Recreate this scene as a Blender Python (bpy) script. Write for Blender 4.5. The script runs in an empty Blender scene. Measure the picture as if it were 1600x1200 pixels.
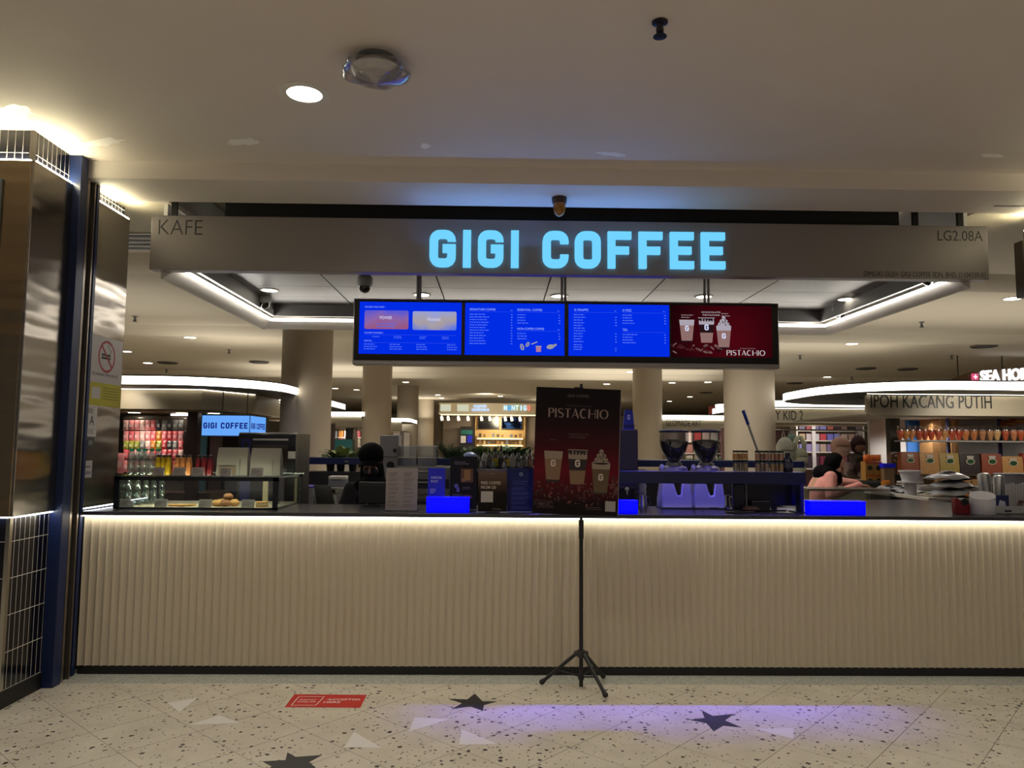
import bpy, math, random
from mathutils import Vector, Matrix, Euler
rnd = random.Random(7)
S = bpy.context.scene
C = S.collection
PI = math.pi
R = math.radians
# ------------------------------------------------------------------ camera
HC = 1.55                      # eye height
F = 1175.0                     # focal length in pixels of the 1600 x 1200 frame
_p, _y, _r = R(4.72), R(1.05), R(.46)
_f = Vector((math.sin(_y)*math.cos(_p), math.cos(_y)*math.cos(_p), math.sin(_p)))
_x0 = Vector((math.cos(_y), -math.sin(_y), 0))
_u0 = _x0.cross(_f)
_x = _x0*math.cos(_r) + _u0*math.sin(_r)
_u = -_x0*math.sin(_r) + _u0*math.cos(_r)
cd = bpy.data.cameras.new('camera'); cam = bpy.data.objects.new('camera', cd); C.objects.link(cam)
cd.sensor_fit = 'HORIZONTAL'; cd.sensor_width = 36; cd.lens = F*36/1600; cd.clip_start = .05; cd.clip_end = 200
M = Matrix((_x, _u, -_f)).transposed().to_4x4(); M.translation = (0, 0, HC)
cam.matrix_world = M
S.camera = cam
def ray(px, py):
    d = (px-800)*_x - (py-600)*_u + F*_f
    return d / d.y
def at(px, py, Y):             # the world point at depth Y that the photograph shows at px, py
    d = ray(px, py)*Y
    return Vector((d.x, Y, HC+d.z))
def atZ(px, py, z):
    d = ray(px, py); t = (z-HC)/d.z
    return Vector((d.x*t, d.y*t, z))
def box_at(x0, y0, x1, y1, Y): # pixel box -> X centre, bottom Z, width, height at depth Y
    a = at(x0, (y0+y1)/2, Y); b = at(x1, (y0+y1)/2, Y)
    t = at((x0+x1)/2, y0, Y); d = at((x0+x1)/2, y1, Y)
    return (a.x+b.x)/2, d.z, b.x-a.x, t.z-d.z
# ------------------------------------------------------------------ world, exposure
S.view_settings.view_transform = 'Standard'; S.view_settings.look = 'None'
S.view_settings.gamma = 1; S.view_settings.use_curve_mapping = False
S.view_settings.exposure = 0.0
try:
    S.cycles.use_denoising = True; S.cycles.max_bounces = 8; S.cycles.transparent_max_bounces = 24
    S.cycles.caustics_reflective = False; S.cycles.caustics_refractive = False; S.cycles.sample_clamp_indirect = 4
except Exception: pass
w = bpy.data.worlds.new('world'); S.world = w; w.use_nodes = True
w.node_tree.nodes['Background'].inputs[0].default_value = (.9, .85, .8, 1)
w.node_tree.nodes['Background'].inputs[1].default_value = .065
# ------------------------------------------------------------------ lamps of the place and added unseen lights
def lamp(kind, loc, power, col=(1, .86, .66), tgt=None, **k):
    l = bpy.data.lights.new('lamp', kind); l.energy = power; l.color = col
    for a, b in k.items(): setattr(l, a, b)
    o = bpy.data.objects.new('lamp', l); C.objects.link(o); o.location = loc
    d = Vector(tgt)-Vector(loc) if tgt else Vector((0, 0, -1))
    o.rotation_euler = d.to_track_quat('-Z', 'Y').to_euler()
    return o
WARM = (1, .94, .83)
ZC, ZS, ZH = 3.47, 3.35, 3.40  # front ceiling, soffit, hall ceiling
# downlights of the walkway in front of the counter
for x, y, e in ((-1.08, 4.0, 75), (1.8, 2.2, 125), (-1.8, 1.0, 125), (4.2, 1.8, 90), (-4.2, .8, 90), (0, -1.6, 120)):
    lamp('SPOT', (x, y, ZC-.03), e, WARM, spot_size=R(150), spot_blend=.9, shadow_soft_size=.09)
# downlights of the hall behind; last two added to light the round columns
HALL = [(-5.4, 13.1), (6.3, 9.0), (6.2, 13.0), (-7.5, 15.2), (-3.2, 14.0), (-4.7, 22), (-1.2, 20), (3, 14), (3, 21), (0, 27), (-5.6, 8.2), (0, 11.5), (5.8, 19), (-9, 10.5), (9.5, 10), (0, 33), (.2, 8.8), (2.4, 8.7)]
for x, y in HALL:
    lamp('SPOT', (x, y, ZH-.04), 130, (1, .93, .80), spot_size=R(156), spot_blend=.8, shadow_soft_size=.1)
for x, y in ((-1.6, 6.9), (-1.5, 7.5), (2.6, 7.2), (2.5, 6.5), (.4, 7.0)):
    lamp('SPOT', (x, y, 2.96), 14, (1, .93, .8), spot_size=R(130), spot_blend=.8, shadow_soft_size=.06)
# unseen fill light added behind the camera, standing for shopfronts opposite
lamp('AREA', (0, -4.6, 1.7), 16, (1, .88, .80), tgt=(0, 4, 1.9), shape='RECTANGLE', size=11, size_y=2.2)
# unseen upward lights added above the kiosks to brighten the hall ceiling
for x, y, sx, sy, e in ((-6.2, 9.8, 5, 2.4, 20), (6.6, 9.8, 5, 2.4, 24), (-4, 18.4, 4, 2, 34), (3.4, 18.6, 4, 2, 34), (5.6, 13.3, 3, 2, 16), (-4.4, 13, 2, 2, 14), (0, 29.6, 8, 1, 70)):
    lamp('AREA', (x, y, 2.62), e, (1, .92, .78), tgt=(x, y, 5), shape='RECTANGLE', size=sx, size_y=sy)
# blue linear washer above the menu board: falls over the counter edge onto the floor
lamp('AREA', (1.0, 6.06, 2.84), 6.5, (.16, .12, 1), tgt=(1.0, 4.66, 0), shape='RECTANGLE', size=2.6, size_y=.012, spread=R(20))
# unseen blue light added over the counter to tint the grinders
lamp('AREA', (1.3, 5.40, 3.30), 9, (.14, .12, 1), tgt=(1.3, 5.72, 1.2), shape='RECTANGLE', size=2.4, size_y=.02, spread=R(22))
# unseen blue light added for the glow of the letters on the soffit
lamp('AREA', (.35, 5.52, 3.0), 2.6, (.14, .34, 1), tgt=(.35, 5.34, 3.6), shape='RECTANGLE', size=1.9, size_y=.04, spread=R(150))
# ------------------------------------------------------------------ materials
def lin(c): 
    c /= 255.
    return c/12.92 if c <= .04045 else ((c+.055)/1.055)**2.4
def rgb(*c): return (lin(c[0]), lin(c[1]), lin(c[2]), 1)
MATS = {}
def mat(name, col, rough=.55, metal=0, spec=.5, em=None, es=0, noise=0, scale=30, bump=0, coat=0):
    if name in MATS: return MATS[name]
    m = bpy.data.materials.new(name); m.use_nodes = True; nt = m.node_tree; b = nt.nodes['Principled BSDF']
    c = rgb(*col) if max(col) > 2 else (*col, 1)
    b.inputs['Base Color'].default_value = c
    b.inputs['Roughness'].default_value = rough; b.inputs['Metallic'].default_value = metal
    b.inputs['Specular IOR Level'].default_value = spec; b.inputs['Coat Weight'].default_value = coat
    if em: b.inputs['Emission Color'].default_value = (*em, 1); b.inputs['Emission Strength'].default_value = es
    tc = nt.nodes.new('ShaderNodeTexCoord'); n = nt.nodes.new('ShaderNodeTexNoise')
    n.inputs['Scale'].default_value = scale; n.inputs['Detail'].default_value = 4
    nt.links.new(tc.outputs['Object'], n.inputs['Vector'])
    if noise:
        mx = nt.nodes.new('ShaderNodeMix'); mx.data_type = 'RGBA'
        mx.inputs['A'].default_value = [v*(1-noise) for v in c[:3]]+[1]
        mx.inputs['B'].default_value = [min(1, v*(1+noise)) for v in c[:3]]+[1]
        nt.links.new(n.outputs['Fac'], mx.inputs['Factor']); nt.links.new(mx.outputs['Result'], b.inputs['Base Color'])
    if bump:
        bp = nt.nodes.new('ShaderNodeBump'); bp.inputs['Strength'].default_value = bump; bp.inputs['Distance'].default_value = .01
        nt.links.new(n.outputs['Fac'], bp.inputs['Height']); nt.links.new(bp.outputs['Normal'], b.inputs['Normal'])
    MATS[name] = m
    return m
def glow(name, col, s=1.0):
    if name in MATS: return MATS[name]
    m = bpy.data.materials.new(name); m.use_nodes = True; nt = m.node_tree; nt.nodes.clear()
    e = nt.nodes.new('ShaderNodeEmission'); o = nt.nodes.new('ShaderNodeOutputMaterial')
    e.inputs[0].default_value = rgb(*col) if max(col) > 2 else (*col, 1); e.inputs[1].default_value = s
    nt.links.new(e.outputs[0], o.inputs[0]); MATS[name] = m
    return m
def glass(name, tint=(.93, .97, .95), refl=.08, rough=.03, edge=.6):
    if name in MATS: return MATS[name]
    m = bpy.data.materials.new(name); m.use_nodes = True; nt = m.node_tree; nt.nodes.clear()
    t = nt.nodes.new('ShaderNodeBsdfTransparent'); g = nt.nodes.new('ShaderNodeBsdfGlossy'); x = nt.nodes.new('ShaderNodeMixShader')
    lw = nt.nodes.new('ShaderNodeLayerWeight'); lw.inputs[0].default_value = .35
    mm = nt.nodes.new('ShaderNodeMath'); mm.operation = 'MULTIPLY_ADD'; mm.inputs[1].default_value = edge; mm.inputs[2].default_value = refl
    o = nt.nodes.new('ShaderNodeOutputMaterial'); t.inputs[0].default_value = (*tint, 1); g.inputs['Roughness'].default_value = rough
    nt.links.new(lw.outputs['Facing'], mm.inputs[0]); nt.links.new(mm.outputs[0], x.inputs[0])
    nt.links.new(t.outputs[0], x.inputs[1]); nt.links.new(g.outputs[0], x.inputs[2]); nt.links.new(x.outputs[0], o.inputs[0])
    MATS[name] = m
    return m
# ------------------------------------------------------------------ mesh builder
class MB:
    def __init__(s): s.v = []; s.f = []; s.m = []; s.k = 0
    def add(s, vs, fs):
        n = len(s.v); s.v += [tuple(v) for v in vs]
        for f in fs: s.f.append(tuple(i+n for i in f)); s.m.append(s.k)
        return s
    def mat(s, k): s.k = k; return s
    def bx(s, x0, x1, y0, y1, z0, z1, rot=None, c=None):
        vs = [Vector((x, y, z)) for z in (z0, z1) for y in (y0, y1) for x in (x0, x1)]
        if rot:
            c = Vector(c or ((x0+x1)/2, (y0+y1)/2, (z0+z1)/2)); r = Euler(rot).to_matrix()
            vs = [c + r @ (v-c) for v in vs]
        return s.add(vs, [(0, 2, 3, 1), (4, 5, 7, 6), (0, 1, 5, 4), (2, 6, 7, 3), (0, 4, 6, 2), (1, 3, 7, 5)])
    def box(s, c, d, rot=None):
        return s.bx(c[0]-d[0]/2, c[0]+d[0]/2, c[1]-d[1]/2, c[1]+d[1]/2, c[2]-d[2]/2, c[2]+d[2]/2, rot)
    def rod(s, a, b, r0, r1=None, n=12, caps=True):
        a = Vector(a); b = Vector(b); r1 = r0 if r1 is None else r1
        q = (b-a).to_track_quat('Z', 'Y').to_matrix()
        vs = []
        for p, r in ((a, r0), (b, r1)):
            for i in range(n):
                t = 2*PI*i/n; vs.append(p + q @ Vector((r*math.cos(t), r*math.sin(t), 0)))
        fs = [(i, (i+1) % n, n+(i+1) % n, n+i) for i in range(n)]
        if caps: fs += [tuple(range(n-1, -1, -1)), tuple(range(n, 2*n))]
        return s.add(vs, fs)
    def lathe(s, prof, c=(0, 0, 0), n=20, sx=1, sy=1, caps=True):
        vs = [(c[0]+r*math.cos(2*PI*i/n)*sx, c[1]+r*math.sin(2*PI*i/n)*sy, c[2]+z) for r, z in prof for i in range(n)]
        fs = []
        for j in range(len(prof)-1):
            for i in range(n):
                fs.append((j*n+i, j*n+(i+1) % n, (j+1)*n+(i+1) % n, (j+1)*n+i))
        if caps:
            if prof[0][0] > 1e-5: fs.append(tuple(range(n-1, -1, -1)))
            if prof[-1][0] > 1e-5: fs.append(tuple((len(prof)-1)*n+i for i in range(n)))
        return s.add(vs, fs)
    def prism(s, poly, z0, z1):          # polygon in x, y
        n = len(poly)
        vs = [(x, y, z) for z in (z0, z1) for x, y in poly]
        fs = [tuple(range(n-1, -1, -1)), tuple(range(n, 2*n))] + [(i, (i+1) % n, n+(i+1) % n, n+i) for i in range(n)]
        return s.add(vs, fs)
    def slab(s, poly, y0, y1):           # polygon in x, z seen from -Y, extruded along Y
        n = len(poly)
        vs = [(x, y, z) for y in (y0, y1) for x, z in poly]
        fs = [tuple(range(n)), tuple(range(2*n-1, n-1, -1))] + [(i, n+i, n+(i+1) % n, (i+1) % n) for i in range(n)]
        return s.add(vs, fs)
    def tube(s, path, r, n=8):
        path = [Vector(p) for p in path]; rs = r if isinstance(r, (list, tuple)) else [r]*len(path)
        vs = []
        for i, p in enumerate(path):
            d = (path[min(i+1, len(path)-1)]-path[max(i-1, 0)]); q = d.to_track_quat('Z', 'Y').to_matrix()
            vs += [p + q @ Vector((rs[i]*math.cos(2*PI*k/n), rs[i]*math.sin(2*PI*k/n), 0)) for k in range(n)]
        fs = []
        for j in range(len(path)-1):
            for k in range(n): fs.append((j*n+k, j*n+(k+1) % n, (j+1)*n+(k+1) % n, (j+1)*n+k))
        fs += [tuple(range(n-1, -1, -1)), tuple((len(path)-1)*n+k for k in range(n))]
        return s.add(vs, fs)
    def ell(s, c, r, n=16, m=10, rot=None):
        r = (r, r, r) if not isinstance(r, (list, tuple)) else r
        q = Euler(rot).to_matrix() if rot else None
        vs = []
        for j in range(m+1):
            ph = -PI/2 + PI*j/m
            for i in range(n):
                v = Vector((r[0]*math.cos(ph)*math.cos(2*PI*i/n), r[1]*math.cos(ph)*math.sin(2*PI*i/n), r[2]*math.sin(ph)))
                if q: v = q @ v
                vs.append((c[0]+v.x, c[1]+v.y, c[2]+v.z))
        fs = [(j*n+i, j*n+(i+1) % n, (j+1)*n+(i+1) % n, (j+1)*n+i) for j in range(m) for i in range(n)]
        return s.add(vs, fs)
    def grid(s, fn, nu, nv):
        vs = [fn(i/nu, j/nv) for j in range(nv+1) for i in range(nu+1)]
        fs = [(j*(nu+1)+i, j*(nu+1)+i+1, (j+1)*(nu+1)+i+1, (j+1)*(nu+1)+i) for j in range(nv) for i in range(nu)]
        return s.add(vs, fs)
    def poly(s, pts): return s.add(pts, [tuple(range(len(pts)))])
    def rect(s, x0, x1, z0, z1, y): return s.poly([(x0, y, z0), (x1, y, z0), (x1, y, z1), (x0, y, z1)])
    def packet(s, c, wd, h, d, rz=0, rx=0):      # a pillow pouch standing on c
        q = Euler((rx, 0, rz)).to_matrix()
        for sg in (-1, 1):
            def fn(u, v):
                b = (max(0, math.sin(PI*u))**.5)*(max(0, math.sin(PI*v))**.6)
                p = q @ Vector(((u-.5)*wd*(1-.06*math.sin(PI*v)), sg*d/2*b, v*h))
                return (c[0]+p.x, c[1]+p.y, c[2]+p.z)
            s.grid(fn, 8, 8)
        return s
    def build(s, name, mats, parent=None, smooth=True, ang=35, bevel=0, loc=None):
        me = bpy.data.meshes.new(name); me.from_pydata(s.v, [], s.f)
        mats = mats if isinstance(mats, (list, tuple)) else [mats]
        for m in mats: me.materials.append(m)
        if len(mats) > 1: me.polygons.foreach_set('material_index', s.m)
        me.validate(); me.update()
        if smooth:
            me.polygons.foreach_set('use_smooth', [True]*len(me.polygons)); me.set_sharp_from_angle(angle=R(ang))
        o = bpy.data.objects.new(name, me); C.objects.link(o)
        if parent: o.parent = parent
        if loc: o.location = loc
        if bevel:
            b = o.modifiers.new('bevel', 'BEVEL'); b.width = bevel; b.segments = 2; b.limit_method = 'ANGLE'; b.angle_limit = R(40)
        return o
def B(name, mats, parent, c, d, rot=None, bevel=0): return MB().box(c, d, rot).build(name, mats, parent, bevel=bevel)
def tag(o, label, cat, group=None):
    o['label'] = label; o['category'] = cat
    if group: o['group'] = group
    return o
def thing(name, label, cat, loc=(0, 0, 0), rz=0, group=None):
    o = bpy.data.objects.new(name, None); C.objects.link(o); o.location = loc; o.rotation_euler = (0, 0, rz)
    o.empty_display_size = .05
    return tag(o, label, cat, group)
def struct(o, label=None):
    o['kind'] = 'structure'
    if label: o['label'] = label
    return o
def copy_tree(o, parent=None):
    c = o.copy(); C.objects.link(c)
    if parent: c.parent = parent
    for ch in [x for x in o.children]: copy_tree(ch, c)
    return c
def dup(root, loc, rz, label, scale=None):
    c = copy_tree(root); c.location = loc; c.rotation_euler = (0, 0, rz); c['label'] = label
    if scale: c.scale = scale
    return c
# ------------------------------------------------------------------ lettering
_dg = None
def text(s, m, parent, name, x, z, wd, h, y, depth=.002, bold=0, slant=0, axis='front', shear=0):
    """upright lettering that faces -Y: lower-left corner x, z, fitted to width wd and height h at depth y (front plane)"""
    cu = bpy.data.curves.new('t', 'FONT'); cu.body = s; cu.size = 1; cu.extrude = .01; cu.offset = bold; cu.resolution_u = 3; cu.shear = shear
    t = bpy.data.objects.new('t', cu); C.objects.link(t)
    bpy.context.view_layer.update()
    me = bpy.data.meshes.new_from_object(t.evaluated_get(bpy.context.evaluated_depsgraph_get()))
    bpy.data.objects.remove(t); bpy.data.curves.remove(cu)
    xs = [v.co.x for v in me.vertices]; ys = [v.co.y for v in me.vertices]; zs = [v.co.z for v in me.vertices]
    x0, x1, y0, y1 = min(xs), max(xs), min(ys), max(ys); z0, z1 = min(zs), max(zs)
    for v in me.vertices:
        u = (v.co.x-x0)/(x1-x0)*wd; q = (v.co.y-y0)/(y1-y0)*h; d = (z1-v.co.z)/(z1-z0)*depth
        if axis == 'front': v.co = (x+u, y+d, z+q)
        elif axis == 'floor': v.co = (x+u, z+q, y-d)
        elif axis == 'right': v.co = (y-d, x+u, z+q)      # faces +X, reads along +Y
    me.name = name; me.materials.clear(); me.materials.append(m)
    o = bpy.data.objects.new(name, me); C.objects.link(o)
    if parent: o.parent = parent
    return o
def ribbon(mb, path, wd, y0, y1, closed=False):
    """a mitred stroke of width wd along path in x, z, extruded from y0 to y1"""
    P = [Vector(p) for p in path]; n = len(P); L = []; Q = []
    for i in range(n):
        a = P[i]-P[i-1] if (i or closed) else P[1]-P[0]; b = P[(i+1) % n]-P[i] if (i < n-1 or closed) else a
        a.normalize(); b.normalize(); na = Vector((-a.y, a.x)); nb = Vector((-b.y, b.x)); mt = na+nb; mt.normalize()
        k = (wd[i] if isinstance(wd, (list, tuple)) else wd)/2/max(.35, mt.dot(na)); L.append(P[i]+mt*k); Q.append(P[i]-mt*k)
    for i in range(n if closed else n-1):
        j = (i+1) % n
        mb.slab([tuple(Q[i]), tuple(Q[j]), tuple(L[j]), tuple(L[i])], y0, y1)
    return mb
def block_letter(ch, x, z, wd, h, st):
    """heavy chamfered capitals as ribbon paths -> list of (path, closed)"""
    a, b, c, d = x+st/2, x+wd-st/2, z+st/2, z+h-st/2; k = min(wd, h)*.2; m = (c+d)/2
    if ch == 'I': return [([(x+wd/2, z), (x+wd/2, z+h)], False)]
    def rd(p0, p1, p2, r=wd*.24):
        p0, p1, p2 = Vector(p0), Vector(p1), Vector(p2); u, v = (p0-p1).normalized()*r, (p2-p1).normalized()*r; cc = p1+u+v
        return [tuple(cc-v*math.cos(t)-u*math.sin(t)) for t in [PI/2*i/4 for i in range(5)]]
    def path(*P, closed=False):
        o = [] if closed else [P[0]]; n = len(P)
        for i in (range(n) if closed else range(1, n-1)): o += rd(P[i-1], P[i], P[(i+1) % n])
        return o if closed else o+[P[-1]]
    if ch == 'O': return [(path((a, c), (b, c), (b, d), (a, d), closed=True), True)]
    if ch == 'C': return [(path((b, z+h*.36), (b, c), (a, c), (a, d), (b, d), (b, z+h*.66)), False)]
    if ch == 'G': q = path((b, m), (b, c), (a, c), (a, d), (b, d), (b, z+h*.70)); return [([(x+wd*.5, m+st*.02), (b, m+st*.02)]+q[1:], False)]
    if ch == 'O': return [([(a+k, c), (b-k, c), (b, c+k), (b, d-k), (b-k, d), (a+k, d), (a, d-k), (a, c+k)], True)]
    if ch == 'C': return [([(b, z+h*.36), (b, c+k), (b-k, c), (a+k, c), (a, c+k), (a, d-k), (a+k, d), (b-k, d), (b, d-k), (b, z+h*.66)], False)]
    if ch == 'G': return [([(x+wd*.5, m+st*.02), (b, m+st*.02), (b, c+k), (b-k, c), (a+k, c), (a, c+k), (a, d-k), (a+k, d), (b-k, d), (b, d-k), (b, z+h*.70)], False)]
    if ch == 'F': return [([(a, z), (a, d), (x+wd, d)], False), ([(a, m-.01*h), (x+wd*.9, m-.01*h)], False)]
    if ch == 'E': return [([(x+wd, c), (a, c), (a, d), (x+wd, d)], False), ([(a, m), (x+wd*.9, m)], False)]
    return []
def letter_mesh(mb, ch, x, z, wd, h, st, y0, y1):
    for p, cl in block_letter(ch, x, z, wd, h, st): ribbon(mb, p, st, y0, y1, cl)
    return mb
def arc(cx, cz, rx, rz, a0, a1, n=10): return [(cx+rx*math.cos(R(a0+(a1-a0)*i/n)), cz+rz*math.sin(R(a0+(a1-a0)*i/n))) for i in range(n+1)]
def pistachio(mb, x, z, wd, h, y, d=.0008):
    """thin-and-thick display capitals"""
    t = h*.17; n = h*.055; sp = [('P', .62), ('I', .22), ('S', .62), ('T', .72), ('A', .8), ('C', .82), ('H', .84), ('I', .22), ('O', .92)]
    tot = sum(q for _, q in sp)+.14*8; k = wd/tot; cx = x
    def rb(p, wv): ribbon(mb, p, wv, y-d, y)
    for ch, q in sp:
        wv = q*k; l = cx; r = cx+wv; mx = (l+r)/2
        if ch in 'PIH': rb([(l+t/2, z), (l+t/2, z+h)], t)
        if ch == 'P': rb([(l+t, z+h-n/2)]+arc(l+wv*.55, z+h*.74, wv*.38, h*.24, 85, -85)+[(l+t, z+h*.5)], [n]+[n+(t-n)*math.sin(PI*i/10) for i in range(11)]+[n])
        if ch == 'H': rb([(r-n, z), (r-n, z+h)], n*1.3); rb([(l+t, z+h*.5), (r-n, z+h*.5)], n)
        if ch == 'S':
            pp = arc(mx, z+h*.75, wv*.42, h*.23, 30, 260, 8)+arc(mx, z+h*.26, wv*.44, h*.24, 80, -150, 8)
            rb(pp, [n+(t-n)*max(0, math.sin(PI*(i/17)))**2 for i in range(18)])
        if ch == 'T': rb([(l, z+h-n/2), (r, z+h-n/2)], n); rb([(mx, z), (mx, z+h)], t)
        if ch == 'A': rb([(l, z), (mx, z+h)], n); rb([(mx-t*.3, z+h), (r-t/2, z)], t); rb([(l+wv*.2, z+h*.3), (r-wv*.25, z+h*.3)], n)
        if ch == 'C': rb(arc(mx, z+h/2, wv*.46, h*.48, 50, 310, 16), [n+(t-n)*math.sin(PI*i/16) for i in range(17)])
        if ch == 'O': rb(arc(mx, z+h/2, wv*.46, h*.48, 0, 360, 24), [n+(t-n)*abs(math.cos(2*PI*i/24)) for i in range(25)])
        cx += wv+.14*k
    return mb
def lines(mb, x, z, wd, n, step, h, y, cut=.35):      # blocks of small print
    for i in range(n):
        l = x; end = x+wd*(1-cut*rnd.random())
        while l < end:
            q = min(end, l+h*rnd.uniform(1.2, 4)); mb.rect(l, q, z-i*step, z-i*step+h, y); l = q+h*.6
    return mb
# ================================================================== the setting
def nodes_mat(name):
    m = bpy.data.materials.new(name); m.use_nodes = True
    return m, m.node_tree, m.node_tree.nodes['Principled BSDF']
def mix(nt, fac, a, b):
    x = nt.nodes.new('ShaderNodeMix'); x.data_type = 'RGBA'
    for s, v in (('Factor', fac), ('A', a), ('B', b)):
        if isinstance(v, tuple): x.inputs[s].default_value = v
        elif isinstance(v, (int, float)): x.inputs[s].default_value = v
        else: nt.links.new(v, x.inputs[s])
    return x.outputs['Result']
def math_(nt, op, a, b=0.0, c=0.0):
    n = nt.nodes.new('ShaderNodeMath'); n.operation = op
    for i, v in enumerate((a, b, c)):
        if isinstance(v, (int, float)): n.inputs[i].default_value = v
        else: nt.links.new(v, n.inputs[i])
    return n.outputs[0]
def terrazzo():
    m, nt, b = nodes_mat('terrazzo'); L = nt.links.new
    tc = nt.nodes.new('ShaderNodeTexCoord').outputs['Object']
    n1 = nt.nodes.new('ShaderNodeTexNoise'); n1.inputs['Scale'].default_value = 5; n1.inputs['Detail'].default_value = 6; L(tc, n1.inputs['Vector'])
    base = mix(nt, n1.outputs['Fac'], rgb(188, 178, 158), rgb(222, 213, 194))
    dist = nt.nodes.new('ShaderNodeTexNoise'); dist.inputs['Scale'].default_value = 60; L(tc, dist.inputs['Vector'])
    vm = nt.nodes.new('ShaderNodeVectorMath'); vm.operation = 'MULTIPLY_ADD'; L(dist.outputs['Color'], vm.inputs[0]); vm.inputs[1].default_value = (.018,)*3; L(tc, vm.inputs[2])
    for sc, th, col in ((25, .34, (50, 43, 40)), (44, .30, (74, 64, 58)), (26, .22, (150, 124, 104))):
        v = nt.nodes.new('ShaderNodeTexVoronoi'); v.inputs['Scale'].default_value = sc; L(vm.outputs[0], v.inputs['Vector'])
        sep = nt.nodes.new('ShaderNodeSeparateColor'); L(v.outputs['Color'], sep.inputs[0])
        r = math_(nt, 'MULTIPLY', sep.outputs[0], th)
        on = math_(nt, 'MULTIPLY', math_(nt, 'LESS_THAN', v.outputs['Distance'], r), math_(nt, 'GREATER_THAN', sep.outputs[1], .45))
        base = mix(nt, on, base, rgb(*col))
    sx = nt.nodes.new('ShaderNodeSeparateXYZ'); L(tc, sx.inputs[0])
    # joints of the diagonal tiles
    ca, sa = math.cos(R(47)), math.sin(R(47))
    u = math_(nt, 'ADD', math_(nt, 'MULTIPLY', sx.outputs[0], -sa), math_(nt, 'MULTIPLY', sx.outputs[1], ca))
    v2 = math_(nt, 'ADD', math_(nt, 'MULTIPLY', sx.outputs[0], ca), math_(nt, 'MULTIPLY', sx.outputs[1], sa))
    u = math_(nt, 'DIVIDE', math_(nt, 'ADD', u, -2.05), .4025)
    v2 = math_(nt, 'DIVIDE', math_(nt, 'ADD', v2, -1.60), .4)
    for q, wd, st in ((u, .010, .8), (v2, .009, .65)):
        fr = math_(nt, 'FRACT', q); e = math_(nt, 'LESS_THAN', fr, wd)
        base = mix(nt, math_(nt, 'MULTIPLY', e, st), base, rgb(70, 62, 55))
    L(base, b.inputs['Base Color']); b.inputs['Roughness'].default_value = .32; b.inputs['Specular IOR Level'].default_value = .35
    return m
def kerb():
    m, nt, b = nodes_mat('threshold_stone'); L = nt.links.new
    tc = nt.nodes.new('ShaderNodeTexCoord').outputs['Object']
    v = nt.nodes.new('ShaderNodeTexVoronoi'); v.inputs['Scale'].default_value = 120; L(tc, v.inputs['Vector'])
    s = nt.nodes.new('ShaderNodeSeparateColor'); L(v.outputs['Color'], s.inputs[0])
    L(mix(nt, s.outputs[0], rgb(140, 142, 132), rgb(198, 196, 184)), b.inputs['Base Color']); b.inputs['Roughness'].default_value = .45
    return m
def steel(name, col=(150, 145, 138), rough=.22, wave=.35, freq=1.0):
    m, nt, b = nodes_mat(name); L = nt.links.new
    tc = nt.nodes.new('ShaderNodeTexCoord').outputs['Object']
    mp = nt.nodes.new('ShaderNodeMapping'); mp.inputs['Scale'].default_value = (1.2*freq, 1.2*freq, 5*freq); L(tc, mp.inputs[0])
    n = nt.nodes.new('ShaderNodeTexNoise'); n.inputs['Scale'].default_value = 1.3; n.inputs['Detail'].default_value = 1; L(mp.outputs[0], n.inputs['Vector'])
    mp2 = nt.nodes.new('ShaderNodeMapping'); mp2.inputs['Scale'].default_value = (300, 300, 3); L(tc, mp2.inputs[0])
    n2 = nt.nodes.new('ShaderNodeTexNoise'); n2.inputs['Scale'].default_value = 1; L(mp2.outputs[0], n2.inputs['Vector'])
    bp = nt.nodes.new('ShaderNodeBump'); bp.inputs['Strength'].default_value = wave; bp.inputs['Distance'].default_value = .06; L(n.outputs['Fac'], bp.inputs['Height'])
    b2 = nt.nodes.new('ShaderNodeBump'); b2.inputs['Strength'].default_value = .03; b2.inputs['Distance'].default_value = .002; L(n2.outputs['Fac'], b2.inputs['Height']); L(bp.outputs[0], b2.inputs['Normal'])
    L(b2.outputs[0], b.inputs['Normal'])
    b.inputs['Base Color'].default_value = rgb(*col); b.inputs['Metallic'].default_value = 1; b.inputs['Roughness'].default_value = rough
    MATS[name] = m
    return m
def tile_mat(name, axis, wd, h, z0, col=(14, 16, 26), grout=(206, 200, 190)):
    m, nt, b = nodes_mat(name); L = nt.links.new
    tc = nt.nodes.new('ShaderNodeTexCoord').outputs['Object']; sx = nt.nodes.new('ShaderNodeSeparateXYZ'); L(tc, sx.inputs[0])
    f1 = math_(nt, 'FRACT', math_(nt, 'DIVIDE', sx.outputs[axis], wd)); f2 = math_(nt, 'FRACT', math_(nt, 'DIVIDE', math_(nt, 'ADD', sx.outputs[2], -z0), h))
    e = math_(nt, 'MAXIMUM', math_(nt, 'LESS_THAN', f1, .07), math_(nt, 'LESS_THAN', f2, .018))
    L(mix(nt, e, rgb(*col), rgb(*grout)), b.inputs['Base Color']); L(math_(nt, 'MULTIPLY_ADD', e, .5, .12), b.inputs['Roughness'])
    return m
# ---- floor
HALLTILE = mat('hall_floor', (176, 166, 150), .3, noise=.1, scale=2)
o = MB().poly([(-8, -5, 0), (9, -5, 0), (9, 5.056, 0), (-8, 5.056, 0)]).build('floor', terrazzo()); struct(o)
o = MB().poly([(-8, 5.056, 0), (9, 5.056, 0), (9, 5.35, 0), (-8, 5.35, 0)]).build('floor_threshold', kerb()); struct(o)
o = MB().poly([(-16, 5.35, 0), (18, 5.35, 0), (18, 45, 0), (-16, 45, 0)]).build('floor_hall', HALLTILE); struct(o)
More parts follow.
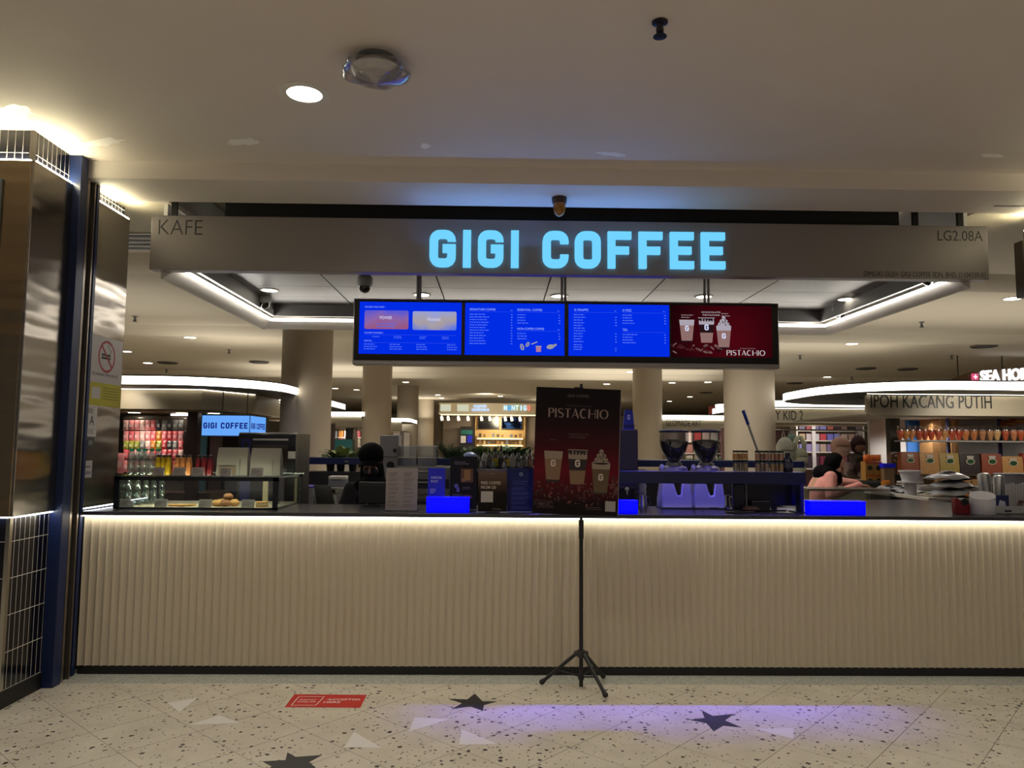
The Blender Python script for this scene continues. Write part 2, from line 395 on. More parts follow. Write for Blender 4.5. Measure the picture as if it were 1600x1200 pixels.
# ---- ceilings
PAINT = mat('ceiling_paint', (222, 212, 203), .62, noise=.03, scale=3)
PAINT_H = mat('hall_paint', (226, 216, 196), .7, noise=.02, scale=2)
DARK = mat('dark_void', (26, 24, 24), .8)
o = MB().bx(-8, 9, -5, 5.06, ZC, ZC+.1).build('ceiling', PAINT); struct(o)
PATCH = mat('patch_paint_and_glare', (255, 252, 248), .3)
def blob(x, y, rx, ry, rot, seed):
    q = random.Random(seed); P = []
    for i in range(22):
        t = 2*PI*i/22; k = q.uniform(.65, 1.1); a, b2 = rx*k*math.cos(t), ry*k*math.sin(t)
        P.append((x+a*math.cos(rot)-b2*math.sin(rot), y+a*math.sin(rot)+b2*math.cos(rot), ZC-.0015))
    return P
pm = MB()
for (px, py, rx, ry, rot, sd) in ((957, 241, .12, .035, .25, 3), (665, 228, .04, .045, 0, 4), (378, 221, .12, .06, -.2, 5), (1550, 243, .09, .035, .2, 6), (160, 222, .17, .06, -.35, 8), (20, 175, .16, .09, -.4, 9)):  # last two, by the pier, also paint glare on the glossy repaint
    p = atZ(px, py, ZC); pm.poly(blob(p.x, p.y, rx, ry, rot, sd)[::-1])
pm.build('repaint_glare_patch', PATCH, o, smooth=False)
o = MB().bx(-8, 9, 5.05, 5.54, ZS, ZC+.1).build('trim_1', PAINT); struct(o, 'dropped soffit edge over the counter')
o = MB().bx(-16, 18, 5.54, 45, ZH+.35, ZH+.4).bx(-16, 18, 45, 45.1, 0, 4).bx(-16.1, -16, 5.54, 45, 0, 4).bx(18, 18.1, 5.54, 45, 0, 4).build('wall_back', PAINT_H); struct(o)
o = MB().bx(-2.1, 3.1, 5.66, 5.80, 3.0, 3.75).build('shade_box', DARK); struct(o, 'dark box put in for the shade above the shop sign')  # dark colour stands in for the shade in the gap above the sign
# hall ceiling with one opening above the cove and a slot behind the soffit
hc = MB()
hc.bx(-16, -2.55, 5.56, 45, ZH, ZH+.04); hc.bx(3.72, 18, 5.56, 45, ZH, ZH+.04); hc.bx(-2.55, 3.72, 8.2, 45, ZH, ZH+.04); hc.bx(-2.55, 3.72, 5.82, 8.2, ZH+.30, ZH+.34)
o = hc.build('ceiling_hall', PAINT_H); struct(o)
# swept ceiling steps seen beside the cove
st = MB()
for k, (x0, x1, y0, y1) in enumerate(((-16, -2.64, 7.2, 7.9), (3.72, 18, 7.6, 8.3), (-16, 18, 11.5, 12.4), (-16, 18, 19, 19.8))):
    st.grid(lambda u, v: (x0+(x1-x0)*u, y0+(y1-y0)*v + .35*math.sin(PI*u), ZH-.10*math.sin(PI*v)**.7), 20, 8)
o = st.build('ceiling_step', PAINT_H); struct(o, 'shallow curved step in the hall ceiling')
# ---- cove: metal panel ceiling in a lit ring
PANEL = mat('cove_panel', (122, 118, 116), .38, metal=.55, noise=.05, scale=4)
RINGP = mat('ring_paint', (225, 220, 214), .6)
LED = glow('led_white', (1, .95, .86), 15)
xl, xr, yb = -2.45, 3.52, 7.95; zr = 2.85
cp = MB()
xs = [-2.45, -1.55, -.55, .45, 1.45, 2.45, 3.52]; ys = [5.78, 6.35, 6.95, 7.45, 8.0]
for i in range(len(xs)-1):
    for j in range(len(ys)-1): cp.bx(xs[i]+.006, xs[i+1]-.006, ys[j]+.004, ys[j+1]-.004, 3.02, 3.04)
cp.mat(1).bx(xl, xr, 5.78, 8.0, 3.045, 3.06)
o = cp.build('ceiling_cove', [PANEL, DARK]); struct(o, 'dark satin metal panels inside the lit cove')
rg = MB()
def lip(P, axis, a0, a1):
    n = len(P); vs = [((u, a, z) if axis == 'y' else (a, u, z)) for a in (a0, a1) for u, z in P]
    rg.add(vs, [tuple(range(n)), tuple(range(2*n-1, n-1, -1))]+[(i, n+i, n+(i+1) % n, (i+1) % n) for i in range(n)])
lip([(-2.57, 2.81), (-2.56, 2.81), (-2.43, 2.89), (-2.57, 2.90)], 'y', 5.70, 8.22); lip([(3.66, 2.81), (3.65, 2.81), (3.52, 2.89), (3.66, 2.90)], 'y', 5.70, 8.22); lip([(8.22, 2.81), (8.20, 2.81), (7.97, 2.89), (8.22, 2.90)], 'x', -2.57, 3.66)
rg.bx(-2.60, -2.57, 5.74, 8.25, 2.81, ZH+.3); rg.bx(3.66, 3.69, 5.74, 8.25, 2.81, ZH+.3); rg.bx(-2.60, 3.69, 8.22, 8.25, 2.81, ZH+.3)
o = rg.build('trim_3', RINGP); struct(o, 'white lip round the lit cove')
gy = MB(); gy.bx(-2.40, -2.37, 5.8, 7.95, zr+.05, 3.02); gy.bx(3.44, 3.47, 5.8, 7.95, zr+.05, 3.02); gy.bx(-2.4, 3.47, 7.9, 7.93, zr+.05, 3.02)
gy.build('upstand', mat('upstand_grey', (120, 118, 118), .5), o)
MB().bx(-2.425, -2.400, 5.76, 7.96, 2.855, 2.875).bx(3.49, 3.515, 5.76, 7.96, 2.855, 2.875).bx(-2.41, 3.50, 7.935, 7.96, 2.855, 2.875).build('light_strip', LED, o)
# ---- round columns of the hall
COLP = mat('column_plaster', (180, 167, 148), .6, noise=.03, scale=3)
for px, Y, rr in ((476.5, 10.2, .335), (587.5, 17.2, .335), (636, 23.5, .33), (665, 30.5, .32), (683, 37, .3), (1012, 17.2, .335), (1171.5, 10.2, .335)):
    p = at(px, 690, Y)
    o = MB().lathe([(rr, 0), (rr, ZH)], (p.x, Y, 0), 40).build('column', COLP); struct(o)
# ---- clad column with shutter track
STEEL = steel('clad_steel', (168, 160, 150), .2, .24); STEELW = steel('clad_steel_front', (170, 150, 122), .22, .16)
CHROME = mat('chrome', (190, 186, 178), .18, metal=1)
NAVYP = mat('navy_frame', (18, 34, 74), .4)
KICK = mat('black_kick', (14, 14, 15), .5)
STRIP = glow('strip_light', (1, .90, .58), 130)
def clad_column(sx, nm, label):
    """a tiled pier whose steel cladding stands off it; sx = -1 faces +X at X = -2.88"""
    X = lambda d: sx*d
    def bx(mb, a, b, *r): return mb.bx(min(X(a), X(b)), max(X(a), X(b)), *r)
    o = bx(MB(), 2.881, 4.4, 4.561, 4.95, 0, ZC); bx(o, 2.881, 4.4, 5.2, 5.70, 0, ZS)
    o = o.build(nm, mat('pier_core', (30, 32, 40), .6)); struct(o, label)
    T = tile_mat('tile_side_'+nm, 1, .0475, .215, .10); T2 = tile_mat('tile_front_'+nm, 0, .0475, .215, .10)
    t = MB(); bx(t, 2.88, 2.885, 4.58, 4.95, .10, 1.16); bx(t, 2.88, 2.885, 4.58, 4.95, 3.2, ZC); bx(t, 2.88, 2.885, 5.2, 5.70, 3.2, ZS); bx(t, 2.88, 2.885, 5.2, 5.70, 1.06, 1.16)
    t.build('tile_band', T, o)
    t = MB(); bx(t, 2.90, 4.4, 4.556, 4.561, .10, 1.16); bx(t, 2.90, 4.4, 4.556, 4.561, 3.2, ZC)
    t.build('tile_band', T2, o)
    c = MB(); bx(c, 2.876, 2.90, 4.552, 4.58, .0, ZC); c.build('corner_trim', CHROME, o)
    p = MB(); bx(p, 2.85, 2.87, 4.53, 4.95, 1.11, 3.27); p.build('cladding_panel', STEEL, o, bevel=.003)
    p = MB(); bx(p, 2.87, 4.4, 4.53, 4.55, 1.11, 3.27); p.build('cladding_panel', STEELW, o, bevel=.003)
    p = MB(); bx(p, 2.85, 2.87, 5.23, 5.73, 1.10, 3.265); p.build('cladding_panel', STEEL, o, bevel=.003)
    k = MB(); bx(k, 2.87, 4.4, 4.545, 4.95, 0, .10); k.build('skirting', KICK, o)
    l = MB()
    bx(l, 2.853, 2.872, 4.56, 4.94, 3.271, 3.277); bx(l, 2.88, 4.4, 4.533, 4.55, 3.271, 3.277); bx(l, 2.853, 2.872, 5.24, 5.72, 3.266, 3.272)
    l.build('light_strip', STRIP, o)
    l = MB(); bx(l, 2.853, 2.872, 4.56, 4.94, 1.103, 1.109); bx(l, 2.88, 4.4, 4.533, 4.55, 1.103, 1.109); bx(l, 2.853, 2.872, 5.24, 5.72, 1.093, 1.099)
    l.build('light_strip', glow('strip_low', (.9, .95, 1), 14), o)
    j = MB(); bx(j, 2.80, 2.95, 4.95, 5.035, 0, ZC); bx(j, 2.86, 2.95, 5.035, 5.19, 0, ZC); bx(j, 2.815, 2.95, 5.19, 5.225, 0, ZC)
    g = j.build('shutter_track', NAVYP, o, bevel=.003)
    r = MB(); bx(r, 2.812, 2.86, 5.06, 5.085, 0, ZC-.02); bx(r, 2.805, 2.86, 5.135, 5.150, 0, ZC-.02); r.build('guide_rail', mat('guide_metal', (150, 140, 130), .35, metal=.9), o)
    bx(MB(), 2.83, 2.86, 5.085, 5.135, 0, ZC-.03).build('guide_gap', KICK, o)
    return o
clad_column(-1, 'wall_left', 'navy tiled pier clad in brushed steel')
# the matching pier that closes the shop front beyond the frame
rp = clad_column(1, 'wall_right', 'matching clad pier closing the counter'); rp.location.x = 1.27
# ================================================================== fittings on the ceilings
WHITE = mat('white_plastic', (225, 222, 216), .35); BLACK = mat('black_plastic', (16, 16, 18), .35); GREYP = mat('grey_plastic', (110, 110, 112), .4)
LAMP = glow('lamp_glow', (1, .92, .74), 14)
t = thing('ceiling_light', 'round recessed downlight in the dark front ceiling', 'ceiling light', (*atZ(476, 145, ZC).xy, ZC))
MB().lathe([(.135, 0), (.135, -.006), (.095, -.010), (.095, 0)], n=40, caps=False).build('trim_ring', WHITE, t)
MB().lathe([(0, -.005), (.096, -.005)], n=40, caps=False).build('diffuser', LAMP, t)
# emergency lamp wrapped in clear film
t = thing('emergency_light', 'emergency lamp wrapped in clear plastic film under the front ceiling', 'emergency light', (*atZ(588, 92, ZC).xy, ZC))
MB().lathe([(.10, 0), (.10, -.02), (.06, -.03), (.03, -.03)], n=24).build('base', GREYP, t)
MB().lathe([(.03, -.03), (.10, -.035), (.125, -.06), (.10, -.10), (0, -.11)], n=28).build('lamp_body', mat('lamp_white', (190, 186, 186), .3), t)
def film(u, v):
    a = 2*PI*u; k = 1+.06*math.sin(5*a)+.04*math.sin(9*a+2); r = (.045+.115*math.sin(PI*min(1, v*1.15))**.7)*k if v < .87 else .05*(1-v)/.13*k
    return (r*math.cos(a)*1.06, r*math.sin(a), -.018-.115*v)
MB().grid(film, 40, 14).build('plastic_wrap', glass('film', (.9, .9, .93), .12, .12), t)
def sprinkler(p, label, k=1.0, group=None):
    t = thing('fire_sprinkler', label, 'sprinkler', p, 0, group)
    MB().lathe([(.035*k, 0), (.035*k, -.006*k), (.014*k, -.01*k), (.014*k, -.045*k), (.008*k, -.05*k), (.008*k, -.06*k)], n=14).build('body', GREYP if k < 1.04 or k > 1.1 else mat('brass_dark', (60, 58, 70), .35, metal=.6), t)
    MB().lathe([(0, -.062*k), (.028*k, -.064*k), (.03*k, -.068*k), (0, -.07*k)], n=14, caps=False).rod((-.014*k, 0, -.03*k), (-.012*k, 0, -.065*k), .003*k, n=6).rod((.014*k, 0, -.03*k), (.012*k, 0, -.065*k), .003*k, n=6).build('deflector', BLACK, t)
    return t
sprinkler((*atZ(1031, 34, ZC).xy, ZC), 'fire sprinkler head hanging from the plain front ceiling', 1.05)
# amber beacon under the soffit
p = atZ(874, 309, ZS)
t = thing('beacon_light', 'amber domed beacon light under the soffit above the shop name', 'beacon light', (p.x, p.y, ZS))
MB().lathe([(.055, 0), (.055, -.02), (.05, -.045), (.045, -.045)], n=24).build('base', mat('beacon_base', (58, 36, 20), .4), t)
MB().lathe([(.045, -.04), (.046, -.09), (.036, -.12), (.018, -.136), (0, -.14)], n=24).build('amber_dome', mat('amber', (150, 96, 18), .12, coat=.5), t)
def dome_camera(px, py, Y, label):
    p = at(px, py, Y); t = thing('dome_camera', label, 'security camera', (p.x, p.y, 3.02), 0, 'dome cameras under the cove')
    h = 3.02-p.z
    MB().lathe([(.04, 0), (.04, -h+.10), (.066, -h+.08), (.07, -h+.03), (.058, -h)], n=22).build('housing', mat('camera_shell', (150, 150, 152), .35), t)
    MB().lathe([(.056, -h), (.05, -h-.03), (.03, -h-.05), (0, -h-.058)], n=22).build('dome', mat('smoked_dome', (8, 8, 10), .05, coat=1), t)
dome_camera(413, 474, 7.45, 'dome camera beside the light strip nearer the steel pier')
dome_camera(570, 448, 6.5, 'dome camera above the blue screen with two picture tiles')
dome_camera(1311, 489, 7.6, 'dome camera at the cove corner past the red drink screen')
dome_camera(1452, 436, 5.95, 'dome camera half hidden behind the shop sign near its small print')
def downlight(px, py, z, label, r=.085, group=None, s=1):
    p = atZ(px, py, z); t = thing('ceiling_light', label, 'ceiling light', (p.x, p.y, z), 0, group)
    MB().lathe([(r*1.2, 0), (r*1.2, -.006), (r*.96, -.008), (r*.96, 0)], n=20, caps=False).build('trim_ring', WHITE, t)
    MB().lathe([(0, -.004), (r, -.004)], n=20, caps=False).build('diffuser', LAMP, t)
CL = 'downlights in the metal cove ceiling'
for i, (px, py) in enumerate(((421, 453), (458, 480), (659, 460), (1322, 467), (1260, 493), (874, 462), (1100, 463))):
    downlight(px, py, 3.02, ['small downlight in the metal panels close to the light strip on the pier side', 'small downlight above the rear cove edge on the pier side', 'small downlight over the screen with two picture tiles',
      'small downlight beside the light strip near the unit number', 'small downlight just past the red drink screen', 'small downlight above the middle of the menu board', 'small downlight above the red drink screen'][i], .075, CL)
HL = 'downlights of the hall ceiling'
hallpts = [(297, 527, 'beside the white cove lip and above the candy kiosk'), (197, 549, 'grazing the steel pier edge'), (231, 567, 'above the round candy kiosk canopy'), (508, 539, 'between the cove lip and the big round column'),
  (524, 607, 'low between the first two round columns'), (557, 609, 'just before the second round column'), (640, 588, 'directly under the menu board beside the second column'), (634, 597, 'behind the one under the menu board'),
  (684, 617, 'above the small far column'), (690, 622, 'farthest one above the cookware shop'), (1583, 466, 'large and bright near the neighbouring sign'), (1331, 537, 'past the cove corner above the nut kiosk'), (1292, 589, 'low above the backpack kiosk'),
  (986, 581, 'right beside the pistachio poster stand, upper one'), (947, 591, 'above the pistachio poster, paler one'), (948, 600, 'above the pistachio poster, lower one'), (1050, 598, 'above the art shop fascia'), (1106, 597, 'above the art shop beside the broad column'),
  (1078, 620, 'small one close over the art shop light band'), (1046, 627, 'smallest one over the art shop light band'), (782, 619, 'in front of the cookware shop fascia')]
for px, py, lb in hallpts: downlight(px, py, ZH, 'hall ceiling downlight '+lb, .105, HL)
VENT = mat('vent_grey', (104, 98, 90), .6)
def vent(px, py, label, r=.22):
    p = atZ(px, py, ZH); t = thing('ceiling_vent', label, 'air vent', (p.x, p.y, ZH), 0, 'round air vents of the hall ceiling')
    MB().lathe([(r, 0), (r, -.02), (r*.9, -.03), (r*.9, -.012)], n=28, caps=False).build('rim', VENT, t)
    MB().lathe([(0, -.03), (r*.55, -.028), (r*.6, -.015)], n=24, caps=False).lathe([(r*.62, -.03), (r*.85, -.01)], n=24, caps=False).build('cone', mat('vent_dark', (66, 62, 58), .6), t)
for px, py, lb in ((1537, 540, 'round air vent past the downlight above the nut kiosk'), (1353, 575, 'small flat round vent over the backpack kiosk canopy'), (1242, 598, 'round vent beside the broad column'), (262, 566, 'round vent above the candy kiosk canopy'), (405, 565, 'round vent beside the big column'), (1103, 613, 'round vent over the art shop'), (1418, 576, 'round vent over the canopy of the nut kiosk')):
    vent(px, py, lb)
for i, (px, py, lb) in enumerate(((211, 497, 'beside the edge of the steel pier'), (358, 549, 'over the candy kiosk canopy'), (1250, 558, 'beside the menu board end'), (1440, 506, 'beside the cove lip under the unit number'), (1331, 592, 'above the backpack kiosk downlight'), (1487, 558, 'between the vents over the nut kiosk'), (260, 580, 'close above the candy kiosk canopy'))):
    sprinkler((*atZ(px, py-3, ZH).xy, ZH), 'small hall sprinkler '+lb, 1.15, 'sprinklers of the hall ceiling')
# linear grille and access panel
p = atZ(222, 378, ZH-.004)
t = thing('ceiling_grille', 'slatted square air grille between steel pier and shop sign', 'air vent', (p.x-.05, p.y, ZH))
MB().bx(-.3, .3, -.3, .3, -.012, 0).build('frame', WHITE, t)
MB().bx(-.24, .24, -.24, -.17, -.018, -.01).bx(-.24, .24, -.10, -.03, -.018, -.01).bx(-.24, .24, .04, .11, -.018, -.01).bx(-.24, .24, .18, .24, -.018, -.01).build('slot', BLACK, t)
p = atZ(1585, 322, ZS)
MB().bx(p.x-.15, p.x+.6, p.y-.012, p.y+.012, ZS-.004, ZS).build('trim_4', GREYP)['kind'] = 'structure'
# ================================================================== shop sign
YS = 5.60
a = at(237, 336, YS); b = at(1546, 437, YS); zt = a.z; zb = b.z
SATIN = mat('satin_sign', (138, 131, 130), .42, metal=.35, noise=.02, scale=3)
t = thing('shop_sign', 'long satin grey fascia sign with glowing cyan shop name hung above the counter', 'shop sign', ((a.x+b.x)/2, YS, zb))
O = Vector((t.location.x, YS, zb))
MB().bx(a.x-O.x, b.x-O.x, 0, .10, 0, zt-zb).build('panel', SATIN, t, bevel=.004)
CYAN = glow('cyan_letter', (.17, .66, 1.05), 1.0); SIDE = mat('letter_return', (20, 60, 120), .4)
for ch, x0, x1 in (('G', 671.5, 711.5), ('I', 723.5, 735.5), ('G', 747, 786.5), ('I', 798.5, 810.5), ('C', 848, 888.5), ('O', 898.5, 939), ('F', 950, 987), ('F', 998.5, 1036), ('E', 1047.5, 1085), ('E', 1096, 1134)):
    xm = (x0+x1)/2; q0 = at(x0, 358.5+(xm-671)*.0089, YS-.035)-O; q1 = at(x1, 416.5+(xm-671)*.0078, YS-.035)-O
    mb = MB(); letter_mesh(mb, ch, q0.x, q1.z, q1.x-q0.x, q0.z-q1.z, (q1.x-q0.x)*(.32 if ch not in 'I' else .98), -.035, -.002)
    mb.build('letter', CYAN, t, smooth=False)
INK = mat('sign_ink', (10, 10, 10), .5)
def sign_text(s, x0, y0, x1, y1, name='lettering', bold=0):
    q0 = at(x0, y1, YS)-O; q1 = at(x1, y0, YS)-O
    text(s, INK, t, name, q0.x, q0.z, q1.x-q0.x, q1.z-q0.z, -.001, .003, bold)
sign_text('KAFE', 247.5, 344, 317, 366, bold=-.012); sign_text('LG2.08A', 1465, 361, 1535, 376); sign_text('DIMILIKI OLEH: GIGI COFFEE SDN. BHD. (1104339-X)', 1350, 426, 1540, 434)
for px in (272, 1430, 1500):
    q = at(px, 345, YS+.05)-O; MB().bx(q.x-.02, q.x+.02, .04, .07, zt-zb, ZC-zb+.1).build('hanger', BLACK, t)
# neighbouring sign panel, only its edge is in view
p = at(1597.5, 373, 5.6)
o = MB().bx(0, 1.2, 0, .1, 0, .44).build('shop_sign', mat('neighbour_sign', (70, 62, 54), .4, metal=.4), None, bevel=.004, loc=(p.x, 5.6, at(1597, 463, 5.6).z))
tag(o, 'plain dark end of the neighbouring shop sign at the edge of the view', 'shop sign')
MB().bx(.3, .33, .04, .07, .44, ZC-o.location.z+.1).bx(.9, .93, .04, .07, .44, ZC-o.location.z+.1).build('hanger', BLACK, o)
# ================================================================== menu board
YM = 6.2
c0 = at(553, 466, YM); c1 = at(1218.5, 576, YM); W0 = c1.x-c0.x; H0 = c0.z-c1.z
t = thing('menu_board', 'row of four hanging menu screens in one black and silver housing', 'menu board', ((c0.x+c1.x)/2, YM, c1.z))
O = Vector((t.location.x, YM, c1.z))
ALU = mat('aluminium', (176, 172, 168), .3, metal=.8); GLOSS = mat('gloss_black', (6, 6, 9), .12, coat=.5)
MB().bx(-W0/2, W0/2, 0, .14, 0, H0).build('housing', ALU, t, bevel=.006)
MB().bx(-W0/2+.012, W0/2-.012, -.012, 0, .035, H0-.012).build('bezel', GLOSS, t)
SBLUE = glow('screen_blue', (0, 44, 228), 1.0); SW = glow('screen_white', (132, 160, 250), 1.0); SP = glow('screen_pale', (74, 106, 240), 1)
def scr(x0, x1): return at(x0, 600, YM).x-O.x, at(x1, 600, YM).x-O.x
zlo, zhi = .088, H0-.03; HS = zhi-zlo
SC = []
for i, (x0, x1) in enumerate(((559.5, 720), (725.5, 881.5), (888, 1046), (1049, 1207))):
    a, b = scr(x0, x1)
    if i < 3: s = MB().rect(a, b, zlo, zhi, -.0135).build('screen', SBLUE, t, smooth=False)
    else:
        m = bpy.data.materials.new('screen_red'); m.use_nodes = True; nt = m.node_tree; nt.nodes.clear()
        tc = nt.nodes.new('ShaderNodeTexCoord'); n = nt.nodes.new('ShaderNodeTexGradient'); n.gradient_type = 'SPHERICAL'; mp = nt.nodes.new('ShaderNodeMapping')
        mp.inputs['Location'].default_value = (-(a+b)/2*1.6-.13, 0, -(zlo+.16)*1.6); mp.inputs['Scale'].default_value = (1.6, 1.6, 1.6)
        e = nt.nodes.new('ShaderNodeEmission'); oo = nt.nodes.new('ShaderNodeOutputMaterial'); nt.links.new(tc.outputs['Object'], mp.inputs[0]); nt.links.new(mp.outputs[0], n.inputs[0])
        nt.links.new(mix(nt, n.outputs['Fac'], rgb(10, 3, 7), rgb(84, 8, 20)), e.inputs[0]); e.inputs[1].default_value = .8; nt.links.new(e.outputs[0], oo.inputs[0])
        s = MB().rect(a, b, zlo, zhi, -.0135).build('screen', m, t, smooth=False)
    SC.append((s, a, b-a))
def st(i, s, u, v, wu, hv, m=None, bold=.01):    # text on screen i at fractions of its width and height
    q, a, wd = SC[i]; text(s, m or SW, q, 'menu_text', a+u*wd, zlo+v*HS, wu*wd, hv*HS, -.0145, .0005, bold)
def smalls(i, items, m=None):
    q, a, wd = SC[i]; mb = MB()
    for (u, v, wu, n, sv, hv) in items: lines(mb, a+u*wd, zlo+v*HS, wu*wd, n, sv*HS, hv*HS, -.0145)
    mb.build('small_print', m or SP, q, smooth=False)
def rule(i, L):
    q, a, wd = SC[i]; mb = MB()
    for u, v, wu in L: mb.rect(a+u*wd, a+(u+wu)*wd, zlo+v*HS, zlo+v*HS+.0012, -.0144)
    mb.build('rule', SP, q, smooth=False)
st(0, 'CHOOSE YOUR START :', .05, .885, .2, .03); st(0, 'CHOOSE YOUR MILK :', .05, .39, .19, .028); st(0, 'ADD ON :', .05, .24, .08, .025)
rule(0, [(.05, .365, .9), (.05, .215, .9)]); smalls(0, [(.13, .32, .08, 1, .05, .018), (.34, .33, .09, 2, .03, .015), (.59, .325, .07, 2, .03, .015), (.81, .325, .07, 2, .03, .015)] + [(u, .175, .13, 3, .045, .018) for u in (.05, .30, .56, .86)])
def tile(i, u, v, wu, hv, c0_, c1_, c2_):
    q, a, wd = SC[i]; m = bpy.data.materials.new('tile_picture'); m.use_nodes = True; nt = m.node_tree; nt.nodes.clear()
    tc = nt.nodes.new('ShaderNodeTexCoord'); n = nt.nodes.new('ShaderNodeTexNoise'); n.inputs['Scale'].default_value = 5; nt.links.new(tc.outputs['Object'], n.inputs['Vector'])
    sx = nt.nodes.new('ShaderNodeSeparateXYZ'); nt.links.new(tc.outputs['Object'], sx.inputs[0])
    g = math_(nt, 'ADD', math_(nt, 'DIVIDE', math_(nt, 'ADD', sx.outputs[2], -(zlo+v*HS)), hv*HS), math_(nt, 'MULTIPLY_ADD', n.outputs['Fac'], 1.2, -.6))
    cr = nt.nodes.new('ShaderNodeValToRGB'); cr.color_ramp.elements[0].color = rgb(*c0_); cr.color_ramp.elements[1].color = rgb(*c2_); el = cr.color_ramp.elements.new(.5); el.color = rgb(*c1_)
    e = nt.nodes.new('ShaderNodeEmission'); oo = nt.nodes.new('ShaderNodeOutputMaterial'); nt.links.new(g, cr.inputs[0]); nt.links.new(cr.outputs[0], e.inputs[0]); nt.links.new(e.outputs[0], oo.inputs[0])
    x0, x1, z0, z1, r = a+u*wd, a+(u+wu)*wd, zlo+v*HS, zlo+(v+hv)*HS, .014
    P = arc(x0+r, z0+r, r, r, 180, 270, 5)+arc(x1-r, z0+r, r, r, 270, 360, 5)+arc(x1-r, z1-r, r, r, 0, 90, 5)+arc(x0+r, z1-r, r, r, 90, 180, 5)
    MB().poly([(x, -.0142, z) for x, z in P]).build('picture_tile', m, q, smooth=False)
tile(0, .05, .475, .43, .36, (150, 88, 130), (140, 100, 165), (92, 88, 205)); tile(0, .52, .465, .43, .36, (96, 120, 222), (168, 158, 160), (150, 160, 215))
TW = glow('tile_white', (206, 204, 232)); st(0, 'POWER', .20, .665, .12, .06, TW); st(0, 'Honest', .665, .64, .13, .075, TW); smalls(0, [(.17, .57, .2, 2, .055, .016), (.23, .79, .06, 1, .04, .012)])
st(1, 'SIGNATURE COFFEE', .045, .855, .26, .042); st(1, 'ESSENTIAL COFFEE', .525, .855, .25, .042); st(1, 'NON-COFFEE COFFEE', .525, .49, .27, .042)
rule(1, [(.045, .83, .44), (.525, .83, .43), (.525, .465, .43)])
smalls(1, [(.045, .77, .2, 12, .051, .02), (.46, .77, .02, 12, .051, .02), (.525, .77, .11, 4, .053, .02), (.94, .77, .02, 4, .053, .02), (.525, .41, .11, 3, .051, .02), (.94, .41, .02, 3, .051, .02), (.455, .855, .025, 1, .1, .016), (.93, .855, .025, 1, .1, .016), (.93, .49, .025, 1, .1, .016)])
q, a, wd = SC[1]; mb = MB()
def el(cx, cz, rx, rz, rot=0, y=-.0145, n=16):
    return [(a+cx*wd+(rx*math.cos(2*PI*k/n)*math.cos(rot)-rz*math.sin(2*PI*k/n)*math.sin(rot))*wd, y, zlo+cz*HS+(rx*math.cos(2*PI*k/n)*math.sin(rot)+rz*math.sin(2*PI*k/n)*math.cos(rot))*wd) for k in range(n)]
mb.poly(el(.575, .16, .02, .034, .3)).poly(el(.63, .21, .017, .028, -.5)).poly(el(.86, .17, .04, .024, .2)).poly(el(.905, .20, .02, .012, .6))
mb.mat(1).poly(el(.575, .16, .005, .022, .3, -.0148)).poly(el(.63, .21, .004, .018, -.5, -.0148))
mb.mat(2).rect(a+.715*wd, a+.765*wd, zlo+.07*HS, zlo+.17*HS, -.0146).mat(0).rect(a+.71*wd, a+.77*wd, zlo+.165*HS, zlo+.185*HS, -.0147).add([(a+.67*wd, -.0147, zlo+.205*HS), (a+.73*wd, -.0147, zlo+.25*HS), (a+.725*wd, -.0147, zlo+.27*HS), (a+.665*wd, -.0147, zlo+.225*HS)], [(0, 1, 2, 3)])
mb.build('drawing', [glow('draw_grey', (150, 150, 160)), SBLUE, glow('draw_pink', (176, 120, 150))], q, smooth=False)
st(2, 'G FRAPPE', .055, .865, .14, .045); st(2, 'G FIZZ', .535, .865, .09, .045); st(2, 'TEA', .535, .49, .05, .045)
rule(2, [(.055, .84, .44), (.535, .84, .43), (.535, .465, .43)])
smalls(2, [(.05, .785, .13, 5, .052, .02), (.05, .525, .12, 6, .052, .02), (.05, .205, .1, 3, .045, .02), (.46, .74, .02, 4, .052, .02), (.46, .42, .02, 4, .052, .02), (.46, .14, .02, 2, .045, .02), (.535, .785, .13, 4, .052, .02), (.95, .785, .02, 4, .052, .02), (.535, .41, .15, 4, .052, .02), (.95, .41, .02, 4, .052, .02), (.455, .865, .025, 1, .1, .016), (.94, .865, .025, 1, .1, .016)])
